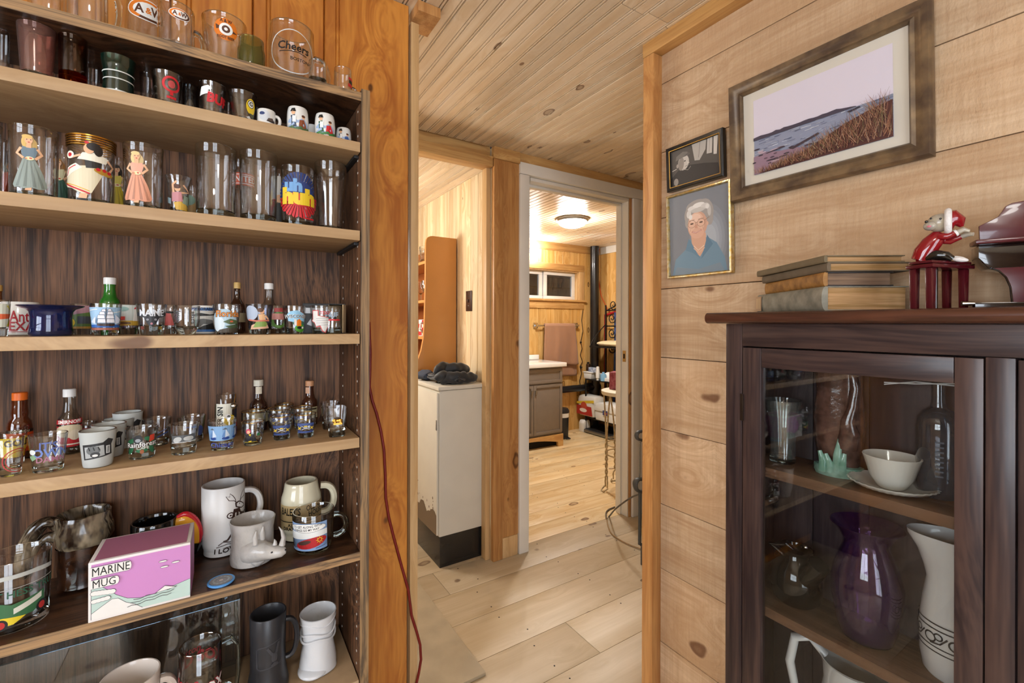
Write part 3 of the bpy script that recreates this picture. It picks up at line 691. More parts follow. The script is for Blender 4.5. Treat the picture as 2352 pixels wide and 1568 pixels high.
# ---------------------------------------------------------------- shelf 2
add_item('tumbler', 2, -25, 22, 72, 'clear tumbler with yellow print at the cropped left end, second row down', 'glass', Y=1.08, prof=P_TUMB, base=.1, art=lambda d: d.poly([(0, .1), (.12, .2), (.25, .18), (.2, .1)], YEL))
PKG = thin_glass('pink_frosted_glass', '#f6dfd8', '#c9968a', haze=.07, hazecol='#e6bcae', refl=1.5)
add_item('tumbler', 2, 34, 130, 65, 'tall flared pink tinted tumbler with thick clear base', 'glass', Y=1.04, prof=P_SHOT, base=.13, wall=.002, mats=[PKG, GB])
AMB = solid_glass('amber_glass_base', '#b4551c')
add_item('tumbler', 2, 131, 200, 89, 'tall straight clear tumbler with amber coloured base', 'glass', Y=1.04, prof=P_TUMB, base=.30, mats=[thin_glass('smoky_glass', '#e6d6c8', '#7a6655'), AMB])
add_item('tumbler', 2, 192, 228, 136, 'small clear tumbler half hidden behind the amber based tumbler', 'glass', Y=1.14, prof=P_STR, base=.1)
DGR = thin_glass('bottle_green_glass', '#7fa896', '#2a5545', refl=2.5, haze=.15, hazecol='#1f4a3c'); DGB = solid_glass('bottle_green_base', '#1f5040')
def rings3(d):
    for y in (.58, .40, .10): d.rect(-.62, y, .62, y+.028, '#d9dcd6')
add_item('tumbler', 2, 228, 312, 138, 'dark bottle green waisted tumbler with white rings', 'glass', Y=1.04, prof=[(.80, 0), (.86, .04), (.9, .2), (.84, .45), (.9, .6), (.86, .66), (.93, .8), (1, 1)], base=.08, mats=[DGR, DGB], art=rings3)
add_item('shot_glass', 2, 318, 356, 166, 'clear shot glass behind the one with a red round emblem', 'glass', Y=1.12, base=.2)
add_item('shot_glass', 2, 345, 420, 174, 'flared clear glass with red round emblem on upper shelf', 'glass', Y=1.035, base=.12, art=lambda d: d.ring(.1, .62, .17, .235, RED).ell(.1, .62, .09, .11, '#b94a48').rect(.06, .30, .14, .45, RED).rect(-.02, .2, .22, .27, RED))
CHR = thin_glass('mirror_glass', '#aab0b4', '#3a3f44', refl=4.0)
add_item('shot_glass', 2, 414, 457, 200, 'small silvery straight shot glass on upper shelf', 'glass', Y=1.08, prof=P_STR, base=.15, mats=[CHR, GB])
def buf(d):
    d.poly([(-.38, .55), (-.3, .8), (-.1, .86), (0, .78), (-.12, .7), (.02, .66), (-.18, .6)], W_)
    d.text('BUF', .16, .48, .27, RED, .9, .05, rot=-.12)
add_item('shot_glass', 2, 452, 519, 198, 'flared clear shot glass with red block letters and white shape', 'glass', Y=1.04, base=.12, art=buf)
add_item('miniature_bottle', 2, 515, 531, 235, 'tiny bottle with orange label between two flared shot glasses', 'bottle', Y=1.10, prof=[(1, 0), (1, .5), (.6, .65), (.5, 1)], base=.1, art=lambda d: d.rect(-.3, .1, .3, .45, ORG))
def pack(d):
    d.ell(.27, .52, .17, .26, YEL); d.poly([(.2, .3), (.42, .3), (.36, .12), (.24, .2)], '#4a4f3a'); d.ell(.26, .60, .115, .13, '#26332a'); d.ell(.26, .6, .095, .11, W_); d.text('G', .26, .6, .13, '#26332a', 1, .04)
    d.poly([(.1, .14), (.2, .2), (.3, .05)], '#cfd0cd')
add_item('shot_glass', 2, 522, 589, 218, 'flared clear shot glass with yellow football helmet emblem', 'glass', Y=1.035, base=.12, art=pack)
add_item('shot_glass', 2, 580, 599, 250, 'narrow silvery shot glass behind the white miniature mug', 'glass', Y=1.10, prof=P_STR, mats=[CHR, GB])
CER = pbr('white_glazed_ceramic', '#e4e2dc', .16, coat=.3); CERI = CER
def ceramic(name, sh, ul, ur, vc, label, cat, Y=None, vb=None, prof=P_STR, mat=CER, wall=.004, base=.08, art=None, pa=0, handle=None, group=None, rot=0, n=32, hh=None, fn=None):
    return add_item(name, sh, ul, ur, vc, label, cat, Y, vb, prof, wall, base, [mat, mat, mat], art, pa, group, hh, rot, n, False, fn, handle)
def helm(d):
    d.ell(-.12, .6, .34, .33, '#c9ccd0', rot=.2); d.ell(-.25, .72, .16, .1, '#2a3a6a'); d.poly([(.0, .25), (.1, .45), (.35, .5), (.55, .25), (.4, .2)], '#5a4a42'); d.line([(.05, .3), (.3, .25), (.5, .35)], .05, K_)
ceramic('miniature_mug', 2, 589, 632, 258, 'miniature white mug with grey football helmet picture', 'mug', Y=1.03, art=helm, handle=loop_handle(CER, out=.5, th=.1))
def folk(a, b, c_):
    def f(d):
        d.poly([(-.42, .15), (-.40, .42), (-.2, .56), (0, .44), (.2, .58), (.42, .36), (.42, .15)], '#9fb4d3')
        d.poly([(-.22, .2), (-.26, .62), (-.1, .66), (-.04, .2)], a); d.ell(-.16, .74, .075, .085, SKIN); d.poly([(-.28, .78), (-.06, .78), (-.1, .92), (-.22, .9)], K_)
        d.poly([(.02, .12), (.06, .46), (.22, .5), (.40, .14)], b); d.ell(.2, .58, .06, .07, SKIN); d.ell(.2, .63, .07, .05, BRN)
        for i in range(9): d.ell(-.4+.1*i, .12+.03*(i % 3), .07, .05, c_)
        d.rect(-.18, .36, -.06, .6, W_)
    return f
GF = 'white folk picture cups on the second shelf'
ceramic('barrel_cup', 2, 657, 708, 253, 'white barrel cup painted with a man in hat and blue mountains', 'cup', Y=1.035, prof=P_BARREL, art=folk('#3a4658', '#8a4a2a', '#4b6b3c'), group=GF)
ceramic('barrel_cup', 2, 702, 728, 290, 'small white cup mostly hidden between the two barrel cups', 'cup', Y=1.12, prof=P_BARREL, group=GF)
ceramic('barrel_cup', 2, 721, 769, 268, 'white barrel cup painted with a dancer in red skirt', 'cup', Y=1.03, prof=P_BARREL, art=folk('#2f5a38', RED, '#3f7a3c'), group=GF)
ceramic('barrel_cup', 2, 770, 806, 299, 'smallest white folk cup at the right end of second shelf', 'cup', Y=1.05, prof=P_BARREL, art=folk('#2a3348', '#3b5a94', '#6b5a40'), group=GF)
# ---------------------------------------------------------------- shelf 3
G3 = 'picture tumblers on the third shelf'
add_item('tumbler', 3, -95, 7, 285, 'clear tumbler cut off by the left edge, third shelf', 'glass', Y=1.04, prof=P_TUMB, base=.08, group=G3)
add_item('tumbler', 3, -30, 17, 320, 'clear tumbler with lady in orange skirt at far left behind', 'glass', Y=1.13, prof=P_TUMB, base=.08, art=lady(.2, .06, .9, '#c8593a', '#3a2a20', '#4e5a4a'), group=G3)
add_item('tumbler', 3, 15, 136, 300, 'wide clear tumbler with blonde lady in blue grey gown', 'glass', Y=1.045, prof=P_TUMB, base=.06, art=lady(-.05, .08, .88, '#8f9a92', '#d9b56a', '#6a7d88', wide=.62), group=G3)
add_item('tumbler', 3, 122, 165, 338, 'clear tumbler with lady in green apron, behind the two front tumblers', 'glass', Y=1.13, prof=P_TUMB, base=.08, art=lady(-.05, .06, .82, '#35604e', '#b07a3a', '#d8cfa4', wide=.6), group=G3)
def dancer(d):
    d.poly([(-.36, .22), (-.42, .28), (-.18, .52), (.0, .54), (.14, .46), (.06, .28), (0, .14), (-.1, .12), (-.25, .2)], '#ded3b4'); d.line([(-.38, .27), (-.2, .2), (-.02, .13)], .022, RED); d.line([(-.4, .29), (-.2, .235), (-.02, .165)], .012, '#d8a52c')
    d.poly([(-.36, .34), (-.32, .5), (-.18, .56), (-.1, .5)], '#efe9d6'); d.line([(-.33, .38), (-.29, .48), (-.18, .53)], .014, RED)
    d.poly([(-.06, .5), (-.08, .64), (.0, .68), (.12, .66), (.1, .52)], '#2a2622'); d.poly([(-.16, .62), (-.1, .72), (.05, .74), (.2, .68), (.16, .6)], '#efe9d6')
    d.line([(.18, .66), (.27, .58), (.2, .48)], .035, SKIN); d.line([(-.12, .68), (-.24, .64)], .03, SKIN); d.ell(-.26, .68, .06, .055, '#efe9d6'); d.ell(-.26, .68, .03, .028, RED)
    d.ell(.14, .47, .12, .045, '#b98b32', rot=-.2); [d.ell(x, y, .026, .024, RED) for x, y in ((.07, .5), (.14, .5), (.2, .48))]
    d.ell(-.03, .78, .055, .07, SKIN); d.ell(.02, .82, .075, .06, '#231c18'); d.ell(.07, .77, .05, .08, '#231c18'); d.ell(-.05, .87, .025, .02, RED)
    d.poly([(-.14, .04), (-.12, .12), (-.04, .12), (-.05, .04)], SKIN); d.poly([(-.16, .02), (-.15, .05), (-.04, .05), (-.05, .02)], K_)
def brass(root, r, h):
    for i in range(5): MB().tube([((r*1.002)*math.cos(a), (r*1.002)*math.sin(a), h*(.985-.035*i)) for a in [2*math.pi*j/36 for j in range(36)]], .0012 if i else .0018, 6, closed=True).build('gilt_band', GOLD, root)
add_item('tumbler', 3, 151, 265, 322, 'clear tumbler with gilt bands and dancing lady carrying a fruit basket', 'glass', Y=1.045, prof=P_TUMB, base=.06, art=dancer, handle=brass, group=G3)
add_item('tumbler', 3, 252, 292, 366, 'clear tumbler with lady in yellow dress, half hidden behind two tumblers', 'glass', Y=1.13, prof=P_TUMB, base=.08, art=lady(-.03, .06, .9, '#cdb32a', '#241c18', '#dcc95a'), group=G3)
add_item('tumbler', 3, 279, 376, 339, 'clear tumbler with blonde lady in long pink gown', 'glass', Y=1.045, prof=P_TUMB, base=.06, art=lady(-.08, .08, .88, '#dd9a7c', '#e2c489', '#e3a78e', wide=.62), group=G3)
def pinup(d):
    d.poly([(-.05, .12), (-.1, .3), (.05, .34), (.38, .18), (.3, .12)], '#d9b04a'); d.poly([(-.14, .32), (-.14, .56), (.06, .58), (.1, .34)], '#c98a8f'); d.ell(-.02, .66, .06, .075, SKIN); d.ell(-.03, .71, .075, .055, BRN)
    d.line([(-.1, .55), (-.12, .75), (-.04, .84)], .045, SKIN); d.line([(.06, .56), (.26, .6), (.1, .76)], .045, SKIN); d.poly([(.08, .3), (.12, .5), (.42, .46), (.42, .2)], '#8fa08c'); d.poly([(-.3, .3), (-.28, .44), (-.16, .4), (-.16, .26)], '#9db7c0')
add_item('flared_glass', 3, 377, 440, 408, 'small flared glass with seated lady in pink top', 'glass', Y=1.05, prof=[(.62, 0), (.66, .03), (.70, .3), (.78, .65), (.90, .9), (1, 1)], base=.16, art=pinup)
add_item('flared_glass', 3, 428, 455, 428, 'small glass with tan picture half hidden behind a tall plain tumbler', 'glass', Y=1.12, prof=P_SHOT, base=.1, art=lambda d: d.poly([(-.3, .1), (-.3, .5), (.1, .6), (.3, .3), (.3, .1)], '#9a7a4a').ell(-.1, .6, .16, .14, '#6f8a78'))
add_item('tumbler', 3, 446, 543, 342, 'tall plain clear tumbler, left of the two tallest in the middle', 'glass', Y=1.05, prof=P_TUMB, base=.10, group=G3)
def utd(d):
    d.rect(-.35, .62, .35, .80, '#d8664a'); d.rect(-.31, .64, .31, .65, W_); d.rect(-.31, .77, .31, .78, W_); d.text('UNITED', 0, .71, .085, W_, .9, .02); d.poly([(-.3, .2), (-.3, .5), (-.2, .54), (-.12, .2)], '#c7a83a')
add_item('tumbler', 3, 532, 584, 372, 'clear tumbler with red orange lettered band, behind the tall plain tumblers', 'glass', Y=1.13, prof=P_TUMB, base=.08, art=utd, group=G3)
add_item('tumbler', 3, 548, 637, 356, 'tall plain clear tumbler beside the blue starburst glass', 'glass', Y=1.05, prof=P_TUMB, base=.10, group=G3)
add_item('tumbler', 3, 622, 660, 403, 'clear tumbler with white panel and dark figure, behind the starburst glass', 'glass', Y=1.12, prof=P_TUMB, base=.08, art=lambda d: d.rect(-.3, .55, .3, .95, '#dcd8d0').poly([(-.1, .08), (-.14, .4), (.0, .5), (.12, .4), (.1, .08)], '#34332f').ell(0, .56, .06, .07, SKIN))
def uhhuh(d):
    c = (.02, .50); R = .34
    for i in range(40):
        a = 2*math.pi*i/40; b = a+2*math.pi/52; q = lambda t, k: (c[0]+R*k*math.cos(t), c[1]+R*1.1*k*math.sin(t)); top = math.sin(a) > -.12
        d.poly([c, q(a, 1.0 if top else .95+.08*(i % 2)), q(b, 1.0 if top else .95+.08*((i+1) % 2))], '#26386f' if top else RED)
    d.ell(c[0], c[1]+.02, R*.62, R*.6, '#26386f', a0=0, a1=180); d.ell(c[0], c[1]+.02, R*.62, R*.6, RED, a0=180, a1=360)
    d.text('uh', c[0]-.08, c[1]+.14, .19, '#6f9fd0', .9, .06); d.text('huh', c[0]+.0, c[1]-.04, .24, YEL, .92, .07)
    d.rect(.08, .115, .24, .14, RED)
add_item('tumbler', 3, 643, 722, 389, 'clear tumbler with blue and red starburst and yellow lettering', 'glass', Y=1.05, prof=P_TUMB, base=.08, art=uhhuh, group=G3)
add_item('tumbler', 3, 721, 795, 380, 'tall waisted plain clear tumbler at the right end of third shelf', 'glass', Y=1.055, prof=[(.74, 0), (.77, .02), (.78, .25), (.9, .6), (1, .85), (1, 1)], base=.06, group=G3)
# ---------------------------------------------------------------- shelf 4
G4 = 'souvenir shot glasses on the fourth shelf'
def bottle(name, sh, ul, ur, vcap, label, Y=None, vb=None, hh=None, col='#3a1d0c', cap='#d9d9d6', neck=.36, shoulder=.62, necktop=.88, capr=.42, lab=None, square=False, mat=None, capn='cap'):
    x, y, z, r, h = spot(sh, ul, ur, vcap, Y, vb)
    if hh: h = hh
    root = empty(name, (x, y, z+.0004), face_rot(x, y), label, 'bottle')
    P = [(0, .002), (r*.8, 0), (r*.97, .002), (r, .006), (r, h*shoulder*.78), (r*.93, h*shoulder*.9), (r*.65, h*shoulder), (r*neck*1.12, h*(shoulder+.07)), (r*neck, h*.8), (r*neck*1.05, h*necktop), (r*neck*.9, h*(necktop+.01)), (0, h*(necktop+.01))]
    MB().lathe(P, 4 if square else 26, caps=(False, False), smooth=not square).build('body', mat or pbr('bottle_glass_'+col.strip('#'), col, .06, coat=.6, spec=.8), root)
    if square: root.children[0].rotation_euler = (0, 0, math.pi/4)
    MB().lathe([(0, h*necktop), (r*capr, h*necktop), (r*capr, h*.99), (r*capr*.9, h), (0, h)], 26, caps=(False, False), fn=lambda a, i: 1+.015*math.cos(a*26)).build(capn, pbr('cap_'+cap.strip('#'), cap, .4), root)
    if lab:
        d = Dec(); lab(d); d.build('bottle_label', root, wrap(lerp_prof(P[1:8])), h)
    return root
def duck(d): d.rect(-.35, .25, .45, .9, '#cfd2c2'); d.poly([(.1, .28), (.2, .5), (.45, .3)], '#c9c02e'); d.poly([(-.2, .45), (.2, .5), (.25, .62), (-.1, .62)], '#d8653e'); d.line([(.1, .85), (.3, .6), (.4, .85)], .03, '#c9c02e')
add_item('shot_glass', 4, -32, 25, 690, 'shot glass with yellow and orange bird print at far left of middle shelf', 'glass', Y=1.05, base=.22, art=duck, pa=.3, group=G4)
bottle('liquor_bottle', 4, -28, 20, 655, 'amber miniature bottle with gold cap at far left of middle shelf', Y=1.17, col='#5a2c0e', cap='#b58a48')
def sanant(d): d.text('San Antonio', .0, .56, .34, '#b0242c', .6, .015); d.text('TEXAS', .0, .26, .27, '#b0242c', .8, .02); d.rect(-.7, .10, .7, .12, '#b0242c')
ceramic('souvenir_mug', 4, 0, 92, 696, 'white souvenir mug lettered San Antonio Texas in red', 'mug', Y=1.13, prof=P_STR, art=sanant)
BLG = thin_glass('cobalt_glass', '#7f98d0', '#1a2a66', refl=2.0, haze=.25, hazecol='#1c2f6a'); BLB = solid_glass('cobalt_glass_base', '#20356e')
x, y, z, r, h = spot(4, 64, 169, 703, Y=1.06)
hat = empty('glass_top_hat', (x, y, z+.0004), 0, 'cobalt blue glass top hat with wide brim', 'glass hat')
MB().lathe([(0, .0005), (r*.94, .0), (r*1.02, .004), (r*.97, h*.3), (r*.95, h*.6), (r*1.0, h*.8), (r*1.12, h*.89), (r*1.45, h*.955), (r*1.56, h*1.0), (r*1.5, h*1.02), (r*1.1, h*.95), (r*.95, h*.85), (r*.9, h*.6), (r*.92, h*.3), (r*.95, .009), (0, .008)], 40, caps=(False, False)).build('hat', [BLG], hat)
def train(d): d.rect(-.5, .2, .5, .95, '#5f7a3a'); d.poly([(-.5, .6), (-.5, .95), (.5, .95), (.5, .8)], '#b98a92'); d.rect(-.12, .36, .4, .6, '#4a4d52'); d.ell(-.3, .4, .12, .12, YEL); d.rect(-.5, .2, .5, .27, '#b98a3a')
add_item('shot_glass', 4, 160, 218, 699, 'shot glass with green landscape and dark train, beside the blue hat', 'glass', Y=1.13, base=.2, art=train, group=G4)
def ship(d):
    d.rect(-.56, .25, .50, .88, '#9dc0dc'); d.rect(-.52, .25, .48, .34, '#2f5fa8'); d.rect(-.5, .17, .46, .24, '#9a5a48'); d.line([(-.5, .78), (-.2, .82)], .02, W_); d.line([(.1, .7), (.4, .76)], .02, W_); d.poly([(.25, .33), (.5, .38), (.5, .33)], '#8a4038')
    d.poly([(-.2, .30), (-.22, .38), (.2, .38), (.22, .32), (.15, .29)], '#3a2a26')
    for (a, b, c_, e) in ((-.2, .4, .0, .52), (-.2, .53, -.02, .64), (-.15, .65, -.02, .74), (-.1, .75, -.0, .82), (.0, .4, .2, .52), (.0, .53, .18, .64), (.02, .65, .16, .75), (.03, .76, .12, .83)):
        d.poly([(a, b), (c_, b), (c_-.015, e), (a+.02, e)], '#e3e4ea'); d.line([(a, b), (c_, b), (c_-.015, e), (a+.02, e), (a, b)], .008, '#4a4a66')
    d.poly([(.2, .36), (.2, .66), (.34, .5), (.3, .4)], '#cfd6e6'); d.poly([(-.22, .36), (-.22, .6), (-.34, .42)], '#cfd6e6'); d.line([(.0, .34), (.0, .86)], .014, '#3a2a26')
add_item('shot_glass', 4, 204, 281, 698, 'shot glass with blue panel of a sailing ship', 'glass', Y=1.05, base=.2, art=ship, group=G4)
bottle('liquor_bottle', 4, 226, 278, 638, 'green miniature bottle with white cap behind the sailing ship glass', Y=1.165, col='#1f6b1c', cap='#e6e4e0', neck=.52, capr=.58, shoulder=.66)
def lighth(d): d.rect(-.5, .3, .5, .98, '#c9cfc8'); d.rect(-.5, .3, .5, .46, '#c7a13c'); d.ell(-.2, .38, .25, .05, '#6a4a20'); d.poly([(.1, .45), (.14, .85), (.3, .85), (.36, .45)], '#e8e4dc'); d.poly([(.12, .85), (.22, .98), (.32, .85)], RED); d.rect(-.4, .48, -.1, .6, '#c8473a'); d.ell(-.2, .85, .2, .08, '#8fb0a8')
add_item('shot_glass', 4, 270, 322, 700, 'shot glass with white lighthouse picture behind the one lettered Maine', 'glass', Y=1.13, base=.2, art=lighth, group=G4)
def maine(d):
    d.poly([(-.45, .62), (-.44, .74), (-.2, .68), (.2, .68), (.44, .74), (.45, .62), (.2, .56), (.14, .42), (.06, .30), (-.06, .30), (-.14, .42), (-.2, .56)], '#2a2b30'); d.text('MAINE', 0, .70, .2, '#cfd3d8', .82, .03, arc=.12); d.ell(-.1, .5, .035, .035, '#8a8a90'); d.ell(.1, .5, .035, .035, '#8a8a90'); d.ell(0, .37, .03, .035, '#b97a84')
add_item('shot_glass', 4, 311, 384, 699, 'shot glass lettered Maine over a dark moose head shape', 'glass', Y=1.05, base=.3, art=maine, group=G4)
add_item('shot_glass', 4, 376, 408, 701, 'shot glass with pink figures behind the striped rounded glass', 'glass', Y=1.13, base=.2, art=lambda d: d.poly([(-.3, .3), (-.3, .75), (.0, .7), (.1, .3)], '#c9605c').poly([(.1, .4), (.15, .8), (.4, .7), (.35, .4)], '#b98aa0').rect(-.4, .72, .4, .78, K_), group=G4)
def strp(d): d.rect(-.02, .3, .02, .9, '#e8eceb'); d.rect(.05, .3, .075, .9, '#3a4646'); [d.rect(-.3, .42+.07*i, -.22, .46+.07*i, '#3a3f40') for i in range(6)]; [d.rect(.12, .4+.06*i, .2, .435+.06*i, '#2f3436') for i in range(7)]; d.rect(.24, .3, .26, .9, '#8fb5ad')
add_item('shot_glass', 4, 397, 460, 703, 'rounded clear shot glass with thin dark and white stripes', 'glass', Y=1.045, base=.26, prof=[(.55, 0), (.62, .03), (.86, .25), (.97, .45), (1, 1)], art=strp, group=G4)
def colo(d): d.rect(-.5, .08, .5, .95, '#cfccc4'); d.rect(-.5, .84, .5, .95, '#3f6fae'); d.text('COLORADO', 0, .895, .1, K_, .9, .03); d.poly([(-.4, .7), (-.1, .76), (.2, .7), (.42, .74), (.42, .68), (-.4, .62)], K_); d.poly([(-.3, .2), (-.34, .5), (.0, .55), (.3, .5), (.4, .2), (.2, .34), (0, .36), (-.15, .2)], '#6b6b68'); d.poly([(-.25, .16), (.4, .16), (.3, .4), (.0, .3)], '#1d1d1d'); d.rect(-.5, .08, .5, .16, '#3f6fae')
ceramic('souvenir_cup', 4, 440, 494, 704, 'white square souvenir cup lettered Colorado with grey animal', 'cup', Y=1.12, prof=P_STR, art=colo)
def flor(d):
    d.ell(-.08, .48, .38, .36, '#a9c2cf'); d.ell(-.25, .35, .2, .25, '#cfdbe0'); d.poly([(-.3, .06), (.42, .06), (.42, .2), (.1, .24), (-.2, .16)], '#4a4236'); d.poly([(-.1, .42), (.1, .52), (.34, .46), (.36, .36), (.1, .33)], '#4f5f3c'); d.poly([(-.05, .28), (.3, .34), (.4, .24), (.1, .2)], '#3f5236'); d.ell(.14, .43, .05, .03, '#c4603c')
    d.text('Florida', .03, .68, .21, '#5a2c18', .9, .05, arc=-.1); d.text('Florida', .03, .68, .2, '#d88a3a', .9, .015, arc=-.1)
add_item('shot_glass', 4, 487, 553, 699.5, 'shot glass lettered Florida in orange over a green alligator', 'glass', Y=1.05, base=.14, art=flor, group=G4)
bottle('liquor_bottle', 4, 525, 564, 649, 'dark amber miniature bottle with gold cap and tan label on middle shelf', Y=1.15, col='#2c140a', cap='#bd9a5c', lab=lambda d: d.rect(-.2, .22, .2, .40, '#8f8468'))
def hula(d):
    d.ell(-.3, .7, .25, .25, '#aab6c8'); d.poly([(-.3, .16), (-.25, .3), (.05, .42), (.2, .4), (.3, .2), (.1, .18)], '#d8ab8a'); d.poly([(-.2, .22), (-.1, .42), (.1, .48), (.24, .36), (.2, .26)], '#7f9a4c'); d.poly([(-.0, .44), (-.04, .66), (.14, .68), (.18, .46)], '#ddb083'); d.ell(.06, .76, .075, .085, '#d8a57e'); d.ell(.02, .80, .09, .07, '#5a3a22'); d.line([(-.36, .48), (-.1, .44), (.3, .46)], .05, '#c9705a'); d.line([(.16, .62), (.26, .5)], .05, SKIN)
add_item('shot_glass', 4, 564, 628, 699.5, 'pale shot glass with kneeling lady in green skirt', 'glass', Y=1.05, base=.16, art=hula, mats=[thin_glass('bluish_glass', '#eef0f6', '#8a90a6'), GB], group=G4)
bottle('liquor_bottle', 4, 599, 636, 651, 'clear miniature bottle with white cap on middle shelf', Y=1.155, cap='#e3e1dd', mat=thin_glass('bottle_clear', '#eef2f0', '#7f8886', refl=1.5), neck=.5, capr=.58)
def gator(d): d.rect(-.1, .78, .5, .92, '#a8423c'); d.ring(.05, .48, .17, .27, '#5f8a3a', ky=1.1); d.rect(-.2, .5, .3, .72, '#cf8a7c'); d.line([(-.2, .3), (.1, .24), (.3, .34)], .06, '#6f9a44')
add_item('shot_glass', 4, 614, 660, 703, 'shot glass with green coiled alligator behind two front glasses', 'glass', Y=1.12, base=.14, art=gator, group=G4)
def wisc(d):
    d.poly([(-.2, .46), (-.24, .7), (-.14, .8), (.1, .84), (.3, .74), (.44, .66), (.4, .46), (.42, .14), (.16, .1), (.04, .2), (-.02, .42)], '#8fc0dd'); d.poly([(-.06, .4), (.1, .5), (.42, .42), (.42, .3), (0, .3)], '#3a6a58'); d.ell(.22, .2, .2, .14, '#4f9a32')
    d.rect(.0, .3, .08, .52, '#dcd8d0'); d.poly([(.08, .28), (.08, .46), (.16, .54), (.24, .46), (.24, .28)], ORG); d.ell(.18, .22, .09, .05, '#1d1d1d'); d.ell(.3, .22, .05, .04, W_); d.text('WISCONSIN', .1, .62, .12, W_, .9, .05, arc=-.1); d.text('WISCONSIN', .1, .62, .115, K_, .9, .01, arc=-.1)
add_item('shot_glass', 4, 648, 703, 703, 'shot glass shaped print of Wisconsin with barn and cow', 'glass', Y=1.05, base=.2, art=wisc, group=G4)
add_item('shot_glass', 4, 692, 724, 704, 'shot glass with solid red print behind the Texas glass', 'glass', Y=1.12, base=.2, art=lambda d: d.rect(-.4, .3, .4, .8, '#b81f26'), group=G4)
def texas(d):
    d.poly([(-.34, .84), (-.1, .84), (-.1, .66), (.08, .62), (.3, .58), (.36, .36), (.2, .18), (.14, .02), (.02, .08), (-.06, .26), (-.18, .22), (-.26, .38), (-.42, .46), (-.34, .52)], '#c04a4a')
    d.poly([(-.31, .81), (-.13, .81), (-.13, .64), (.06, .6), (.27, .56), (.32, .37), (.18, .2), (.12, .06), (.04, .11), (-.04, .3), (-.18, .26), (-.24, .4), (-.36, .46), (-.31, .52)], '#dcd9d3'); d.text('TEXAS', .16, .74, .12, '#c04a4a', .9, .03)
    for yy in (.3, .38, .46, .54): d.line([(-.18, yy), (.22, yy+.02)], .012, '#8f8f96')
add_item('shot_glass', 4, 711, 766, 703, 'shot glass with red outlined map of Texas', 'glass', Y=1.045, base=.16, art=texas, group=G4)
# gift box lying open with a glass in it
p = onZ(783, 765, SZ[4]); bxY = 1.115
gb = empty('gift_box', (.205, 1.10, SZ[4]+.0005), -.12, 'open black and kraft cardboard gift box at right end of middle shelf', 'box')
KR = pbr('kraft_card', '#b79a72', .8, var=.1); BK = pbr('black_card', '#1d1b1a', .5)
bh = .066
MB().box((-.058, -.03, 0), (-.006, -.0285, bh)).box((-.058, .0285, 0), (.03, .03, bh)).box((-.058, -.03, bh-.0015), (.03, .03, bh)).box((-.058, -.03, 0), (.03, .03, .0015)).build('sleeve', BK, gb)
MB().prism([(.029, -.0285), (.031, -.0285), (.024, -.046), (.022, -.045)], .001, bh-.002, 'z').build('end_flap', KR, gb)
MB().box((.026, -.028, .002), (.0295, .028, bh-.002)).box((-.004, .024, .002), (.026, .028, bh-.002)).box((-.006, -.028, .002), (-.004, .024, bh-.002)).build('kraft_liner', KR, gb)
d = Dec(); d.poly([(-.05, .02), (-.03, .05), (-.005, .03), (-.02, .008)], '#b9bcc0'); d.rect(-.055, .044, -.02, .056, '#c9ccd0'); d.build('print', gb, lambda x, y, o: (x, -.0303-o, y), 1, sl=0)
add_item('shot_glass', 4, 742, 784, 705, 'narrow shot glass with red and black band in front of the open gift box', 'glass', Y=1.042, base=.2, prof=P_STR, art=lambda d: d.text('BUF', 0, .68, .2, '#8fa0b0', .9, .04).rect(-.25, .48, .3, .54, RED).ell(-.12, .58, .05, .05, K_).ell(.1, .58, .05, .05, K_), group=G4)
# ---------------------------------------------------------------- shelf 5
G5 = 'shot glasses on the fifth shelf'
add_item('shot_glass', 5, -12, 58, 1007, 'shot glass with red ring print at far left of fifth shelf', 'glass', vb=1091, base=.2, art=lambda d: d.ring(.12, .42, .30, .325, '#b03a3a').ring(.12, .42, .24, .255, '#b03a3a'), pa=.2, group=G5)
add_item('shot_glass', 5, -4, 64, 992, 'shot glass with yellow panel behind the red ring glass', 'glass', vb=1066, base=.2, art=lambda d: d.rect(-.6, .25, .6, .85, '#d8bd28').text('GOLD', .15, .68, .2, K_, .9, .04).rect(.3, .25, .6, .45, '#b0302a'), group=G5)
def coin(d): d.rect(-.22, .12, .22, .44, '#c8501e'); d.rect(-.2, .40, .2, .445, '#1d1512'); d.text('COINTREAU', 0, .422, .03, '#d8cfa8', .9, .02); d.ell(0, .24, .1, .08, '#d8a05a')
bottle('liquor_bottle', 5, 14, 77, 901, 'square amber miniature bottle with orange cap and orange label', vb=1052, col='#4a1c08', cap='#df6a1c', neck=.62, capr=.6, shoulder=.62, lab=coin)
def itso(d): d.text("IT'S", .0, .72, .2, '#5f6fae', .9, .02); d.text('OWN', .06, .53, .22, '#6f86c4', .95, .02); d.text('DAMN', .06, .36, .15, '#a86f86', 1, .015); d.ell(-.34, .58, .09, .07, '#d9dcd9'); d.poly([(-.44, .45), (-.3, .52), (-.22, .42), (-.34, .34)], '#86a884')
add_item('shot_glass', 5, 63, 158, 996, 'large shot glass with blue and pink joke lettering', 'glass', vb=1080, base=.14, art=itso, group=G5)
def smir(d): d.rect(-.3, .12, .3, .44, '#b8242c'); d.ell(0, .36, .2, .1, '#d9c9a8'); d.ell(.06, .30, .07, .08, '#dfd0b8'); d.rect(-.3, .47, .3, .535, '#b8242c'); d.text('SMIRNOFF', 0, .502, .05, '#efe9e0', .9, .03); d.rect(-.2, .15, .2, .17, '#e6dccb')
bottle('liquor_bottle', 5, 131, 189, 893, 'clear miniature vodka bottle with white cap and red label', vb=1040, cap='#e3e2df', neck=.5, capr=.55, shoulder=.62, lab=smir, mat=thin_glass('bottle_clear'))
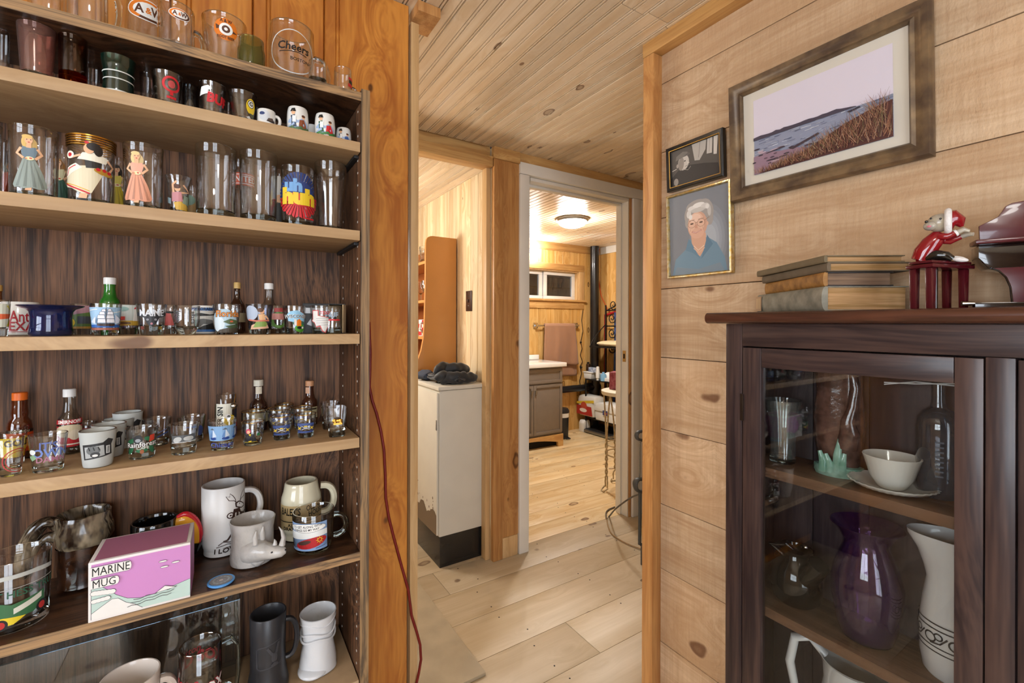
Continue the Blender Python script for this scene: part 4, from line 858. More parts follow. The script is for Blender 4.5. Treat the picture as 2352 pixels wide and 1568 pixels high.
add_item('shot_glass', 5, 176, 224, 968, 'clear shot glass with red rim print behind the frosted row', 'glass', vb=1030, base=.16, art=lambda d: d.rect(-.2, .7, .5, .8, '#9a3a40'), group=G5)
FRO = pbr('frosted_glass', '#d8dcd9', .55, trans=.35, spec=.4)
def tiger(d):
    d.poly([(-.32, .24), (-.36, .66), (.1, .7), (.22, .8), (.36, .74), (.3, .62), (.32, .34), (.1, .3)], '#2b2c2e'); d.poly([(-.28, .28), (-.3, .6), (.12, .63), (.14, .34)], '#a9adad'); d.ell(-.1, .5, .15, .12, '#6b6f70'); d.ell(-.06, .38, .1, .08, '#3a3c3e'); d.ell(-.06, .36, .06, .035, '#d9dad8')
    for k in (-.2, -.1, .0): d.line([(k, .6), (k+.03, .5)], .02, '#26282a')
    d.rect(.16, .38, .25, .6, '#c9cccb'); [d.rect(.185, .41+.03*i, .225, .425+.03*i, '#26282a') for i in range(6)]
GFR = 'row of frosted shot glasses'
for ul, ur, vc, vb, lab in ((180, 270, 987, 1069, 'nearest frosted white shot glass in the row, with black tiger print'), (209, 293, 973, 1047, 'second frosted shot glass from the front of its row'), (234, 310, 962, 1029, 'third frosted shot glass from the front of its row'), (258, 330, 946, 1003, 'rearmost frosted shot glass of its row against the back panel')):
    add_item('frosted_shot_glass', 5, ul, ur, vc, lab, 'glass', vb=vb, base=.1, wall=.003, mats=[FRO, FRO], art=tiger, prof=[(.72, 0), (.76, .02), (.80, .1), (1, 1)], group=GFR)
def rain(d):
    for x, y, a in ((-.3, .62, .5), (.2, .66, -.4), (.34, .5, -.9), (-.3, .34, 1.2), (.26, .32, -1.2), (0, .3, 0)): d.ell(x, y, .15, .07, '#2f6a48', rot=a)
    d.ell(-.1, .68, .12, .13, '#2d2f33'); d.ell(-.1, .64, .07, .06, '#9aa0a6'); d.poly([(.18, .56), (.2, .78), (.34, .8), (.34, .6)], '#c4402c'); d.text('Rainforest', 0, .5, .17, K_, .85, .05, rot=.04); d.text('Rainforest', 0, .5, .165, W_, .85, .012, rot=.04); d.text('CAFE', .02, .38, .08, '#cfd6c8', 1.2, .02); d.ell(.0, .27, .05, .07, '#9a5a38')
add_item('shot_glass', 5, 287, 365, 981, 'shot glass with jungle leaves, gorilla and parrot print', 'glass', vb=1050, base=.2, art=rain, group=G5)
add_item('shot_glass', 5, 326, 396, 960, 'clear shot glass with faint blue print behind the jungle glass', 'glass', vb=1021, base=.2, art=lambda d: d.line([(-.1, .3), (.2, .45), (.4, .5)], .05, '#3a4f86').line([(0, .5), (.3, .62)], .03, '#6a7aa8'), group=G5)
PEW = pbr('pewter', '#9a9c9c', .35, .9)
def pewt(d): d.poly([(-.36, .42), (-.36, .68), (.34, .70), (.38, .46)], '#55585a'); d.ell(-.18, .54, .13, .09, '#b5b8b6', rot=.4); d.ell(.14, .56, .15, .08, '#b5b8b6'); d.line([(-.36, .43), (.38, .47)], .02, '#c9cbc9')
add_item('shot_glass', 5, 385, 459, 973, 'shot glass with rectangular pewter badge', 'glass', vb=1040, base=.24, art=pewt, group=G5)
add_item('shot_glass', 5, 406, 474, 955, 'clear shot glass with dark blue print behind the pewter badge glass', 'glass', vb=1013, base=.2, art=lambda d: d.ell(.3, .45, .14, .2, '#33457f').rect(-.2, .6, .2, .66, '#4a5f9a'), group=G5)
def boats(d):
    d.rect(-.58, .34, .58, .84, '#7fa6cf')
    for x in (-.28, .1, .42): d.ell(x, .42, .11, .05, '#26458a'); d.poly([(x-.02, .45), (x-.0, .74), (x+.12, .5)], '#c9d6e6'); d.poly([(x-.03, .45), (x-.03, .7), (x-.11, .48)], '#5f86bc'); d.poly([(x-.1, .72), (x-.02, .78), (x+.05, .72)], '#56606c')
    d.text('Chicago', 0, .20, .16, '#3a4a94', .95, .02)
add_item('shot_glass', 5, 477, 544, 963, 'shot glass with light blue band of sailboats', 'glass', vb=1030, base=.18, art=boats, group=G5)
def beers(d):
    d.rect(-.24, .05, .12, .8, '#e0dccb'); d.text('BEER SIN', -.12, .45, .13, K_, .8, .03, rot=math.pi/2); d.rect(-.4, .05, -.3, .78, '#6f9a3c'); d.ell(.08, .42, .13, .12, YEL); d.ell(.04, .5, .06, .06, W_); d.ell(.05, .5, .03, .03, K_); d.poly([(.15, .3), (.2, .72), (.36, .76), (.4, .3)], '#2a2c44'); d.poly([(.2, .05), (.2, .25), (.36, .22), (.36, .05)], '#8a7ab0'); d.ell(.26, .3, .06, .05, RED)
rt_, r, h, rz = add_item('cordial_glass', 5, 496, 543, 905, 'tall narrow shot glass with white lettered strip and a hanging silver bell', 'glass', vb=1003, base=.06, prof=P_STR, art=beers)
mb = MB().ball((r*.75, -r*.98, h*.74), .0072, n=12, k=8).build('bell', pbr('bright_silver', '#c9c6c0', .2, 1.0), rt_)
MB().tube([(r*.75, -r*.95, h*.80), (r*.9, -r*.7, h*.93), (r*.9, -r*.5, h*1.0)], .0007, 5).build('cord', GOLD, rt_)
tagl = lambda d: d.rect(-.2, .18, .2, .42, '#b9ad84').rect(-.17, .36, .17, .4, '#3a2c1c')
bottle('liquor_bottle', 5, 573, 615, 872, 'dark brown miniature bottle with silver cap and paper neck seal', vb=979, col='#2a120a', cap='#cfc8b6', neck=.5, capr=.54, shoulder=.6, lab=lambda d: tagl(d).rect(-.05, .73, .06, .87, '#cfc4ae'))
bottle('liquor_bottle', 5, 693, 730, 874, 'dark brown miniature bottle with tan cap near right end of fifth shelf', vb=968, col='#3a1a0c', cap='#c08a62', neck=.5, capr=.54, shoulder=.62, lab=lambda d: tagl(d).rect(-.1, .72, .0, .86, '#c79a7c'))
def nun(d): d.poly([(-.34, .18), (-.28, .52), (-.12, .56), (.06, .5), (.16, .2)], '#23242a'); d.poly([(-.16, .18), (-.15, .54), (-.07, .54), (-.05, .18)], YEL); d.ell(-.17, .66, .1, .11, '#b8405a'); d.ell(-.16, .63, .06, .07, SKIN); d.ell(.22, .5, .07, .07, '#2f6a44'); d.line([(-.34, .18), (.16, .19)], .02, '#b8a22a')
add_item('shot_glass', 5, 555, 607, 968, 'gilt rimmed shot glass with small figure in black robe and red hood', 'glass', vb=1020, base=.24, prof=[(.74, 0), (.78, .02), (.86, .2), (.98, .4), (1, 1)], art=nun, gilt=True, group=G5)
add_item('shot_glass', 5, 554, 611, 944, 'gilt rimmed glass with white letters behind the robed figure glass', 'glass', vb=998, base=.2, prof=[(.74, 0), (.86, .2), (1, .5), (1, 1)], art=lambda d: d.ell(.0, .6, .12, .08, '#cfd2d2').ell(.2, .66, .12, .1, '#cfd2d2').ell(.36, .6, .06, .07, '#cfd2d2'), gilt=True, group=G5)
def planes(d):
    d.rect(-.36, .56, .36, .66, '#3f5288'); d.rect(-.34, .24, .34, .32, '#3f5288'); d.line([(-.2, .36), (.2, .56)], .025, '#c9cdd2'); d.line([(-.2, .56), (.2, .36)], .025, '#c9cdd2')
    for s in (-1, 1): d.rect(s*.24-.09, .34, s*.24+.09, .56, '#33406e'); d.line([(s*.24-.07, .40), (s*.24+.07, .50)], .04, YEL); d.line([(s*.24-.06, .52), (s*.24+.05, .38)], .035, YEL)
    d.rect(-.06, .52, .06, .56, YEL)
GP = 'gilt rimmed glasses with crossed yellow planes'
P_EGG = [(.66, 0), (.70, .02), (.80, .2), (.95, .5), (1, .8), (1, 1)]
for ul, ur, vc, vb, lab in ((621, 673, 955, 1008, 'front left of the gilt rimmed glasses with crossed yellow planes'), (613, 672, 938, 990, 'gilt rimmed glass directly behind the left crossed planes glass'), (631, 675, 929, 975, 'rearmost gilt rimmed glass beside the brown bottle'), (678, 727, 950, 1003, 'front right of the gilt rimmed glasses with crossed yellow planes'), (671, 718, 935, 986, 'gilt rimmed glass directly behind the right crossed planes glass')):
    add_item('shot_glass', 5, ul, ur, vc, lab, 'glass', vb=vb, base=.22, prof=P_EGG, art=planes, gilt=True, group=GP)
def sq_glass(ul, ur, vc, vb, label, emblem):
    x, y, z, r, h = spot(5, ul, ur, vc, None, vb); r *= 1.04
    root = empty('square_shot_glass', (x, y, z+.0004), face_rot(x, y)+.12, label, 'glass', 'square shot glasses')
    def ring(s_, zz, k=20):
        q = []
        for i in range(k):
            a = 2*math.pi*i/k; c, s = math.cos(a), math.sin(a); m = (abs(c)**5+abs(s)**5)**(-.2); q.append((s_*c*m*.78, s_*s*m*.78, zz))
        return q
    lv = [(r*.78, 0), (r*.84, .002), (r*.86, h*.22), (r*1.0, h), (r*1.0-.0012, h+.0006), (r*.98-.0024, h), (r*.84-.003, h*.26), (r*.7, h*.235)]
    vs = []; [vs.extend(ring(a, b)) for a, b in lv]; k = 20; mb = MB(); fs = []
    mb.v = vs
    for i in range(len(lv)-1):
        for j in range(k): mb.f.append([i*k+j, i*k+(j+1) % k, (i+1)*k+(j+1) % k, (i+1)*k+j]); mb.mi.append(1 if i < 2 or i >= 6 else 0); mb.sm.append(True)
    mb.f.append(list(range(k))[::-1]); mb.mi.append(1); mb.sm.append(False); mb.f.append([(len(lv)-1)*k+j for j in range(k)]); mb.mi.append(1); mb.sm.append(False)
    mb.build('body', [GC, GB], root)
    if emblem:
        e = MB()
        for i in range(9): e.ball(((random.random()-.5)*r*.6, -r*.80, h*(.48+.1*random.random()+.02*(i % 3))), (.0042, .0012, .0036), n=8, k=5)
        e.box((-r*.34, -r*.80-.001, h*.44), (r*.34, -r*.80+.001, h*.50)); e.build('gold_emblem', GOLD, root)
sq_glass(746, 801, 934, 1000, 'square clear shot glass with raised gold castle emblem', True)
sq_glass(733, 784, 923, 983, 'plain square clear shot glass behind the gold emblem one', False)
# ---------------------------------------------------------------- shelf 6
def hess(d):
    d.poly([(-.5, .80), (-.2, .84), (.15, .84), (.4, .80), (.4, .74), (.1, .78), (-.2, .78), (-.5, .74)], '#b9bcb8')
    d.text('FIRST HESS TRUCK', .02, .56, .095, '#2f5a44', .95, .02, rot=.0); d.rect(-.34, .64, .4, .645, '#cfd2cc')
    d.poly([(-.5, .22), (-.5, .44), (-.22, .46), (-.12, .42), (.24, .48), (.24, .3), (.1, .22)], '#3a6a44'); d.poly([(-.1, .36), (.2, .46), (.2, .38), (-.1, .28)], '#d8d6c8'); d.poly([(-.46, .34), (-.44, .42), (-.3, .42), (-.28, .34)], '#aebcc4'); d.poly([(-.5, .14), (-.5, .26), (-.2, .26), (.02, .22), (-.1, .14)], '#e0c62c')
    for x in (-.22, .2): d.ell(x, .16 if x < 0 else .26, .07, .08, '#1d1d1d'); d.ell(x, .16 if x < 0 else .26, .042, .05, '#b8302c')
    d.ell(-.42, .28, .05, .05, '#dcdcd4')
add_item('tumbler', 6, -62, 122, 1272, 'large clear tumbler with green and yellow truck print, bottom left', 'glass', vb=1428, base=.12, wall=.003, prof=P_TUMB, art=hess, pa=.25, n=40)
DRIP = wood('drip_glaze', '#93836a', '#20130b', '#0d0705', 'Z', grain=26, stretch=.5, contrast=1.1, kscale=12, kr=.05, rough=.16, var=0, fine=1.0, swirl=2.5, coat=.8)
DARKG = pbr('dark_brown_glaze', '#1c0f08', .2, coat=.3, color2='#3d2212', vscale=60)
x, y, z, r, h = spot(6, 122, 262, 1176, None, 1330)
t = empty('drip_glaze_mug', (x, y, z+.0004), face_rot(x, y), 'brown drip glazed pottery mug with rustic branch handle', 'mug')
def lump(a, i): return 1+.03*math.sin(5*a+i)+.02*math.sin(11*a+2*i)
MB().lathe([(0, .001), (r*.78, 0), (r*.86, .004), (r*.80, h*.10), (r*.90, h*.30), (r*.92, h*.5), (r*.92, h*.58)], 36, caps=(False, False), fn=lambda a, i: 1+.02*abs(math.sin(7*a+i))).build('lower_body', DARKG, t)
MB().lathe([(r*.92, h*.58), (r*1.0, h*.64), (r*1.0, h*.80), (r*.93, h*.90), (r*.95, h), (r*.9, h*1.01), (r*.85, h*.97), (r*.8, h*.6), (r*.7, h*.1), (0, h*.08)], 36, caps=(False, False), fn=lump).build('glazed_collar', DRIP, t)
MB().tube(spl([(-r*.85, 0, h*.90), (-r*1.15, -.004, h*.98), (-r*1.5, 0, h*.90), (-r*1.8, .003, h*.68), (-r*1.86, 0, h*.42), (-r*1.72, 0, h*.28)]), spr([.011, .010, .013, .012, .012, .006]), 12).tube(spl([(-r*.85, 0, h*.70), (-r*1.1, .002, h*.76), (-r*1.4, 0, h*.70), (-r*1.66, 0, h*.55)]), spr([.008, .009, .007, .006]), 10).build('branch_handle', DRIP, t)
TOU = pbr('black_gloss_ceramic', '#0c0b0b', .1, coat=.6)
t2, r, h, rz = ceramic('toucan_mug', 6, 300, 410, 1192, 'black mug with yellow and red bird beak handle behind the pink box', 'mug', Y=1.15, prof=P_STR, mat=TOU, hh=.098)
MB().tube(spl([(r*.85, -r*.3, h*.86), (r*1.3, -r*.3, h*.88), (r*1.62, -r*.3, h*.68), (r*1.68, -r*.3, h*.42), (r*1.5, -r*.3, h*.2)]), spr([.012, .016, .016, .013, .008]), 14, flat=.6).build('beak', pbr('beak_yellow', '#e0a02c', .2, coat=.4), t2)
MB().tube(spl([(r*.95, -r*.33, h*1.0), (r*1.35, -r*.33, h*1.03), (r*1.78, -r*.33, h*.84), (r*1.97, -r*.33, h*.56), (r*1.9, -r*.33, h*.34)]), spr([.004, .006, .0065, .006, .003]), 10).build('beak_ridge', pbr('beak_red', '#b81f2a', .2, coat=.4), t2)
MB().tube(spl([(r*1.70, -r*.32, h*.40), (r*1.58, -r*.34, h*.24), (r*1.34, -r*.32, h*.1)]), spr([.015, .0125, .004]), 12, flat=.75).build('beak_tip', TOU, t2)
# pink cardboard box
q0 = onZ(202, 1432, SZ[6]); q1 = onZ(437, 1371, SZ[6]); dx = (q1-q0); W = dx.length; ang = math.atan2(dx.y, dx.x)
hb = onY(199, 1284, q0.y).z-SZ[6]; hb = .0985
t = empty('gift_carton', (q0.x, q0.y, SZ[6]+.0004), ang, 'pink and mint cardboard box with wave print and black lettering', 'box')
dep = .098
MB().box((0, 0, 0), (W, dep, hb), 0, .001).build('carton', pbr('white_card', '#e4dedb', .5), t)
d = Dec(); m_ = .004
d.rect(m_, m_, W, hb-m_, '#c886c0')
def arc(pts): return pts
# generic waves: mint hills with pale scalloped crests
mint, pale, ln = '#b9cfc6', '#e6e3de', '#4a4a50'
def hill(pts, c):
    d.poly(pts, c); d.line(pts, .0007, ln)
hill([(m_, m_), (m_, .062), (.014, .058), (.026, .047), (.036, .036), (.05, .026), (.066, .0215), (.086, .022), (W, .034), (W, m_)], mint)
hill([(m_, m_), (m_, .014), (.016, .022), (.03, .031), (.038, .03), (.048, .02), (.06, .013), (.07, m_)], pale)
def scallop(x0, y0, x1, y1, n, r_):
    for i in range(n):
        t_ = i/(n-1); d.ell(x0+(x1-x0)*t_, y0+(y1-y0)*t_, r_*1.25, r_, ln, n=12)
    for i in range(n):
        t_ = i/(n-1); d.ell(x0+(x1-x0)*t_, y0+(y1-y0)*t_, r_*1.25-.0006, r_-.0006, pale, n=12)
scallop(.008, .047, .03, .044, 6, .0045); scallop(.008, .034, .024, .035, 4, .004)
for k in range(3):
    d.line([(.05+.006*i+.004*k, .011+.006*k*.8+.0006*i+.0012*math.sin(i*1.9+k)) for i in range(11)], .0008, ln)
for cx, cyy in ((.098, .076), (.116, .070), (.100, .066)):
    d.ell(cx, cyy, .006, .0018, ln, n=12); d.ell(cx, cyy, .0055, .0013, pale, n=12)
d.poly([(.087, .0235), (.101, .033), (.117, .026)], ln); d.poly([(.089, .0242), (.101, .0322), (.1155, .0264)], pale)
d.rect(m_, hb-.0245, .052, hb-.0075, ln); d.rect(m_, hb-.024, .0515, hb-.008, pale); d.ell(.0515, hb-.016, .004, .008, pale, n=12)
d.rect(m_, hb-.0435, .036, hb-.0285, ln); d.rect(m_, hb-.043, .0355, hb-.029, pale); d.ell(.0355, hb-.036, .004, .007, pale, n=12)
d.text('MARINE', .029, hb-.0165, .0140, K_, .70, .0); d.text('MUG', .0205, hb-.0365, .0130, K_, .76, .0)
d.build('front_print', t, lambda x, y, o: (x, -.0004-o*.5, y), 1, sl=0)
d = Dec(); d.rect(.006, .005, W-.006, dep-.005, '#b0708f'); d.build('lid_print', t, lambda x, y, o: (x, y, hb+.0004), 1, sl=0)
d = Dec(); d.rect(.004, .0, dep-.003, hb-.005, '#c886c0'); d.build('side_print', t, lambda x, y, o: (W+.0004, x, y), 1, sl=0)
def moose(d):
    c = '#3a241d'; L = lambda p_, w_: d.line(p_, w_, c)
    for sx in (-1, 1):   # antlers: open palm shapes
        o_ = [(.10+sx*.03, .76), (.10+sx*.06, .80), (.10+sx*.13, .82), (.10+sx*.17, .89), (.10+sx*.12, .87), (.10+sx*.12, .92), (.10+sx*.08, .88), (.10+sx*.05, .83), (.10+sx*.03, .76)]
        L(o_, .009)
    d.poly([(.06, .70), (.05, .76), (.10, .78), (.16, .75), (.22, .70), (.22, .66), (.16, .65), (.11, .67)], c); d.poly([(.08, .705), (.075, .745), (.11, .76), (.155, .735), (.205, .695), (.205, .675), (.16, .665), (.12, .685)], '#d9d6d2'); d.ell(.12, .735, .008, .01, c, n=8)
    d.ell(-.01, .60, .05, .045, c); d.ell(-.01, .60, .035, .03, '#d9d6d2'); d.ell(-.01, .6, .015, .013, c)
    d.poly([(.03, .68), (.0, .54), (.02, .44), (.14, .44), (.16, .56), (.12, .67)], c); d.poly([(.05, .62), (.04, .50), (.06, .50), (.07, .62)], '#d9d6d2'); d.poly([(.10, .62), (.1, .5), (.125, .5), (.125, .6)], '#d9d6d2')
    L([(.13, .60), (.20, .57), (.235, .60)], .02); L([(.24, .44), (.235, .6), (.255, .74), (.27, .78)], .011)
    L([(.04, .45), (.02, .36), (-.03, .28), (-.05, .25)], .024); L([(.11, .45), (.13, .36), (.09, .28), (.10, .24)], .024); L([(-.05, .25), (-.1, .245)], .022); L([(.1, .24), (.16, .235)], .022)
    L([(-.16, .20), (-.1, .24), (.02, .21), (.12, .23), (.22, .22), (.28, .19)], .01); L([(-.18, .17), (-.05, .20), (.1, .17), (.26, .17)], .008); L([(-.1, .145), (.05, .16), (.2, .145)], .006)
    d.text('I LOVE ME', .02, .105, .075, '#2a1c18', .95, .02)
WHM = pbr('white_matt_mug', '#d9d6d2', .35)
ceramic('moose_mug', 6, 463, 564, 1111, 'tall white mug with brown hiking moose drawing', 'mug', vb=1256, prof=[(.86, 0), (.90, .015), (.90, .09), (.93, .11), (1, .2), (1, 1)], mat=WHM, wall=.004, art=moose, pa=.35, handle=loop_handle(WHM, top=.86, bot=.36, out=.78, th=.085, flat=1.2), n=40)
# rhino mug
x, y, z, r, h = spot(6, 527, 634, 1190, None, 1286)
t = empty('rhino_mug', (x, y, z+.0004), face_rot(x, y), 'grey ceramic mug modelled as a rhinoceros head', 'mug')
RH = pbr('grey_rhino_glaze', '#b9b5b0', .28, coat=.3, bump=.5, bscale=120, var=.18, vscale=40)
MB().lathe([(0, .001), (r*.8, 0), (r*.95, .003), (r*.98, h*.15), (r*.92, h*.45), (r*.92, h*.75), (r*.98, h*.95), (r, h), (r*.96, h*1.012), (r*.9, h*.98), (r*.82, h*.7), (r*.82, h*.12), (0, h*.08)], 40, caps=(False, False)).build('cup', RH, t)
hp = [(.0, -r*.55, h*.36), (r*.3, -r*1.0, h*.40), (r*.62, -r*1.32, h*.42), (r*.95, -r*1.5, h*.40), (r*1.22, -r*1.58, h*.40), (r*1.38, -r*1.6, h*.41)]
MB().tube(hp, [r*.62, r*.5, r*.38, r*.29, r*.25, r*.14], 18, flat=1.05).build('head', RH, t)
MB().tube([(r*.1, -r*.62, h*.2), (r*.28, -r*.95, h*.18), (r*.5, -r*1.1, h*.22)], [r*.4, r*.3, r*.12], 12).build('throat_fold', RH, t)
MB().tube([(r*1.22, -r*1.6, h*.55), (r*1.28, -r*1.62, h*.72), (r*1.2, -r*1.6, h*.88), (r*1.08, -r*1.58, h*.98)], [r*.15, r*.1, r*.06, r*.012], 10).build('horn', RH, t)
MB().tube([(r*.92, -r*1.5, h*.57), (r*.93, -r*1.5, h*.64), (r*.9, -r*1.5, h*.70)], [r*.11, r*.07, r*.012], 10).build('small_horn', RH, t)
for ex, ey in ((.12, -1.32), (.42, -.92)): MB().tube([(r*ex, r*ey, h*.62), (r*(ex-.02), r*ey, h*.78), (r*(ex+.02), r*ey, h*.93)], [r*.1, r*.11, r*.02], 10, flat=.6).build('ear', RH, t)
MB().ball((r*.80, -r*1.72, h*.45), (.003, .0016, .0022), n=10, k=6).build('eye', pbr('black_paint', '#0e0d0c', .2), t)
MB().ball((r*1.36, -r*1.74, h*.45), (.0018, .0012, .0014), n=8, k=5).build('nostril', MAT['black_paint'], t)
# cream stein
CRM = pbr('cream_stoneware', '#d8d0b4', .15, coat=.4)
def stein(d):
    d.rect(-.62, .22, .62, .66, '#c2a878'); d.text("BALEY'S", -.24, .545, .13, '#26231c', .62, .02); d.text('OLD ALE', .22, .60, .1, '#26231c', .62, .02, rot=.06); d.text('HOUSE', .24, .49, .1, '#26231c', .7, .02, rot=.06); d.text('New York Office', .0, .42, .045, '#26231c', .8, .01); d.rect(-.6, .365, .5, .38, '#26231c'); d.text('ALE', -.2, .31, .06, '#26231c', 1, .02); d.text('DRAW ONE', -.14, .245, .06, '#26231c', 1, .03)
ceramic('ale_stein', 6, 646, 739, 1105, 'cream stoneware stein with tan band of ale house lettering', 'stein', vb=1226, prof=[(.90, 0), (.93, .01), (.93, .12), (.97, .14), (1, .2), (1, .68), (.98, .75), (.88, .86), (.84, .96), (.82, 1)], mat=CRM, wall=.006, art=stein, pa=.1, handle=loop_handle(CRM, top=.88, bot=.36, out=.7, th=.1, flat=1.15), n=40)
def gpanel(d):
    d.rect(-.46, .14, .56, .84, '#86a3cc'); d.poly([(-.46, .42), (-.46, .62), (.56, .64), (.56, .5)], '#e4e6e4'); d.ell(.05, .72, .48, .11, ln); d.ell(.05, .72, .47, .102, W_); d.text('TO GET ALONG WITH', .06, .755, .06, K_, .85, .015, rot=.05); d.text('THINGS GO MY WAY', .04, .675, .055, K_, .85, .015, rot=.05)
    d.ell(.16, .34, .38, .13, '#b3262a', rot=.2); d.ell(-.0, .36, .16, .05, '#4a342c', rot=.2); d.ring(.36, .40, .04, .055, YEL)
    for i in range(8): a = i*.785; d.line([(.36+.06*math.cos(a), .40+.06*math.sin(a)), (.36+.09*math.cos(a), .40+.09*math.sin(a))], .012, YEL)
    d.line([(.26, .2), (.5, .24)], .012, '#26345a')
add_item('glass_mug', 6, 672, 769, 1170, 'clear glass mug with blue comic panel, red sled and lettering', 'mug', vb=1258, base=.08, wall=.003, prof=[(.72, 0), (.80, .02), (.90, .1), (.95, .3), (1, 1)], art=gpanel, pa=-.45, handle=loop_handle(solid_glass('clear_glass_base'), top=.8, bot=.25, out=.62, th=.07), n=40)
q = onZ(508, 1339, SZ[6])
t = empty('blue_disc', (q.x, q.y, SZ[6]+.0006), face_rot(q.x, q.y), 'small round blue and grey disc lying on the lower shelf', 'disc')
MB().lathe([(0, 0), (.019, 0), (.0225, .003), (.0225, .005), (.0205, .0062), (.019, .0052), (0, .0052)], 36, caps=(False, False)).build('rim', pbr('sky_blue_plastic', '#5a97d6', .3), t)
d = Dec(); d.ell(0, 0, .0185, .0185, '#8f9196', n=32); d.ring(0, 0, .006, .0066, '#a8b4be'); d.ell(0, 0, .0035, .003, '#d8cfcb')
for i in range(12): a = i*math.pi/6; d.ell(.0125*math.cos(a), .0125*math.sin(a), .002, .003, '#a9b6bd', rot=a, n=8)
d.build('face', t, lambda x, y, o: (x, y, .0056+o*.3), 1, sl=0)
# ---------------------------------------------------------------- shelf 7
BLK = pbr('black_matt_ceramic', '#2b2b2e', .35)
t, r, h, rz = ceramic('black_mug', 7, 574, 660, 1406, 'tall matt black mug with embossed rabbit badge', 'mug', Y=1.075, prof=[(1, 0), (1.12, .02), (1.14, .1), (1.05, .2), (.96, .32), (.95, .6), (1, 1)], mat=BLK, wall=.004, handle=loop_handle(BLK, top=.86, bot=.36, out=.62, th=.075, flat=1.3), n=40)
d = Dec(); d.line([(-.16, .42), (-.17, .64), (-.14, .67), (.12, .72)], .012, '#3c3c40'); d.line([(-.16, .42), (-.12, .40), (.12, .42), (.14, .46)], .012, '#3c3c40'); d.ell(.04, .52, .035, .06, '#3a3a3e'); d.line([(.02, .56), (-.04, .66)], .03, '#3a3a3e'); d.line([(.06, .57), (.09, .70)], .03, '#3a3a3e'); d.poly([(.0, .44), (.04, .47), (.08, .45), (.08, .42), (.0, .42)], '#3a3a3e')
d.build('badge', t, wrap(rz, .15), h, eps=.0003)
PEA = pbr('pearl_glaze', '#cfd0d2', .18, coat=.6, bump=.35, bscale=70)
x, y, z, r, h = spot(7, 697, 780, 1401, 1.085); x -= .006
t = empty('boot_vase', (x, y, z+.0004), face_rot(x, y), 'iridescent white glass boot shaped vase', 'boot')
MB().lathe([(0, .001), (r*.9, 0), (r*1.04, .004), (r*1.05, h*.06), (r*1.02, h*.16), (r*.92, h*.34), (r*.86, h*.5), (r*.9, h*.75), (r*1.0, h*.96), (r*1.02, h), (r*.97, h*1.005), (r*.9, h*.93), (r*.8, h*.6), (r*.8, h*.1), (0, h*.08)], 40, caps=(False, False), fn=lambda a, i: 1+(.025*math.sin(4*a+i*1.7) if i not in (8, 9, 10) else 0)).build('leg', PEA, t)
MB().ball((-r*.25, -r*.38, h*.088), (r*.86, r*.95, h*.086), n=28, k=16).build('foot', PEA, t)
for k, zz in enumerate((.62, .72, .88)): MB().tube([((r*.95)*math.cos(a), (r*.95)*math.sin(a), h*zz+.004*math.sin(3*a+k)) for a in [2*math.pi*j/30 for j in range(30)]], .0022, 6, closed=True).build('relief_band', PEA, t)
def sox(d): d.text('Boston', -.1, .66, .085, '#a32632', .9, .01, shear=.2); d.text('RED SOX', .02, .52, .14, '#a32632', .85, .06, arc=.05); d.text('RED SOX', .02, .52, .14, W_, .85, .02, arc=.05); d.ell(.04, .28, .2, .13, W_); d.poly([(.0, .34), (.02, .44), (.08, .42), (.1, .34)], '#a8324a')
rt_, r, h, rz = add_item('glass_mug', 7, 411, 512, 1478, 'clear glass mug with red and white team lettering on the lowest shelf', 'mug', Y=1.06, base=.12, wall=.004, prof=P_STR, art=sox, pa=-.3, n=40)
MB().tube([(r*.95, 0, h*.93), (r*1.45, 0, h*.95), (r*1.75, 0, h*.84), (r*1.78, 0, h*.5), (r*1.7, 0, h*.25), (r*1.0, 0, h*.16)], r*.12, 10, flat=1.3).build('handle', MAT['clear_glass_base'], rt_)
d = Dec(); d.text('Boston', .1, .82, .085, '#a32632', .9, .01, shear=.2, flip=True); d.text('RED SOX', .0, .70, .14, '#a32632', .85, .05, flip=True); d.build('back_print', rt_, wrap(rz, math.pi+.2, gap=.0004), h)
CUPW = pbr('blush_china', '#ddd0c4', .2, coat=.3)
ceramic('china_cup', 7, 224, 372, 1552, 'cream white china mug inside the clear case at bottom left', 'mug', Y=1.06, prof=[(.62, 0), (.68, .03), (.9, .4), (1, 1)], mat=CUPW, handle=loop_handle(CUPW, top=.8, bot=.3, out=.5, th=.08), n=40)
# clear acrylic display case: thin walls
AC = thin_glass('acrylic', '#f3f6f8', '#93a6b4', refl=1.6)
acz = SZ[7]; a_top = .165
t = empty('display_case', (-.155, 1.10, acz+.0004), 0, 'clear acrylic display case standing on the lowest shelf', 'case')
X0, X1, Y0, Y1 = -.205, .185, .055, .098
MB().box((X0, Y0, 0), (X1, Y0+.003, a_top)).build('front_pane', AC, t)
MB().box((X0, Y1-.003, 0), (X1, Y1, a_top)).build('rear_pane', AC, t)
MB().box((X0, Y0+.003, a_top-.003), (X1, Y1-.003, a_top), 0).build('top_pane', AC, t)
MB().box((X1-.003, Y0+.003, 0), (X1, Y1-.003, a_top-.003)).build('end_pane', AC, t)
MB().tube([(X0, Y0, a_top), (X1, Y0, a_top)], .0012, 6).build('polished_edge', solid_glass('acrylic_edge', '#dfeaf2', 1.3), t)
x, y, z, r, h = spot(7, 494, 566, 1560, 1.02)
t = empty('glass_decanter', (x, y, z+.0004), face_rot(x, y), 'small clear decanter with ball stopper at the bottom of the frame', 'decanter')
mb, _ = glass_mesh(r*.9, .05, P_BARREL, .002, .008); mb.build('body', [GC, GB, GR], t)
MB().ball((-r*.3, -r*.1, .072), .0125, n=18, k=12).lathe([(.006, .045), (.006, .062)], 14, (-r*.3, -r*.1, 0)).build('stopper', MAT['clear_glass_base'], t)
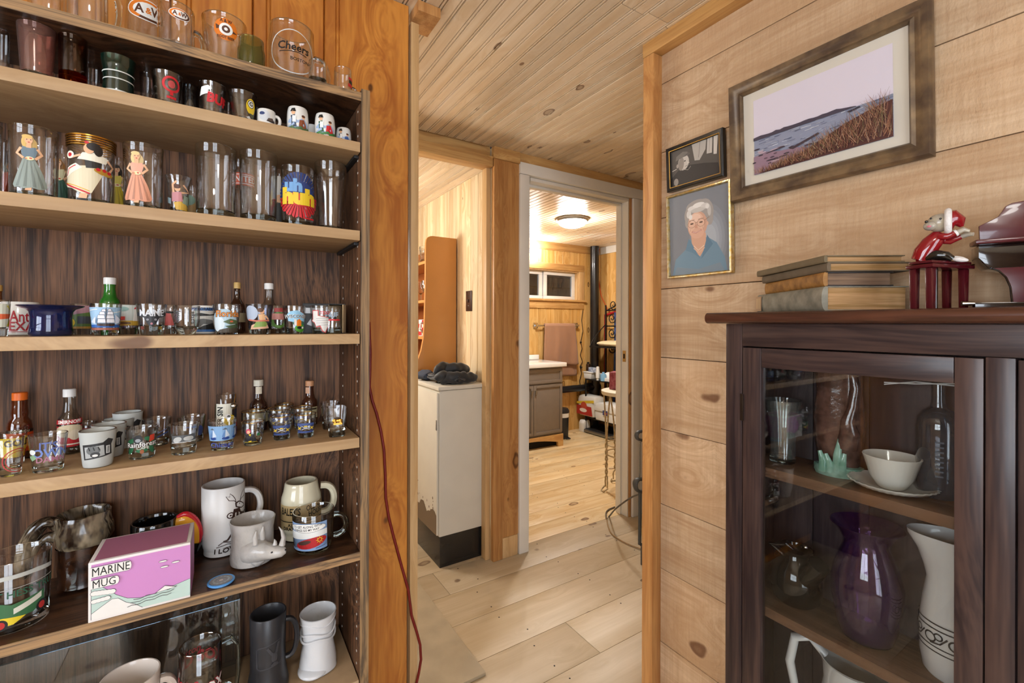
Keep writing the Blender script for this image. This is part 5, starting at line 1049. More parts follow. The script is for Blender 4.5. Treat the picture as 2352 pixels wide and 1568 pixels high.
# ================================================================ dark glazed cabinet against the right wall
CAB = wood('dark_mahogany', '#4c3933', '#2a1f20', '#1e1212', 'Z', grain=40, stretch=.05, contrast=.9, kscale=3, kr=0, rough=.34, var=.05, coat=.15)
CABY = wood('dark_mahogany_rail', '#4c3933', '#2a1f20', '#1e1212', 'Y', grain=40, stretch=.05, contrast=.9, kscale=3, kr=0, rough=.34, var=.05, coat=.15)
CABT = wood('mahogany_top', '#5a3626', '#3c2219', '#24130e', 'Y', grain=40, stretch=.05, contrast=.9, kscale=3, kr=0, rough=.25, var=.05, coat=.3)
CABS = wood('mahogany_shelf', '#7a5a44', '#59402f', '#3a2418', 'Y', grain=40, stretch=.05, contrast=.8, kscale=3, kr=0, rough=.4, var=.05)
CABB = wood('stained_back_board', '#463a3c', '#2d2427', '#1c1517', 'Z', grain=40, contrast=.9, kscale=3, kr=0, rough=.5, var=.1)
XF = .98
cab = empty('glazed_cabinet', (XF, .17, 0), 0, 'dark mahogany cabinet with glazed doors and rounded top', 'cabinet')
def cp(n, a, b, mat, bev=.0015, parent=None):
    return boxo(n, (a[0]-XF, a[1]-.17, a[2]), (b[0]-XF, b[1]-.17, b[2]), mat, parent or cab, bev)
ZT, ZB = 1.2025, 1.2275
YL, YR = .615, -.27
top = MB()
prof = [(.955+.012-.0125*math.cos(a), ZT+.0125+.0125*math.sin(a)) for a in [-math.pi/2+math.pi*i/10*1.0 for i in range(11)]]
# bullnose front edge, flat back
pl = [(1.166, ZT), (.967, ZT)]+[(.967-.0125*math.sin(math.pi*i/10), ZT+.0125-.0125*math.cos(math.pi*i/10)) for i in range(1, 10)]+[(.967, ZB), (1.166, ZB)]
MB().prism([(x-XF, z) for x, z in pl], YR-.04-.17, .653-.17, 'y', bev=0).build('top', CABT, cab)
cp('end_panel', (XF+.02, YL-.02, 0), (1.166, YL, ZT-.0005), CAB)
cp('end_panel', (XF+.02, YR, 0), (1.166, YR+.02, ZT-.0005), CAB)
cp('face_stile', (XF, YL-.038, 0), (XF+.0195, YL, ZT-.0005), CAB)
cp('face_stile', (XF, .161, 0), (XF+.0195, .1925, 1.1515), CAB)
cp('face_stile', (XF, YR, 0), (XF+.0195, YR+.04, ZT-.0005), CAB)
cp('face_rail', (XF, YR+.041, 1.152), (XF+.0195, YL-.0385, ZT-.0005), CABY)
cp('face_rail', (XF, YR+.041, 0), (XF+.0195, YL-.0385, .09), CABY)
for i in range(8):
    a = YR+.02+i*.108; cp('back_board', (1.150, a+.0008, .02), (1.165, min(a+.1075, YL-.021), ZT-.001), CABB, .001)
PANE = thin_glass('old_window_pane', '#f6f7f6', '#aab2b4', refl=1.0, rough=.01)
def cab_door(y1, y0, hinge):
    d0 = cp('door', (XF+.001, y1-.042, .095), (XF+.0195, y1-.001, 1.149), CAB)
    cp('stile', (XF+.001, y0+.001, .095), (XF+.0195, y0+.034, 1.149), CAB, .0015, d0)
    cp('rail', (XF+.001, y0+.0345, 1.107), (XF+.0195, y1-.0425, 1.149), CABY, .0015, d0)
    cp('rail', (XF+.001, y0+.0345, .095), (XF+.0195, y1-.0425, .15), CABY, .0015, d0)
    cp('pane', (XF+.009, y0+.034, .15), (XF+.0115, y1-.0415, 1.107), PANE, 0, d0)
    if hinge: cp('hinge', (XF-.002, y1-.0035, .985), (XF+.0008, y1+.0035, 1.045), pbr('dark_brass', '#3d3026', .4, .8), .0006, d0)
    for ch in d0.children: pass
    return d0
cab_door(.5765, .1935, True); cab_door(.160, YR+.041, False)
S1, S2, S3 = .887, .581, .285
for z in (S1, S2, S3): cp('shelf', (XF+.024, YR+.021, z-.021), (1.1495, YL-.021, z), CABS, .0015)
cp('shelf_cleat', (XF+.024, YL-.032, S2+.185), (1.149, YL-.0205, S2+.20), CABS)
def spotx(zs, ul, ur, vc, X):
    a, b = hdir(ul), hdir(ur); m_ = (a+b).normalized(); al = a.angle(b)/2
    t = (m_.x*RT.x+m_.y*RT.y)/(m_.x*FW.x+m_.y*FW.y); um = 1176+F*t; D = X/m_.x; r = D*math.sin(al); d = ray(um, vc)
    return m_.x*D, m_.y*D, zs, r, H+d.z/math.hypot(d.x, d.y)*D-zs
# ---- upper shelf things
x, y, z, r, h = spotx(S1, 1754, 1844, 918, 1.072)
t = empty('ribbed_vase', (x, y, z+.0004), face_rot(x, y), 'clear ribbed glass vase with flared wavy rim inside the cabinet', 'vase')
mb, rz = glass_mesh(r, h, [(.60, 0), (.66, .02), (.64, .12), (.66, .5), (.76, .72), (.95, .93), (1, 1)], .002, h*.09, 48, fn=lambda a, i: 1+.022*math.cos(16*a)); mb.build('body', [thin_glass('ribbed_clear_glass', '#f4f7f6', '#aab6b6', refl=3.5, haze=.03), MAT['clear_glass_base'], GR], t)
x, y, z, r, h = spotx(S1, 1862, 1996, 852, 1.085)
BRG = pbr('brown_bird_glaze', '#6d4f45', .14, coat=.7, color2='#4a332c', vscale=50, bump=.3, bscale=90); MNT = pbr('mint_glaze', '#9dbfae', .15, coat=.6, color2='#6f9a86', vscale=50)
t = empty('bird_vase', (x, y, z+.0004), face_rot(x, y), 'brown glazed pottery vase with long necked bird and mint green leaves', 'vase'); h = .235
MB().lathe([(0, .001), (r*.62, 0), (r*.68, .006), (r*.72, h*.1), (r*.86, h*.3), (r*.9, h*.5), (r*.8, h*.75), (r*.84, h*.95), (r*.9, h), (r*.82, h), (r*.7, h*.8), (r*.7, h*.2), (0, h*.15)], 36, caps=(False, False), fn=lambda a, i: 1-.34*abs(math.sin(a))**1.5).build('body', BRG, t)
MB().tube([(r*.25, -r*.50, h*.26), (r*.36, -r*.62, h*.40), (r*.30, -r*.66, h*.50), (r*.46, -r*.60, h*.62), (r*.56, -r*.55, h*.78), (r*.44, -r*.5, h*.95), (r*.26, -r*.46, h*1.0)], [r*.36, r*.34, r*.24, r*.17, r*.15, r*.14, r*.1], 12, flat=.55).build('bird', BRG, t)
for k, (a, b) in enumerate(((-.55, .22), (-.34, .20), (-.06, .34), (.1, .22))): MB().tube([(r*a, -r*.58, h*.04), (r*(a+.02), -r*.64, h*b*.6), (r*(a+.10*(1 if k > 1 else -1)), -r*.60, h*b)], [r*.17, r*.14, r*.07], 10, flat=.5).build('leaf', MNT, t)
MB().lathe([(r*.84, 0), (r*.9, .008), (r*.86, h*.085), (r*.6, h*.1)], 30, caps=(True, True), fn=lambda a, i: 1-.26*abs(math.sin(a))).build('foot_ring', MNT, t)
x, y, z, r, h = spotx(S1, 2102, 2212, 900, 1.108)
BOT = thin_glass('smoky_bottle_glass', '#bcc4cc', '#4a545e', refl=3.0, haze=.2, hazecol='#6a7682')
t = empty('old_bottle', (x, y, z+.0004), face_rot(x, y), 'tall smoky glass bottle with embossed lettering inside the cabinet', 'bottle'); h = .25
P = [(0, .001), (r*.9, 0), (r, .006), (r, h*.50), (r*.94, h*.57), (r*.7, h*.62), (r*.36, h*.65), (r*.30, h*.70), (r*.30, h*.96), (r*.38, h*.965), (r*.38, h), (r*.24, h), (r*.24, h*.66), (r*.9, h*.5), (r*.92, .01), (0, .01)]
MB().lathe(P, 36, caps=(False, False)).build('body', BOT, t)
d = Dec(); [d.rect(-.022, .16+.035*i, .022, .172+.035*i, '#56606a') for i in range(8)]; d.build('embossing', t, wrap(lambda q: r, .05), h, eps=.0004)
MB().tube([(-.075, -r*1.02, h*.80), (-.03, -r*1.04, h*.835), (.02, -r*1.04, h*.825), (.05, -r*1.02, h*.84)], .0012, 6).tube([(-.075, -r*1.02, h*.815), (-.03, -r*1.05, h*.82), (.02, -r*1.04, h*.84), (.05, -r*1.0, h*.825)], .0012, 6).build('wire_tie', pbr('white_plastic', '#e3e3e0', .4), t)
BEL = pbr('cream_porcelain', '#dedcd4', .14, coat=.5, bump=.05)
x, y, z, r, h = spotx(S1+.012, 1980, 2122, 1040, 1.062)
MB_ = MB().lathe([(0, .002), (r*.55, 0), (r*.8, .003), (r*1.2, .008), (r*1.48, .015), (r*1.52, .0168), (r*1.46, .0178), (r*1.15, .0115), (r*.7, .006), (0, .005)], 64, caps=(False, False), fn=lambda a, i: 1+(.006+.012*(2 < i < 8))*math.cos(32*a))
o = MB_.build('ribbed_saucer', BEL); o.location = (x, y, S1+.0004); tag(o, 'ribbed cream porcelain saucer under the cup inside the cabinet', 'saucer')
o = MB().lathe([(0, .002), (r*.42, 0), (r*.5, .003), (r*.74, h*.35), (r*.93, h*.85), (r, h), (r*.98, h+.001), (r*.94, h*.96), (r*.7, h*.35), (r*.42, h*.1), (0, h*.08)], 64, caps=(False, False), fn=lambda a, i: 1+(.010 if 1 < i < 6 else .003)*math.cos(26*a)).build('ribbed_cup', BEL)
o.location = (x, y, S1+.0066); tag(o, 'ribbed cream porcelain cup standing on its saucer inside the cabinet', 'cup')
# ---- middle shelf things
PUR = thin_glass('amethyst_glass', '#dcc0e6', '#7d4fa0', refl=2.0, haze=.08, hazecol='#6a3a86'); PUB = solid_glass('amethyst_base', '#4a2a50')
x, y, z, r, h = spotx(S2, 1906, 2084, 1205, 1.074); r = min(r, .066)
t = empty('amethyst_vase', (x, y, z+.0004), face_rot(x, y), 'large purple glass vase with wide flared lip', 'vase')
mb, rz = glass_mesh(r, h, [(.62, 0), (.70, .02), (.82, .12), (.96, .35), (.98, .5), (.84, .66), (.64, .80), (.62, .86), (.82, .95), (1, 1)], .003, h*.03, 44); mb.build('body', [PUR, PUB, PUR], t)
WHP = pbr('white_ironstone', '#dddcda', .14, coat=.5)
x, y, z, r, h = spotx(S2, 2112, 2290, 1240, 1.092); r = min(r, .053)
t = empty('white_pitcher', (x, y, z+.0004), face_rot(x, y), 'white ironstone pitcher with black scroll band beside the purple vase', 'pitcher')
def spout(a, i):
    c = max(0, -math.cos(a)); return 1+([0, .22, .5, .55, .5][i-6]*c**4 if 6 <= i <= 10 else 0)
hh = h*1.02
MB().lathe([(0, .001), (r*.84, 0), (r*.92, .006), (r*1.0, hh*.14), (r*1.02, hh*.34), (r*.92, hh*.52), (r*.80, hh*.68), (r*.80, hh*.84), (r*.90, hh*.97), (r*.88, hh), (r*.82, hh*.97), (r*.78, hh*.7), (r*.9, hh*.3), (0, hh*.05)], 44, caps=(False, False), fn=spout).build('body', WHP, t)
d = Dec()
for yy in (.20, .235, .36, .395): d.rect(-.5, yy, .5, yy+.009, '#26262b')
for k in range(7):
    cx = -.42+.14*k; d.ring(cx, .30, .028, .038, '#26262b', n=16); d.ring(cx+.05, .32, .018, .027, '#26262b', n=14); d.line([(cx, .26), (cx+.06, .275), (cx+.1, .33)], .01, '#26262b')
d.build('scroll_band', t, wrap(lerp_prof([(r*.84, 0), (r*1.0, hh*.14), (r*1.02, hh*.34), (r*.96, hh*.52)])), hh)
MB().tube([(r*.8, 0, hh*.9), (r*1.4, 0, hh*.86), (r*1.5, 0, hh*.6), (r*1.2, 0, hh*.35), (r*.95, 0, hh*.3)], .008, 10, flat=.7).build('handle', WHP, t)
x, y, z, r, h = spotx(S2, 1765, 1898, 1250, 1.085); r = min(r, .052)
t = empty('black_jug', (x, y, z+.0004), face_rot(x, y), 'glossy black jug with tilted spout in the dark corner of the cabinet', 'jug')
BKG = pbr('black_gloss_ceramic', '#0c0b0b')
MB().lathe([(0, .001), (r*.7, 0), (r*.9, .01), (r*1.0, h*.35), (r*.9, h*.62), (r*.62, h*.76), (r*.56, h*.86), (r*.66, h*.93), (r*.6, h*.93), (r*.5, h*.8), (0, h*.7)], 32, caps=(False, False)).build('body', BKG, t)
MB().tube([(r*.3, -r*.5, h*.52), (r*.6, -r*.8, h*.74), (r*.8, -r*.95, h*.90)], [r*.42, r*.44, r*.40], 18).build('spout', BKG, t)
MB().tube([(-r*.5, -r*.3, h*.84), (-r*.9, -r*.4, h*.98), (-r*.4, -r*.3, h*1.04), (-r*.0, -r*.2, h*.9)], .007, 10).build('handle', BKG, t)
MB().ball((r*.35, -r*.1, h*1.0), .006, n=12, k=8).build('knob', pbr('bright_silver', '#c9c6c0'), t)
# ---- bottom shelf pitcher
x, y, z, r, h = spotx(S3, 1880, 2060, 1520, 1.075); r = min(r, .066)
t = empty('white_jug', (x, y, z+.0004), face_rot(x, y), 'large white porcelain jug with loop handle on the lowest cabinet shelf', 'jug'); h = .235
MB().lathe([(0, .001), (r*.8, 0), (r*.95, .01), (r*1.05, h*.3), (r*1.0, h*.55), (r*.84, h*.8), (r*.9, h*.95), (r*.98, h), (r*.92, h), (r*.8, h*.85), (r*.9, h*.5), (0, h*.06)], 40, caps=(False, False), fn=lambda a, i: 1+(.03*math.sin(3*a) if i in (6, 7) else 0)).build('body', WHP, t)
MB().tube([(-r*.8, 0, h*.97), (-r*1.2, 0, h*1.08), (-r*1.65, 0, h*1.03), (-r*1.8, 0, h*.8), (-r*1.6, 0, h*.5), (-r*1.0, 0, h*.36)], [.008, .008, .009, .009, .008, .006], 12, flat=1.3).build('handle', WHP, t)
# ================================================================ books on the cabinet
def stroke_edge(): pass
hd_ = math.radians(36.6); av = Vector((math.sin(hd_), math.cos(hd_), 0)); bv = Vector((math.cos(hd_), -math.sin(hd_), 0))
PAGE = wood('old_page_edges', '#bd9468', '#94703f', axis='X', grain=160, stretch=.03, contrast=.7, kscale=2, kr=0, rough=.8, var=.1)
PAGED = wood('dark_page_edges', '#8c7058', '#665040', axis='X', grain=160, stretch=.03, contrast=.7, kscale=2, kr=0, rough=.8, var=.1)
def book(z0, th, L, W, cover, pages, label, off=(0, 0), rot=0.0, spine=None, title=None, rnd=.35):
    """local x along the spine (away), local y = -(page direction); spine on the outer left face"""
    o0 = Vector((.987, .413, 0))+av*off[0]+bv*off[1]
    t = empty('old_book', (o0.x, o0.y, z0), math.atan2(bv.y, bv.x)+rot, label, 'book', 'old books stacked on the cabinet')
    # local frame: x = bv (page edge direction), y = av (along the spine)
    c = .0022
    MB().box((.004, .004, c), (W-.004, L-.004, th-c), 0, .0006).build('pages', pages, t)
    MB().box((0, 0, th-c), (W, L, th), 0, .0008).build('upper_cover', cover, t)
    MB().box((0, 0, 0), (W, L, c), 0, .0008).build('lower_cover', cover, t)
    n = 8; pts = [(-(th*.16)*math.sin(math.pi*i/n), th/2-th/2*math.cos(math.pi*i/n)) for i in range(n+1)]
    MB().prism(pts+[(.0045, th-c*.5), (.0045, c*.5)], 0, L, 'y', smooth=False).build('spine', spine or cover, t)
    if title:
        d = Dec(); title(d); d.build('title', t, lambda x, y, o: (-th*.17-.0006-o, L-x, y), 1, sl=0)
    return t
CV1 = pbr('worn_paper_wrapper', '#8f8a7a', .5, color2='#6e6a5c', vscale=40); CV2 = pbr('tan_calf_spine', '#a5763a', .5, color2='#7d5526', vscale=60); CV3 = pbr('grey_brown_cloth', '#6b5c48', .7, var=.2); CV4 = pbr('olive_cloth', '#75664c', .7, var=.15); CVD = pbr('dark_leather', '#332c28', .5, var=.2)
def ttl(d):
    d.rect(.0, .006, .03, .042, '#b08f70')
    for k in range(5): d.rect(.004+.005*k, .012, .0065+.005*k, .038, '#cfb489')
book(ZB+.0005, .0472, .272, .154, CV1, PAGE, 'thick old book with grey paper wrapper at the bottom of the stack', title=ttl)
b2 = book(ZB+.0482, .0278, .25, .124, CVD, PAGED, 'old book with tan spine, second from the bottom of the stack', off=(.004, .002), rot=-.03, spine=CV2)
book(ZB+.0765, .0175, .262, .152, CV3, PAGE, 'worn grey brown book, second from the top of the stack', off=(-.002, .004), rot=.0)
book(ZB+.0945, .014, .268, .150, CV4, PAGE, 'thin olive cloth book on top of the stack', off=(.003, .001), rot=.02)
# ================================================================ mouse at a toy piano
def at(u, v, t_): return EYE+ray(u, v)*t_
GLM = pbr('maroon_lacquer', '#4d1018', .22, coat=.3); GLD = pbr('black_lacquer', '#120a0b', .12, coat=.8)
wv = Vector((.959, -.284, 0)).normalized(); dv = Vector((.284, .959, 0)).normalized(); P0 = Vector((.985, .2553, ZB+.0005)); ra = math.atan2(wv.y, wv.x)
t = empty('piano_bench', P0, ra, 'small maroon lacquered toy piano bench', 'toy bench')
MB().box((-.002, -.002, .068), (.101, .039, .0745), 0, .002).box((.001, .001, .0755), (.098, .036, .0805), 0, .002).build('seat', GLM, t)
for lx in (.006, .086):
    for ly in (.004, .028): MB().prism([(lx, 0), (lx+.009, 0), (lx+.011, .068), (lx-.002, .068)], ly, ly+.009, 'y', bev=.0008).build('leg', GLM, t)
MB().tube([(.04, .02, .0), (.04, .02, .068)], .004, 10).build('support_rod', GLD, t)
sb = ZB+.0005+.0815
t = empty('mouse_figurine', P0+wv*.042+dv*.018+Vector((0, 0, .0812)), math.atan2(-.972, .233), 'mouse figurine in red coat and santa hat seated at the toy piano', 'figurine')
t.scale = (.66, .66, .74)
REDC = pbr('red_glaze', '#86101a', .12, coat=.6); MOU = pbr('grey_mouse_glaze', '#9a948c', .25, coat=.3, color2='#b5a88f', vscale=60); FUR = pbr('white_trim_glaze', '#e3dfdc', .4, bump=.8, bscale=140); BLKG = pbr('black_trouser_glaze', '#15120f', .12, coat=.7)
# local x to the right of the photo, local y away, z up; bench top z=0
MB().tube([(-.034, 0, .004), (-.026, 0, .022), (-.012, 0, .042), (.002, 0, .058), (.006, 0, .066)], [.019, .022, .021, .017, .011], 18, flat=.9).build('coat', REDC, t)
MB().tube([(-.03, .0, .004), (-.034, .006, .001), (-.038, .004, -.0)], [.014, .008, .003], 12).build('coat_tail', REDC, t)
MB().tube([(.004, -.010, .056), (.020, -.016, .054), (.034, -.014, .060)], [.0085, .0075, .0065], 12).build('sleeve', REDC, t)
MB().tube([(.004, .010, .050), (.024, .014, .046), (.044, .012, .054)], [.0085, .0075, .006], 12).build('sleeve', REDC, t)
MB().tube([(-.020, -.006, .008), (.0, -.012, .014), (.018, -.014, .010), (.028, -.012, .002)], [.011, .012, .010, .007], 14).tube([(-.015, .008, .008), (.006, .01, .014), (.026, .01, .008)], [.011, .011, .008], 12).build('trousers', BLKG, t)
for fy, fx in ((-.014, .034), (.004, .030)): MB().ball((fx+.008, fy, -.0005 if fy < 0 else .004), (.0155, .0065, .0055), n=16, k=10, rot=Matrix.Rotation(.2, 4, 'Y')).build('foot', FUR, t)
MB().tube([(.034, -.014, .060), (.048, -.012, .066), (.058, -.008, .062)], [.006, .006, .004], 10).build('paw', MOU, t)
MB().tube([(.044, .012, .054), (.056, .010, .058), (.066, .006, .056)], [.0055, .006, .004], 10).build('paw', MOU, t)
MB().tube([(.0325, -.0142, .0588), (.0365, -.0138, .0612)], .0078, 12).build('cuff', FUR, t)
hc = Vector((.004, -.006, .088))
MB().ball(hc, (.025, .022, .021), n=24, k=16).ball(hc+Vector((-.017, -.013, -.007)), (.014, .0125, .0105), n=18, k=12).build('head', MOU, t)
MB().ball(hc+Vector((-.0245, -.020, .003)), (.0038, .0036, .0032), n=12, k=8).build('nose', BLKG, t)
MB().ball(hc+Vector((.002, -.0215, .006)), (.0026, .0018, .0024), n=10, k=6).build('eye', BLKG, t)
MB().ball(hc+Vector((-.016, -.0155, .010)), (.0024, .0018, .0022), n=10, k=6).build('eye', BLKG, t)
MB().ball(hc+Vector((-.019, -.0245, -.009)), (.0046, .002, .0026), n=10, k=6).build('mouth', pbr('pink_glaze', '#c9707c', .3), t)
ring = [hc+Vector((.010+.004*math.cos(a)*0, 0, 0))+Vector((.006, -.024*math.cos(a), .024*math.sin(a))) for a in [2*math.pi*i/24 for i in range(24)]]
MB().tube(ring, .0075, 12, closed=True).build('hat_trim', FUR, t)
MB().tube([hc+Vector((.017, 0, .001)), hc+Vector((.028, .0, .003)), hc+Vector((.038, .001, -.002)), hc+Vector((.041, .002, -.014))], [.0245, .022, .013, .004], 20).build('hat', REDC, t)
# toy grand piano
wv2 = Vector((.3955, -.918, 0)).normalized(); PP = Vector((1.06, .2151, ZB+.0005))
t = empty('toy_piano', PP, math.atan2(wv2.y, wv2.x), 'small maroon lacquered toy grand piano on top of the cabinet', 'toy piano')
MB().box((-.006, -.004, 0), (.16, .05, .0095), 0, .001).build('base_board', GLD, t)
zl = .114
MB().prism([(.001, zl), (.0, zl+.024), (.0127, zl+.031), (.0225, zl+.037), (.027, zl+.045), (.031, zl+.053), (.038, zl+.057), (.06, zl+.060), (.15, zl+.062), (.15, zl)], .004, .010, 'y', bev=.0012).build('music_desk', GLM, t)
MB().box((-.007, -.010, zl-.008), (.15, .03, zl), 0, .003).build('key_ledge', GLM, t)
MB().prism([(.0, .085), (.0, zl-.0085), (.15, zl-.0085), (.15, .05), (.05, .055), (.03, .062), (.012, .066)], .006, .05, 'y', bev=.001).build('case', GLD, t)
arc_ = [(.013, .066), (.022, .061), (.030, .050), (.035, .034), (.037, .0096)]
MB().prism(arc_+[(.15, .0096), (.15, .066)], -.001, .0055, 'y', bev=.0006).build('curved_leg', GLM, t)
MB().tube([(a, -.002, b) for a, b in arc_], .0014, 8).build('leg_moulding', GLD, t)
MB().box((.02, .012, zl+.0005), (.15, .05, zl+.006), 0, .001).build('lid', GLM, t)
MB().tube([(-.022, -.002, .0085), (-.006, .0, .0085)], [.0045, .003], 10).build('winding_key', pbr('bright_silver', '#c9c6c0'), t)
# ================================================================ pictures on the right wall
def frame_mesh(w, h, prof):
    """prof: (inset from outer edge, depth out of wall), swept round the rectangle; local x right, z up, -y out"""
    mb = MB(); k = len(prof)
    for (sx, sz) in ((0, 0), (1, 0), (1, 1), (0, 1)):
        for ins, dp in prof:
            mb.v.append(((sx*w+(ins if sx == 0 else -ins))-w/2, -dp, sz*h+(ins if sz == 0 else -ins)))
    for c in range(4):
        d_ = (c+1) % 4
        for i in range(k-1): mb.f.append([c*k+i, c*k+i+1, d_*k+i+1, d_*k+i]); mb.mi.append(0); mb.sm.append(False)
    return mb
def picture(name, y0, y1, z0, z1, prof, fmat, art, label, lean=.0, mount=None, mbord=0.0, sides=None):
    w, h = y1-y0, z1-z0
    t = empty(name, (XW-.003, (y0+y1)/2, z0), 0, label, 'picture'); t.rotation_euler = (lean, 0, -math.pi/2)
    frame_mesh(w, h, prof).build('frame', fmat, t)
    ins = prof[-1][0]; dpt = prof[-1][1]
    MB().box((-w/2+.002, -.004, .002), (w/2-.002, -.001, h-.002)).build('backing', pbr('brown_backing', '#5a4632', .8), t)
    if mount: MB().box((-w/2+ins-.001, -dpt, ins-.001), (w/2-ins+.001, -.004, h-ins+.001)).build('mount', mount, t)
    iw, ih = w-2*ins-2*mbord, h-2*ins-2*mbord*(.85 if mbord else 1)
    d = Dec(); art(d, iw, ih); d.build('print', t, lambda x, y, o: (x-iw/2, -dpt-.0004-o*.15, y+(h-ih)/2), 1, sl=0)
    return t
def seascape(d, w, h):
    d.rect(0, 0, w, h, '#cfc6d2'); d.rect(0, h*.5, w, h, '#d3cbd6')
    n = 24; hz = h*.46
    d.rect(0, 0, w, hz+h*.0, '#8a8fa2')
    rnd = random.Random(3)
    for i in range(150):
        x = rnd.random()*w; y = h*.18+rnd.random()*h*.28; l = w*(.02+.05*rnd.random()); d.line([(x, y), (min(x+l, w), y+.001*rnd.random())], .0009+.0012*rnd.random(), rnd.choice(['#a7abb9', '#74798e', '#9398aa', '#63687e', '#b9bcc6']))
    pts = [(0, hz-.001)]+[(w*i/n*.78, hz+h*(.045 if i < 20 else .045*(24-i)/4)*(.7+.4*rnd.random())*(1 if i else .8)) for i in range(n+1)]+[(w*.78, hz-.001)]
    d.poly(pts, '#463f4c')
    d.poly([(0, 0), (0, h*.24), (w*.12, h*.26), (w*.22, h*.22), (w*.36, h*.2), (w*.55, h*.1), (w*.6, 0)], '#8f7482')
    for i in range(26):
        x = w*rnd.random()*.6; y = h*(.3-.3*x/w)*rnd.random()+h*.05; d.ell(x, y, w*(.012+.03*rnd.random()), h*.010, rnd.choice(['#4a3a46', '#5d4a55', '#b8a0aa', '#3d323c']), n=9)
    d.poly([(w*.1, h*.245), (w*.26, h*.27), (w*.27, h*.255), (w*.12, h*.235)], '#3f3640'); d.poly([(w*.3, h*.21), (w*.52, h*.30), (w*.53, h*.28), (w*.33, h*.19)], '#45383f')
    d.poly([(w*.72, hz-.03*h), (w*.80, hz-.015*h), (w*.81, hz-.03*h), (w*.74, hz-.05*h)], '#33303c')
    d.poly([(w*.06, 0), (w*.2, h*.06), (w*.4, h*.12), (w*.55, h*.2), (w*.7, h*.3), (w*.85, h*.36), (w, h*.40), (w, 0)], '#57352f')
    for i in range(900):
        x = w*(.03+.97*rnd.random()**.75); base = h*(-.02+.42*(x/w)**1.5)*rnd.random(); l = h*(.05+.11*rnd.random())*(.5+x/w); a = rnd.uniform(-.7, .5)
        x2 = min(max(x+l*math.sin(a), 0), w); y2 = min(max(base, 0)+l*math.cos(a), h)
        d.line([(x, max(base, 0)), ((x+x2)/2+.0015*rnd.uniform(-1, 1), (max(base, 0)+y2)/2), (x2, y2)], [.0009, .0007, .0002], rnd.choice(['#8a5a45', '#a87a5c', '#6b4238', '#b9957a', '#94684f', '#5a3a30', '#7a6a4a']))
picture('seascape_picture', .297, .708, 1.528, 1.833, [(0, .0), (0, .016), (.004, .022), (.012, .021), (.018, .015), (.026, .013), (.032, .017), (.036, .012), (.036, .008)], pbr('bronze_frame', '#5a4a3c', .35, .35, color2='#8a7355', vscale=25), seascape, 'large framed seascape photograph with grassy shore in bronze frame', .045, pbr('cream_mat', '#cdc6b8', .7), .026)
def oldman(d, w, h):
    d.rect(0, 0, w, h, '#4c4640'); d.poly([(w*.45, h), (w*.5, h*.55), (w*.6, h*.52), (w*.72, h*.75), (w*.74, h)], '#a8a198'); d.poly([(w*.76, h), (w*.74, h*.62), (w*.84, h*.6), (w*.86, h)], '#b5ada4'); d.poly([(w*.88, h), (w*.87, h*.55), (w*.93, h*.53), (w*.96, h)], '#c4bcb2')
    d.line([(w*.62, h), (w*.58, h*.6)], .0012, '#6a635c'); d.line([(w*.8, h), (w*.79, h*.65)], .001, '#7a736b'); d.poly([(0, 0), (0, h*.25), (w*.15, h*.42), (w*.4, h*.48), (w*.7, h*.4), (w*.95, h*.3), (w, 0)], '#2c2724')
    d.ell(w*.27, h*.60, w*.115, h*.21, '#b9b0a6', rot=-.1); d.ell(w*.22, h*.58, w*.06, h*.18, '#857c73', rot=-.1); d.ell(w*.14, h*.55, w*.025, h*.055, '#9a9087'); d.poly([(w*.10, h*.70), (w*.12, h*.82), (w*.26, h*.90), (w*.36, h*.86), (w*.37, h*.76), (w*.24, h*.74)], '#6b645d'); d.poly([(w*.28, h*.76), (w*.42, h*.78), (w*.38, h*.84)], '#57504a')
    d.ell(w*.30, h*.63, w*.02, h*.018, '#4a433d'); d.poly([(w*.34, h*.6), (w*.40, h*.55), (w*.35, h*.53)], '#c9c0b6'); d.line([(w*.30, h*.48), (w*.36, h*.49)], .0012, '#57504a'); d.line([(w*.25, h*.42), (w*.36, h*.36), (w*.42, h*.44)], .0016, '#8f867d'); d.line([(w*.02, h*.45), (w*.12, h*.48)], .0014, '#d8d0c6'); d.ell(w*.1, h*.12, w*.05, h*.1, '#8a8178')
M_blkfr = pbr('black_gilt_frame', '#191714', .3, color2='#2a2520', vscale=40)
pc = picture('bw_picture', .730, .918, 1.607, 1.7395, [(0, .0), (0, .014), (.003, .017), (.010, .014), (.0115, .010), (.0125, .010), (.0125, .006)], M_blkfr, oldman, 'small black framed monochrome photograph of a man in a cap', .05)
w_, h_ = .188, .1325
frame_mesh(w_-.019, h_-.019, [(0, .0125), (.0008, .0138), (.0022, .0138), (.003, .0125)]).xf(Matrix.Translation((0, 0, .0095))).build('gilt_slip', pbr('gilt_slip', '#a8823f', .35, .8), pc)
HAIR = '#b9b3ac'
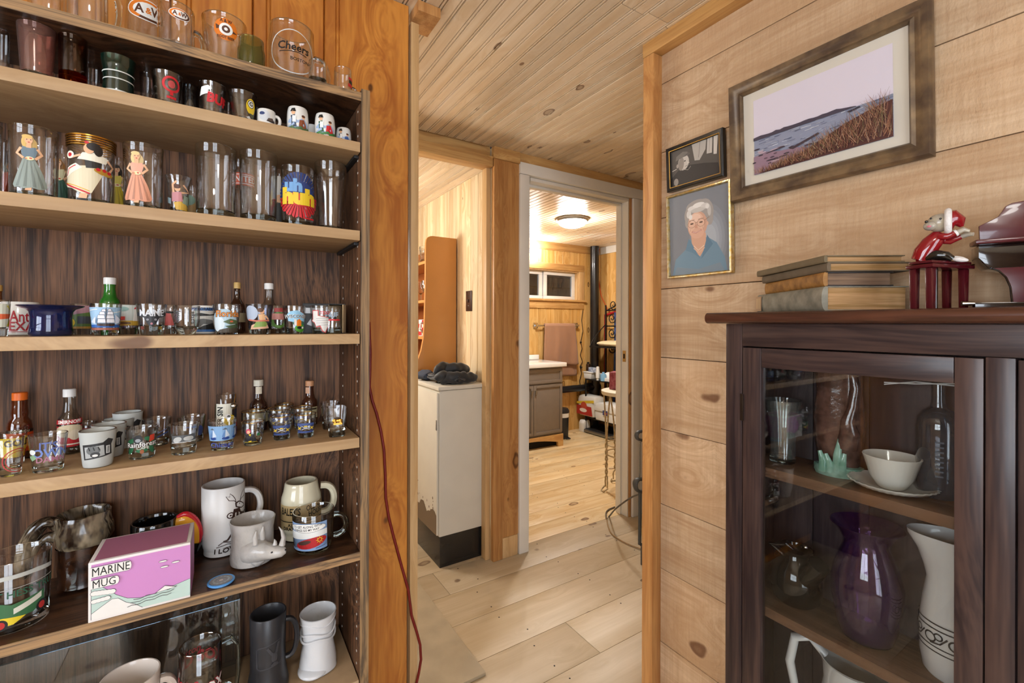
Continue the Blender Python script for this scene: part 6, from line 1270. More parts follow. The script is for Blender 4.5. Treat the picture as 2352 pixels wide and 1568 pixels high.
def oldlady(d, w, h):
    d.rect(0, 0, w, h, '#77797e')
    for i, c in enumerate(('#7d8086', '#85898f', '#8e9298', '#979ba1', '#a0a4a9')): d.ell(w*.66, h*.40, w*(.5-.07*i)*.62, h*(.42-.06*i), c, n=30)
    d.poly([(w*.04, 0), (w*.1, h*.2), (w*.3, h*.32), (w*.36, h*.42), (w*.66, h*.42), (w*.8, h*.34), (w*.92, h*.16), (w*.96, 0)], '#6a8494')
    d.poly([(w*.06, 0), (w*.12, h*.1), (w*.5, h*.05), (w*.85, h*.1), (w*.92, 0)], '#74828c')
    d.poly([(w*.38, h*.48), (w*.40, h*.30), (w*.53, h*.20), (w*.63, h*.32), (w*.63, h*.48)], '#c79a80')
    d.poly([(w*.34, h*.44), (w*.28, h*.30), (w*.40, h*.26), (w*.54, h*.17), (w*.44, h*.30), (w*.39, h*.38)], '#5f7c8e'); d.poly([(w*.65, h*.45), (w*.74, h*.33), (w*.66, h*.26), (w*.55, h*.17), (w*.60, h*.30), (w*.63, h*.38)], '#587486')
    d.line([(w*.43, h*.34), (w*.50, h*.28), (w*.60, h*.33)], .0022, '#d8c0a8'); d.line([(w*.42, h*.31), (w*.51, h*.25), (w*.61, h*.30)], .0018, '#c9ae96')
    for x, y, a, b in ((.5, .80, .2, .1), (.36, .72, .09, .11), (.66, .72, .10, .14), (.40, .80, .1, .08), (.6, .81, .12, .08), (.33, .64, .05, .07), (.70, .64, .05, .08)): d.ell(w*x, h*y, w*a, h*b, '#98918b', n=20)
    d.ell(w*.49, h*.59, w*.165, h*.165, '#c39780', n=30); d.ell(w*.47, h*.60, w*.135, h*.145, '#d3aa92', n=28); d.ell(w*.49, h*.49, w*.11, h*.065, '#cda088'); d.ell(w*.45, h*.68, w*.10, h*.05, '#dcb9a4')
    for x, y, a, b, c in ((.42, .80, .09, .035, '#cfcac4'), (.52, .83, .1, .03, '#d8d3cd'), (.62, .80, .07, .035, '#c4beb8'), (.35, .74, .04, .05, '#c9c4be'), (.69, .74, .03, .07, '#b5afa9'), (.5, .77, .12, .028, HAIR), (.38, .70, .03, .03, '#d8d3cd'), (.66, .79, .03, .03, '#d3cec8')): d.ell(w*x, h*y, w*a, h*b, c, rot=.3*(x-.5), n=16)
    for x in (.40, .555): d.ring(w*x, h*.61, w*.062, w*.068, '#8a6a52', n=22, ky=.85); d.ell(w*x, h*.615, w*.03, h*.010, '#5a4438', n=12); d.line([(w*(x-.05), h*.655), (w*(x+.045), h*.66)], .0018, '#9a7a68')
    d.line([(w*.465, h*.62), (w*.49, h*.62)], .0012, '#8a6a52'); d.line([(w*.62, h*.63), (w*.69, h*.66)], .0014, '#8a6a52'); d.poly([(w*.46, h*.60), (w*.445, h*.555), (w*.50, h*.55), (w*.49, h*.60)], '#c39078'); d.line([(w*.40, h*.515), (w*.47, h*.498), (w*.56, h*.52)], .0030, '#a8645c'); d.line([(w*.41, h*.512), (w*.47, h*.501), (w*.55, h*.516)], .0010, '#e0cbbd')
    d.line([(w*.38, h*.55), (w*.37, h*.52)], .0012, '#b08570'); d.line([(w*.58, h*.56), (w*.59, h*.52)], .0012, '#b08570'); d.ell(w*.66, h*.585, w*.018, h*.025, '#c99f88', n=10)
picture('portrait_picture', .706, .918, 1.3405, 1.5945, [(0, .0), (0, .010), (.002, .0135), (.005, .012), (.007, .0135), (.009, .009), (.009, .006)], pbr('gold_metal_frame', '#c9a95f', .28, .9, color2='#d8cfae', vscale=90, bump=.4, bscale=300), oldlady, 'gold framed colour portrait of an elderly woman in a blue blouse', .03)
# ================================================================ red cord on the varnished wall
pts = [(847.5, 739), (849, 775), (851, 811), (850, 850), (848.6, 888), (855, 920), (865, 949), (875, 990), (882, 1032), (885, 1090), (886, 1143), (893, 1188), (904, 1232), (921, 1295), (938, 1355), (945.5, 1414), (957, 1450), (965, 1480), (967, 1514), (962, 1545), (956, 1572), (950, 1640)]
mb = MB().tube([onY(u, v, YW-.006 if u < 935 else YW-.012) for u, v in pts], .0038, 10); o = mb.build('extension_cord', pbr('red_rubber_cord', '#7a1f18', .45))
tag(o, 'dark red electrical cord hanging down the varnished wall beside the bookcase', 'cord')
# ================================================================ lamps
def glow(name, k):
    mt, nt, out = newmat(name); e = N(nt, 'Emission'); e.inputs[0].default_value = (*k[0], 1); e.inputs[1].default_value = k[1]; nt.links.new(e.outputs[0], out.inputs[0]); return mt
STEEL = pbr('brushed_nickel', '#8f8f8d', .35, .9)
def dome_lamp(x, y, zc, r, k, label):
    t = empty('ceiling_lamp', (x, y, zc), 0, label, 'lamp')
    MB().lathe([(0, -.001), (r*1.12, -.001), (r*1.12, -.012), (r*1.0, -.026), (r*.97, -.026), (r*.97, -.004), (0, -.004)], 36, caps=(False, False)).build('rim', STEEL, t)
    MB().lathe([(r*.965, -.024)]+[(r*.965*math.cos(a), -.024-.055*math.sin(a)) for a in [math.pi/2*i/8 for i in range(1, 8)]]+[(0, -.079)], 32, caps=(False, False)).build('glass_dome', glow('lamp_glow', k), t)
    return t
dome_lamp(-.35, -.55, CEIL-.001, .16, (SOFT, LAMP['room']), 'round ceiling lamp of the near room above the camera')
dome_lamp(.05, 1.62, CEIL-.001, .12, (WARM, LAMP['hall']), 'round ceiling lamp in the hall behind the bookcase wall')
dome_lamp(2.50, 2.97, 2.099, .125, (SOFT, LAMP['bath']), 'round frosted ceiling lamp glowing in the bathroom')
t = empty('floor_lamp', (.2, 2.75, 0), 0, 'floor lamp with glowing shade in the alcove behind the bookcase wall', 'lamp')
MB().lathe([(0, 0), (.13, 0), (.13, .015), (.02, .03), (.012, .05), (.012, 1.5), (0, 1.5)], 24, caps=(False, False)).build('stand', STEEL, t)
MB().lathe([(.14, 1.45), (.10, 1.70)], 28, caps=(True, True)).build('shade', glow('shade_glow', (WARM, LAMP['alcove'])), t)
q = onY(1226, 573, YF-.07)
t = empty('wall_bulb', (q.x, YF-.001, q.z), 0, 'bare glowing bulb on the far bathroom wall above the window', 'lamp')
MB().lathe([(.03, 0), (.03, .012), (.016, .02), (.016, .035)], 20).xf(Matrix.Rotation(math.pi/2, 4, 'X')).build('holder', STEEL, t)
MB().ball((0, -.07, 0), .034, n=18, k=12).build('bulb', glow('bulb_glow', (SOFT, LAMP['bulb'])), t)
# ================================================================ bathroom window
w3 = struct('window_3', (WX0-.02, YF-.016, WZ1), (WX1+.08, YF, WZ1+.072), M_postx, .003)
boxo('side_casing', (WX1, YF-.016, 1.44), (WX1+.078, YF, WZ1-.0005), M_light, w3, .003)
boxo('sill', (WX0-.05, YF-.045, WZ0-.022), (WX1+.095, YF+.06, WZ0), M_postx, w3, .003)
boxo('apron', (WX0-.02, YF-.018, 1.375), (WX1+.075, YF, WZ0-.023), M_postx, w3, .003)
boxo('reveal', (WX1-.012, YF, WZ0), (WX1, YF+.09, WZ1), M_light, w3); boxo('reveal', (WX0, YF, WZ1-.012), (WX1-.0125, YF+.09, WZ1), M_light, w3)
VIN = pbr('white_vinyl', '#e3e1de', .3)
def sash(x0, x1, y):
    o = boxo('sash', (x0, y, WZ0+.002), (x1, y+.035, WZ0+.04), VIN, w3, .003)
    boxo('sash_rail', (x0, y, WZ1-.052), (x1, y+.035, WZ1-.013), VIN, o, .003)
    boxo('sash_stile', (x0, y, WZ0+.0405), (x0+.042, y+.035, WZ1-.0525), VIN, o, .003); boxo('sash_stile', (x1-.042, y, WZ0+.0405), (x1, y+.035, WZ1-.0525), VIN, o, .003)
    boxo('pane', (x0+.04, y+.015, WZ0+.038), (x1-.04, y+.019, WZ1-.05), thin_glass('window_glass', '#dfe4e6', '#9aa4a8', refl=1.6), o)
sash(2.965, WX1-.0125, YF+.045); sash(WX0+.002, 2.955, YF+.062)
o = struct('wall_sky_blocker', (2.3, YF+.45, 1.0), (3.7, YF+.5, 2.3), pbr('blocker_siding', '#4a4a48', .8, var=.3, vscale=12))  # added wall outside the window, keeps the bright sky out of the panes
for k in range(9): boxo('blocker_board', (2.3, YF+.435-.01*(k % 2), 1.05+.12*k), (3.7, YF+.45, 1.165+.12*k), MAT['blocker_siding'], o)
# ================================================================ vanity
YV = 3.489; xs_ = onY(1226, 900, YV).x
GRY = pbr('taupe_cabinet_paint', '#7d7268', .4, var=.06, vscale=20)
v = empty('vanity_cabinet', (2.5, 3.7, 0), 0, 'taupe shaker vanity cabinet with two doors and amber wooden base', 'vanity')
def vp_(n, a, b, mat, par=None, bev=.002): return boxo(n, (a[0]-2.5, a[1]-3.7, a[2]), (b[0]-2.5, b[1]-3.7, b[2]), mat, par or v, bev)
vp_('body', (2.10, YV+.018, .122), (2.822, YF-.006, .782), GRY)
def shaker(n, x0, x1, z0, z1):
    o = vp_(n, (x0, YV+.008, z0), (x1, YV+.0175, z1), GRY)
    k = .028
    for nm, a, b in (('stile', (x0, z0), (x0+k, z1)), ('stile', (x1-k, z0), (x1, z1)), ('rail', (x0+k, z1-k), (x1-k, z1)), ('rail', (x0+k, z0), (x1-k, z0+k))): vp_(nm, (a[0], YV, a[1]), (b[0], YV+.0085, b[1]), GRY, o, .001)
    return o
shaker('drawer_front', 2.12, 2.815, .63, .765)
d1 = shaker('door', 2.12, xs_-.002, .14, .615); d2 = shaker('door', xs_+.002, 2.815, .14, .615)
vp_('pull', (xs_-.034, YV-.012, .53), (xs_-.014, YV-.0005, .57), STEEL, d1, .001); vp_('pull', (xs_+.014, YV-.012, .53), (xs_+.034, YV-.0005, .57), STEEL, d2, .001)
pts = [(2.1, .0), (2.1, .12), (2.826, .12), (2.826, 0), (2.765, 0), (2.762, .045)]+[(2.745-.62*i/8, .05+.035*math.sin(math.pi*i/8)) for i in range(9)]+[(2.115, 0)]
MB().prism([(a-2.5, b) for a, b in pts], YV-.002-3.7, YV+.03-3.7, 'y').build('base', M_postx, v)
vp_('plinth', (2.12, YV+.06, .001), (2.80, YF-.01, .12), pbr('dark_void', '#181310', .9))  # near-black block, darkness of the void under the vanity put into its colour
o = empty('basin_counter', (2.5, 3.7, .783), 0, 'white vanity top with integral basin', 'vanity top')
MB().box((-.42, YV-.02-3.7, 0), (.355, YF-.004-3.7, .04), 0, .006).build('slab', pbr('white_cultured_marble', '#eceae6', .15, coat=.3), o)
MB().box((-.42, YF-.02-3.7, .041), (.355, YF-.004-3.7, .09), 0, .004).build('backsplash', MAT['white_cultured_marble'], o)
# ================================================================ towel and bar
CHM = pbr('chrome', '#d5d5d5', .08, 1.0)
bx_ = onY(1229, 746, YF); zb_ = 1.185
t = empty('towel_bar', (bx_.x, YF, zb_), 0, 'chrome towel bar on the far bathroom wall', 'towel bar')
for xx in (0, .56): MB().box((xx-.028, -.012, -.03), (xx+.028, -.0005, .03), 0, .003).box((xx-.012, -.06, -.012), (xx+.012, -.012, .012), 0, .003).build('bracket', CHM, t)
MB().tube([(0, -.055, 0), (.56, -.055, 0)], .008, 10).build('rod', CHM, t)
TOW = pbr('brown_terry', '#a0765a', .95, bump=.6, bscale=260, sheen=.3)
def cloth(x0, x1, ztop, zbot, y0, amp, nx=26, nz=22, flare=.0, skew=0.0, th=.006):
    mb = MB(); vs = []; 
    for j in range(nz+1):
        t_ = j/nz; z = ztop+(zbot-ztop)*t_
        for i in range(nx+1):
            s_ = i/nx; x = x0+(x1-x0)*s_+flare*(s_-.5)*t_+skew*t_; y = y0+amp*t_*math.sin(s_*9+2*t_)+amp*.5*math.sin(s_*23+t_*3)*t_
            vs.append((x, y, z+.006*math.sin(s_*5)*t_))
    fs = [(j*(nx+1)+i, j*(nx+1)+i+1, (j+1)*(nx+1)+i+1, (j+1)*(nx+1)+i) for j in range(nz) for i in range(nx)]
    mb.add(vs, fs, 0, True); return mb
t = empty('bath_towel', (bx_.x, YF, zb_), 0, 'brown towel draped over the chrome bar', 'towel')
def thick(o, th=.006):
    m_ = o.modifiers.new('s', 'SOLIDIFY'); m_.thickness = th; m_.offset = 0; return o
thick(cloth(.08, .50, .012, -.43, -.070, .012, flare=.05, skew=.02).build('front_fold', TOW, t, merge=False))
thick(cloth(.10, .52, .012, -.56, -.036, .008, flare=.0, skew=.03).build('back_fold', TOW, t, merge=False))
MB().tube([(.085, -.055, .008), (.30, -.055, .010), (.50, -.055, .008)], .016, 12).build('top_fold', TOW, t)
# ================================================================ pipes
PVC = pbr('black_abs_pipe', '#17171a', .3, coat=.2)
px_ = onY(1365.5, 700, 3.885)
t = empty('drain_stack', (px_.x, 3.885, 0), 0, 'black vertical drain pipe in the bathroom corner', 'pipe')
MB().tube([(0, 0, 0), (0, 0, 2.098)], .050, 20).build('pipe', PVC, t)
zz_ = onY(1330, 891, 3.885).z
MB().tube([(-.05, 0, zz_), (-.75, 0, zz_)], .038, 16).build('branch_pipe', PVC, t)
MB().tube([(-.10, 0, zz_), (.0, 0, zz_), (.06, 0, zz_)], .048, 16).tube([(0, 0, zz_-.12), (0, 0, zz_+.12)], .062, 20).build('tee_fitting', PVC, t)
XRW = XR-.02
def wallpts(ps, X): return [onX(u, v, X) for u, v in ps]
o = MB().tube(wallpts([(1390, 722), (1390, 780), (1390, 850), (1390, 985)], XRW), .012, 10).tube(wallpts([(1390, 724), (1404, 719), (1416, 715)], XRW), .012, 10).build('red_pipe', pbr('red_pex', '#b3242a', .4)); tag(o, 'red plastic water pipe on the bathroom wall', 'pipe')
o = MB().tube(wallpts([(1413, 716), (1413, 790), (1410, 900), (1410, 985)], XRW), .012, 10).build('blue_pipe', pbr('blue_pex', '#2f4a86', .4)); tag(o, 'blue plastic water pipe beside the red one', 'pipe')
o = MB().tube(wallpts([(1377, 571), (1373, 600), (1374, 640), (1381, 680), (1394, 708), (1410, 730), (1425, 750)], XRW+.008), .006, 8).build('orange_cord', pbr('orange_cord', '#d8652c', .5)); tag(o, 'orange extension cord hanging across the bathroom wall', 'cord')
ps = [(1339, 712), (1336, 735), (1339, 760), (1334, 785), (1337, 800), (1333, 815), (1338, 830), (1332, 842), (1336, 856), (1331, 875), (1334, 890), (1330, 920), (1326, 935), (1329, 945)]
o = MB().tube([onY(u, v, YF-.012) for u, v in ps], .004, 6).ball(onY(1334, 786, YF-.014), .012, n=8, k=6).ball(onY(1335, 843, YF-.014), .014, n=8, k=6).build('string_wire', pbr('dark_wire', '#2c2218', .6)); tag(o, 'thin dark wire dangling from the window casing', 'wire')
# ================================================================ baker's rack in the corner
IRON = pbr('black_iron', '#1f1d1b', .45, .3)
RX0, RX1, RY0, RY1 = 3.40, 3.70, 3.12, 3.80
zs1 = onY(1345, 795, RY1).z; zs2 = onY(1350, 869, RY1).z; zs3 = onX(1358, 958, 3.42).z
t = empty('bakers_rack', (RX0, RY0, 0), 0, 'black wrought iron rack with scrollwork in the bathroom corner', 'rack')
lx, ly = RX1-RX0, RY1-RY0
for px, py, top in ((0, 0, zs2), (0, ly, zs2), (lx, 0, 1.42), (lx, ly, 1.42)): MB().tube([(px, py, 0), (px, py, top)], .009, 8).build('post', IRON, t)
for z_, x0_ in ((zs1, .05), (zs2, 0), (zs3, 0)):
    MB().box((x0_, 0, z_-.012), (lx, ly, z_), 0, .002).build('shelf', IRON, t)
def spiral(cy_, cz, r_, turns, s0, sgn=1, X=lx):
    return [(X, cy_+sgn*r_*(1-i/30*.85)*math.cos(s0+turns*2*math.pi*i/30), cz+r_*(1-i/30*.85)*math.sin(s0+turns*2*math.pi*i/30)) for i in range(31)]
for z_ in (1.36, 1.18, .98):
    MB().tube([(lx, 0, z_), (lx, ly, z_)], .007, 8).build('cross_rail', IRON, t)
for cy_, cz, sg in ((ly-.10, 1.27, 1), (ly-.10, 1.10, 1), (ly-.30, 1.27, -1), (ly-.30, 1.10, -1), (ly-.12, 1.42, 1), (ly-.42, 1.42, -1), (ly-.1, .93, 1)):
    MB().tube(spiral(cy_, cz, .062, 1.5, math.pi, sg), .0055, 6).build('scroll', IRON, t)
MB().tube([(lx, ly-.04, 1.37), (lx, ly-.14, 1.40), (lx, ly-.24, 1.47), (lx, ly-.34, 1.50), (lx, ly-.44, 1.47), (lx, ly-.6, 1.38)], .0065, 6).build('crest', IRON, t)
for py in (ly, 0):
    MB().tube([(lx, py, 1.20), (lx-.1, py, 1.12), (lx-.2, py, 1.02), (lx-.24, py, zs1)], .0055, 6).build('side_brace', IRON, t)
    MB().tube(spiral(0, zs2-.09, .05, 1.4, math.pi/2, 1, 0), .005, 6).build('bracket_scroll', IRON, t)
# things on the rack
o = MB().ball((0, 0, 0), (.12, .30, .035), n=28, k=16, fn=lambda d_: 1+.06*math.sin(5*d_.y+3*d_.x)).build('folded_blanket', pbr('cream_fleece', '#dccda4', .95, bump=.5, bscale=120, sheen=.4)); o.location = (RX0+.16, RY1-.33, zs1+.034); tag(o, 'folded cream blanket on the upper rack shelf', 'blanket')
def rp(u, v, X): return onX(u, v, X)
WPL = pbr('white_plastic', '#e3e3e0', .4)
q = onZ(1357, 868, zs2)
def ry(u, X): return onX(u, 860, X).y
y_ = ry(1357, 3.47)
t = empty('plastic_basket', (3.47, y_, zs2+.0005), 0, 'small white plastic basket of toiletries on the rack', 'basket')
MB().prism([(-.055, 0), (.055, 0), (.066, .07), (-.066, .07)], -.05, .05, 'x', bev=.004).build('tub', WPL, t); MB().box((-.056, -.072, .064), (.056, .072, .074), 0, .003).build('rim', WPL, t)
o = bottle('brown_bottle', zs2+.076, 1347, 1357, 836, 'small brown bottle standing in the white basket', Y=y_+.03) if False else None
def cyl(name, X, u, z, r, h, mat, label, cat, capmat=None, capr=.55, prof=None):
    y = ry(u, X); t = empty(name, (X, y, z+.0006), 0, label, cat)
    P = prof or [(0, 0), (r, 0), (r, h*.7), (r*.9, h*.78), (r*capr, h*.82)]
    MB().lathe(P+([(0, h*.82)] if not prof else []), 18, caps=(False, False)).build('body', mat, t)
    if capmat: MB().lathe([(0, h*.82), (r*capr*1.1, h*.82), (r*capr*1.1, h), (0, h)], 16, caps=(False, False)).build('cap', capmat, t)
    return t
BR = pbr('brown_bottle', '#3a2418', .2); BLP = pbr('blue_bottle', '#7fb2d8', .25); 
cyl('medicine_bottle', 3.50, 1351, zs2+.0755, .024, .10, BR, 'small dark brown bottle standing on the white basket', 'bottle', pbr('black_cap', '#1c1a19', .4))
o = MB().box((-.02, -.06, 0), (.02, .06, .05), 0, .001).build('medicine_box', pbr('blue_white_carton', '#c9d2de', .5, color2='#4a5f94', vscale=22)); o.location = (3.46, ry(1363, 3.46), zs2+.0755); tag(o, 'blue and white medicine carton on the white basket', 'box')
t = cyl('toothpaste_tube', 3.41, 1373, zs2, .022, .15, WPL, 'upright white toothpaste tube on the rack shelf', 'tube', prof=[(0, 0), (.014, 0), (.014, .02), (.022, .025), (.022, .08), (.016, .145), (.002, .15), (0, .15)])
cyl('blue_bottle', 3.42, 1386, zs2, .030, .095, BLP, 'squat light blue plastic bottle on the rack shelf', 'bottle', BLP, .4)
cyl('pale_blue_jar', 3.47, 1380, zs2, .026, .07, pbr('pale_blue', '#a9cbe0', .3), 'pale blue jar beside the toothpaste tube', 'jar', WPL, .9)
o = MB().ball((0, 0, 0), (.045, .055, .045), n=18, k=12, fn=lambda d_: 1+.05*math.sin(6*d_.x)).build('tissue_roll', pbr('white_paper', '#ecebe8', .9)); o.location = (3.49, ry(1397, 3.49), zs2+.045); tag(o, 'white crumpled paper roll on the rack shelf', 'paper roll')
o = MB().box((-.04, -.05, 0), (.04, .05, .035), 0, .004).build('soap_carton', WPL); o.location = (3.45, ry(1399, 3.45), zs2+.0006); tag(o, 'low white carton in front of the paper roll', 'box')
t = empty('paper_towel_pack', (3.47, ry(1358, 3.47), zs3+.0005), 0, 'clear wrapped pack of paper towels with red and yellow print', 'pack')
MB().box((-.09, -.15, 0), (.09, .135, .235), 0, .045).build('wrapped_rolls', pbr('shrink_wrap', '#dedbd4', .25, bump=.6, bscale=35, coat=.4), t)
d = Dec(); d.poly([(-.14, .02), (-.14, .12), (.10, .12), (.12, .02)], '#b3322c'); d.poly([(-.14, .13), (.14, .17), (.14, .20), (-.14, .155)], '#e0c03a'); d.ell(-.02, .12, .05, .045, '#c8523a'); d.ell(-.03, .07, .06, .022, '#efe6dc')
d.build('wrapper_print', t, lambda x, y, o: (-.0915-o, -x, y), 1, sl=0)
t = empty('storage_tub', (3.45, ry(1402, 3.45), zs3+.0005), 0, 'white lidded plastic tub on the lowest rack shelf', 'tub')
MB().prism([(-.15, 0), (.15, 0), (.17, .10), (-.17, .10)], -.07, .10, 'x', bev=.01).build('tub', WPL, t); MB().prism([(-.175, .1), (.175, .1), (.15, .17), (.10, .19), (-.10, .19), (-.15, .17)], -.08, .11, 'x', bev=.01).build('lid', WPL, t)
d = Dec(); d.rect(.04, .07, .11, .12, '#3a4a78'); d.rect(.06, .08, .10, .10, '#b3423c'); d.build('label_print', t, lambda x, y, o: (-.0815-o*2, -x+.07, y), 1, sl=0)
# on the bathroom floor
q = onZ(1340, 989, 0)
o = MB().prism([(-.05, 0), (.05, 0), (.05, .10), (.03, .13), (-.03, .13), (-.05, .10)], -.04, .04, 'y', bev=.008).box((-.015, -.0415, .004), (.02, -.04, .03), 1).build('air_freshener', [WPL, pbr('dark_void', '#181310')]); o.location = (q.x, q.y-.02, 0); tag(o, 'small white plastic device on the bathroom floor by the wall', 'device')
q0_, q1_ = onZ(1357, 992, 0), onZ(1410, 1013, 0)
t = empty('bathroom_scale', (3.20, 3.30, 0), 0, 'flat steel and black bathroom scale under the rack', 'scale')
t.location = ((q0_.x+q1_.x)/2+.13, (q0_.y+q1_.y)/2+.08, 0)
MB().box((-.17, -.24, .008), (.17, .24, .04), 0, .008).build('tray', STEEL, t); MB().box((-.15, -.22, .0405), (.15, .22, .044), 0, .002).build('mat', pbr('black_rubber', '#1d1c1c', .5), t)
for a in (-.14, .14): MB().box((a-.012, -.2, 0), (a+.012, .2, .0078)).build('foot', MAT['black_rubber'], t)
q = onZ(1304, 1008, 0)
t = empty('pedal_bin', (q.x-.02, q.y+.07, 0), 0, 'slim black pedal bin beside the vanity', 'bin')
MB().lathe([(0, 0), (.062, 0), (.066, .02), (.072, .27), (0, .27)], 24, caps=(False, False)).build('body', pbr('black_bin', '#26262a', .35), t)
MB().lathe([(.075, .27), (.077, .29), (.06, .315), (0, .322)], 24, caps=(True, False)).build('lid', MAT['black_bin'], t)
MB().lathe([(.0725, .225), (.0735, .26), (.0738, .269), (.072, .269)], 24, caps=(False, False)).build('liner_edge', pbr('white_paper', '#ecebe8'), t)
MB().tube([(.02, -.065, .02), (.02, -.11, .015), (-.03, -.11, .015), (-.03, -.065, .02)], .006, 8).build('pedal', MAT['black_bin'], t)
# ================================================================ wire stool in the doorway
q = onZ(1392, 1128, 0); zs_ = .722; R_ = .165
sx, sy_ = q.x+.14, q.y-.045
t = empty('wire_stool', (sx, sy_, 0), 0, 'old cream painted wire stool with twisted legs in the bathroom', 'stool')
CRMP = pbr('worn_cream_paint', '#cbb997', .5, color2='#a08a66', vscale=40)
MB().lathe([(0, zs_-.01), (R_*.9, zs_-.012), (R_, zs_-.03), (R_*1.02, zs_-.02), (R_*1.02, zs_-.004), (R_*.97, zs_), (0, zs_)], 36, caps=(False, False)).build('seat', pbr('cream_seat', '#e0d8c4', .4, var=.08), t)
for k, a in enumerate((math.pi*.9, math.pi*1.4, math.pi*1.9, math.pi*.4)):
    ca, sa = math.cos(a), math.sin(a); fr_ = .145
    mb = MB()
    for s_ in (-1, 1):
        pts = []
        for i in range(41):
            f_ = i/40
            if f_ < .55: off_ = s_*.045*(1-f_/.55)**1.5+s_*.006; z_ = zs_-.02-(zs_-.02-.36)*f_/.55; rr_ = R_*.86+(fr_-R_*.86)*f_/.55
            else:
                g = (f_-.55)/.45; z_ = .36-.33*g; rr_ = fr_; off_ = .007*math.cos(g*22+(0 if s_ > 0 else math.pi))+(s_*.022*max(0, (g-.75)/.25))
                rr_ += .007*math.sin(g*22+(0 if s_ > 0 else math.pi))*(g < .8)
            pts.append((ca*rr_-sa*off_, sa*rr_+ca*off_, z_))
        mb.tube(pts, .0055, 8)
    mb.tube([(ca*fr_-sa*.028, sa*fr_+ca*.028, .03), (ca*(fr_+.03)-sa*.02, sa*(fr_+.03)+ca*.02, .006), (ca*(fr_+.03)+sa*.02, sa*(fr_+.03)-ca*.02, .006), (ca*fr_+sa*.028, sa*fr_-ca*.028, .03)], .0055, 8)
    mb.build('leg', CRMP, t)
for zz_, r_ in ((.33, .13), (.26, .135)): MB().tube([(r_*math.cos(a), r_*math.sin(a), zz_) for a in [2*math.pi*i/28 for i in range(28)]], .005, 8, closed=True).build('brace_ring', CRMP, t)
tb = onZ(1421, 893, zs_)
t = empty('tissue_box', (tb.x, tb.y, zs_+.0006), .5, 'maroon patterned tissue box standing on the wire stool', 'tissue box')
MB().box((-.055, -.055, 0), (.055, .055, .125), 0, .002).build('carton', pbr('maroon_carton', '#7a2436', .45, color2='#a05a64', vscale=50), t)
MB().tube([(0, 0, .125), (.01, .005, .16), (-.01, 0, .19), (.01, .01, .215)], [.03, .035, .028, .006], 10, flat=.5).build('tissue', pbr('white_paper', '#ecebe8'), t)
# ================================================================ white metal cabinet in the hall
ENA = pbr('white_enamel', '#d8d2c4', .35, var=.05, vscale=7); t = empty('metal_cabinet', (1.01, 2.2, 0), 0, 'old white enamelled metal cabinet with chipped paint and black plinth', 'cabinet')
def mc(n, a, b, mat, bev=.003, par=None): return boxo(n, (a[0]-1.01, a[1]-2.2, a[2]), (b[0]-1.01, b[1]-2.2, b[2]), mat, par or t, bev)
mc('body', (.885, 2.045, .157), (1.143, 2.392, .872), ENA, .006)
mc('top', (.876, 2.040, .873), (1.143, 2.394, .893), ENA, .006)
dd = mc('door', (.874, 2.052, .165), (.884, 2.386, .862), ENA, .003)
mc('hinge', (.871, 2.050, .68), (.8735, 2.058, .73), STEEL, .0005, dd)
PLK = pbr('black_plinth', '#24211f', .25, coat=.2, var=.2); mc('plinth', (.893, 2.056, 0), (1.138, 2.385, .156), PLK, .002)
rs = Dec(); rnd = random.Random(5)
pts = [(.0, .0)]+[(.33*i/16, .0) for i in range(1, 17)]+[(.33*(16-i)/16, .10+.06*(16-i)/16*0+.055*(1-i/16)*-1+.09*(i/16)*0+.05*math.sin(i*.9)*.3+.05*(16-i)/16+rnd.uniform(-.008, .008)) for i in range(17)]
rs.poly(pts, '#6e5c48'); [rs.ell(rnd.uniform(.02, .3), rnd.uniform(.10, .2), rnd.uniform(.002, .006), rnd.uniform(.002, .008), '#6e5c48', n=8) for _ in range(16)]
rs.build('rust_patch', t, lambda x, y, o: (.8736-1.01-o*.1, 2.386-.001-x-2.2, .166+y), 1, sl=0)
# ---- jacket
JK = pbr('black_nylon', '#26272a', .55, bump=.3, bscale=60, sheen=.2)
t = empty('folded_jacket', (1.008, 2.172, .8975), 0, 'black nylon jacket folded on the white metal cabinet', 'jacket')
def wr(seed, amp=.10, f1=1.6, f2=3.5):
    return lambda d_: 1+amp*(noise.noise(Vector((d_.x*f1+seed, d_.y*f1, d_.z*f1)))+.45*noise.noise(Vector((d_.x*f2+seed, d_.y*f2, d_.z*f2))))
def roll(pts, rs, seed, amp=.22, flat=.72):
    """a rolled limb of cloth: swept tube with soft cross wrinkles"""
    P = spl(pts, 8); R = spr(rs, 8); mb = MB().tube(P, R, 20, flat=flat, upv=(0, 0, 1)); n = 20
    vs = []
    for i, v_ in enumerate(mb.v):
        c = P[min(i//n, len(P)-1)]; w_ = Vector(v_)-c; k = 1+amp*noise.noise(Vector((c.x*34+seed, c.y*34+w_.y*20, w_.z*30)))+amp*.5*math.sin(c.x*150+w_.z*60+seed)*.5
        vs.append(tuple(c+w_*k))
    mb.v = vs; return mb
MB().ball((.0, .03, .026), (.118, .10, .026), n=44, k=26, fn=wr(1, .16)).build('body', JK, t)
roll([(-.085, -.055, .028), (-.03, -.088, .030), (.04, -.085, .028), (.095, -.07, .024), (.118, -.055, .020)], [.030, .030, .029, .022, .010], 2).build('sleeve', JK, t)
roll([(-.06, .0, .066), (0, -.02, .070), (.055, -.012, .068), (.09, .005, .058), (.108, .02, .045)], [.026, .029, .027, .024, .010], 5).build('sleeve', JK, t)
roll([(-.105, -.03, .045), (-.075, -.02, .075), (-.03, .0, .080), (-.01, .02, .07)], [.018, .026, .025, .012], 8).build('hood', JK, t)
roll([(-.112, -.06, .022), (-.085, -.075, .045), (-.06, -.07, .05)], [.018, .024, .014], 3).build('cuff', JK, t)
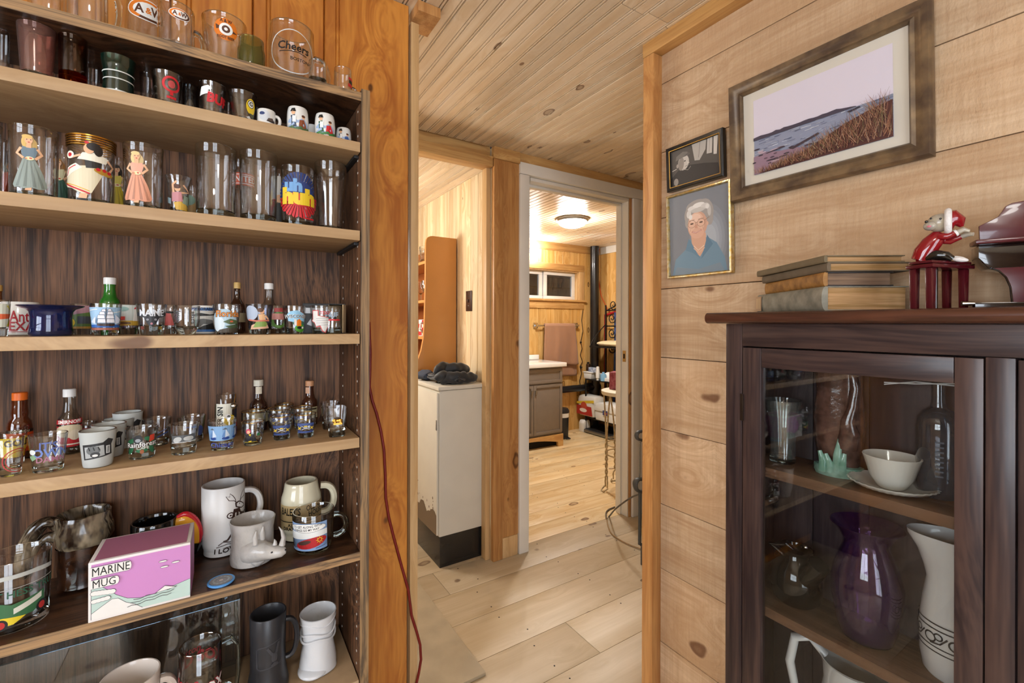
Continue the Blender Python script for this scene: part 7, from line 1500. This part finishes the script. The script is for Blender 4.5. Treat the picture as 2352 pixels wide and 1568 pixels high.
MB().box((-.02, -.122, .012), (-.002, -.115, .040), 0, .002).build('buckle', pbr('black_buckle', '#2d2d30', .3), t)
MB().tube([(-.035, -.117, .02), (-.012, -.1195, .030), (.02, -.117, .02)], .004, 6, flat=2).build('strap', JK, t)
o = MB().ball((0, 0, 0), (.045, .06, .028), n=28, k=16, fn=wr(12, .2)).build('blue_cloth', pbr('navy_cloth', '#3c4250', .9, bump=.4, bscale=100)); o.location = (.925, 2.33, .922); tag(o, 'small navy cloth beside the black jacket on the metal cabinet', 'cloth')
# ---- orange shelf unit
ORS = pbr('orange_stained_panel', '#c98a48', .35, coat=.15, var=.08, vscale=4); SHB = pbr('shelf_brown', '#8f4f22', .5)
t = empty('shelf_unit', (1.05, 2.42, 0), 0, 'orange stained shelf unit with curved sides against the panelled wall', 'shelf')
c_ = [(1.146, 0), (1.146, 1.70), (1.0, 1.70), (.985, 1.698), (.968, 1.690), (.959, 1.675), (.956, 1.655), (.954, 1.4), (.950, 1.22), (.944, 1.12), (.930, 1.05), (.912, 1.0), (.9, .95), (.895, .9), (.895, 0)]
sd = MB().prism([(x_-1.05, z_) for x_, z_ in c_], 2.407-2.42, 2.425-2.42, 'y', bev=.002); sd.build('side_panel', ORS, t)
MB().prism([(x_-1.05, z_) for x_, z_ in c_], 3.18-2.42, 3.2-2.42, 'y', bev=.002).build('side_panel', ORS, t)
shz = [onX(964, v_, .962).z for v_ in (603, 690, 772)]+[.95]
for z_ in shz: boxo('shelf', (.957-1.05, .0055, z_-.016), (.096, .7595, z_), ORS, t, .001)
boxo('back', (1.1375-1.05, .0055, .02), (.0955, .7595, 1.68), SHB, t)
for k, (z_, yy) in enumerate(((shz[0], 2.52), (shz[0], 2.62), (shz[1], 2.50), (shz[1], 2.60))):
    tt = empty('goblet' if k > 1 else 'cut_glass_tumbler', (1.0, yy, z_+.0005), 0, ['cut glass tumbler on the top of the orange shelf unit, nearest the panel', 'second cut glass tumbler on top of the orange shelf unit', 'stemmed goblet nearest the panel on the middle orange shelf', 'second stemmed goblet on the middle orange shelf'][k], 'glass')
    if k < 2: mb, _ = glass_mesh(.036, .095, [(.7, 0), (.8, .03), (.95, .5), (1, 1)], .003, .015, 24, fn=lambda a, i: 1+.03*math.cos(12*a))
    else: mb, _ = glass_mesh(.034, .115, [(.8, 0), (.8, .02), (.15, .06), (.14, .35), (.7, .5), (1, .75), (.92, 1)], .0015, .045, 24)
    mb.build('body', [GC, GB, GR], tt)
tt = empty('checked_mug', (.995, 2.50, shz[2]+.0005), 0, 'white mug with red checks on the lower orange shelf', 'mug')
mb, rz_ = glass_mesh(.042, .095, P_STR, .004, .006, 28); mb.build('body', [CER, CER, CER], tt)
d = Dec()
for i in range(7):
    for j in range(4):
        if (i+j) % 2 == 0: d.rect(-.13+.0377*i, .006+.022*j, -.13+.0377*(i+1), .006+.022*(j+1), '#c02a2a')
d.build('print', tt, wrap(rz_, -.6), 1); MB().tube([(-.03, -.03, .08), (-.055, -.055, .075), (-.06, -.06, .045), (-.03, -.032, .02)], .005, 8).build('handle', CER, tt)
# ---- switch
sq0 = onX(1072, 671, 1.15); sq1 = onX(1084, 714, 1.15)
t = empty('light_switch', (1.15, (sq0.y+sq1.y)/2, sq1.z), 0, 'brown light switch plate on the panelled alcove wall', 'switch')
MB().box((-.005, -.034, 0), (-.0002, .034, .113), 0, .002).build('plate', pbr('brown_bakelite', '#3d2519', .3), t); MB().box((-.014, -.004, .048), (-.005, .004, .064), 0, .001).build('toggle', pbr('brown_bakelite2', '#4a2f20', .3), t)
for z_ in (.03, .083): MB().ball((-.0055, 0, z_), .003, n=8, k=6).build('screw', STEEL, t)
# ================================================================ folding frame behind the door post, with cable
GRP = pbr('grey_plastic_frame', '#4a4a48', .45)
Yh = 1.55
def hk(u, v): return onY(u, v, Yh)
t = empty('folding_trolley', hk(1472, 1250), 0, 'grey plastic folding trolley standing behind the door post', 'trolley'); lo = Vector(t.location)
def L_(ps): return [hk(u, v)-lo for u, v in ps]
MB().tube(spl(L_([(1475, 990), (1466, 992), (1462, 999), (1464, 1007), (1475, 1011)])), .007, 10, flat=1.8).build('upper_handle', GRP, t)
MB().tube(spl(L_([(1476, 1100), (1464, 1101), (1459, 1110), (1461, 1122), (1468, 1128), (1477, 1128)])), .008, 10, flat=2.0).build('lower_handle', GRP, t)
MB().tube(L_([(1470, 1015), (1469, 1100)]), .004, 8).build('upper_tube', STEEL, t)
MB().tube(L_([(1470, 1130), (1469, 1250)]), .008, 10).build('lower_tube', GRP, t)
MB().tube([Vector((.0, 0, 0)), Vector((.03, 0, -.02)), Vector((.3, .0, -.02))], .008, 10).tube([Vector((.01, .0, -lo.z)), Vector((.01, 0, 0))], .008, 10).build('leg', GRP, t)
cps = [(1468, 1134), (1450, 1142), (1430, 1155), (1410, 1172), (1398, 1186), (1393, 1184), (1398, 1172), (1410, 1164)]
pp = [onY(1468, 1134, Yh), onY(1450, 1142, 1.62), onY(1432, 1154, 1.7), onY(1412, 1170, 1.80), onZ(1399, 1186, .006), onZ(1393, 1190, .006), onZ(1392, 1178, .006), onZ(1398, 1170, .006), onZ(1412, 1164, .006)]
o = MB().tube(spl(pp), .0045, 8).build('grey_cable', pbr('grey_cable', '#5e564c', .5)); tag(o, 'grey cable looping from the trolley to the doorway floor', 'cable')
pp = [onZ(1394, 1190, .006), onZ(1396, 1205, .006), onZ(1405, 1225, .006), onZ(1425, 1240, .006), onZ(1450, 1252, .006), onZ(1478, 1262, .006)]
o = MB().tube(spl(pp), .0035, 8).build('tan_cable', pbr('tan_cable', '#9a7a50', .5)); tag(o, 'thin tan cable curving over the hall floorboards', 'cable')
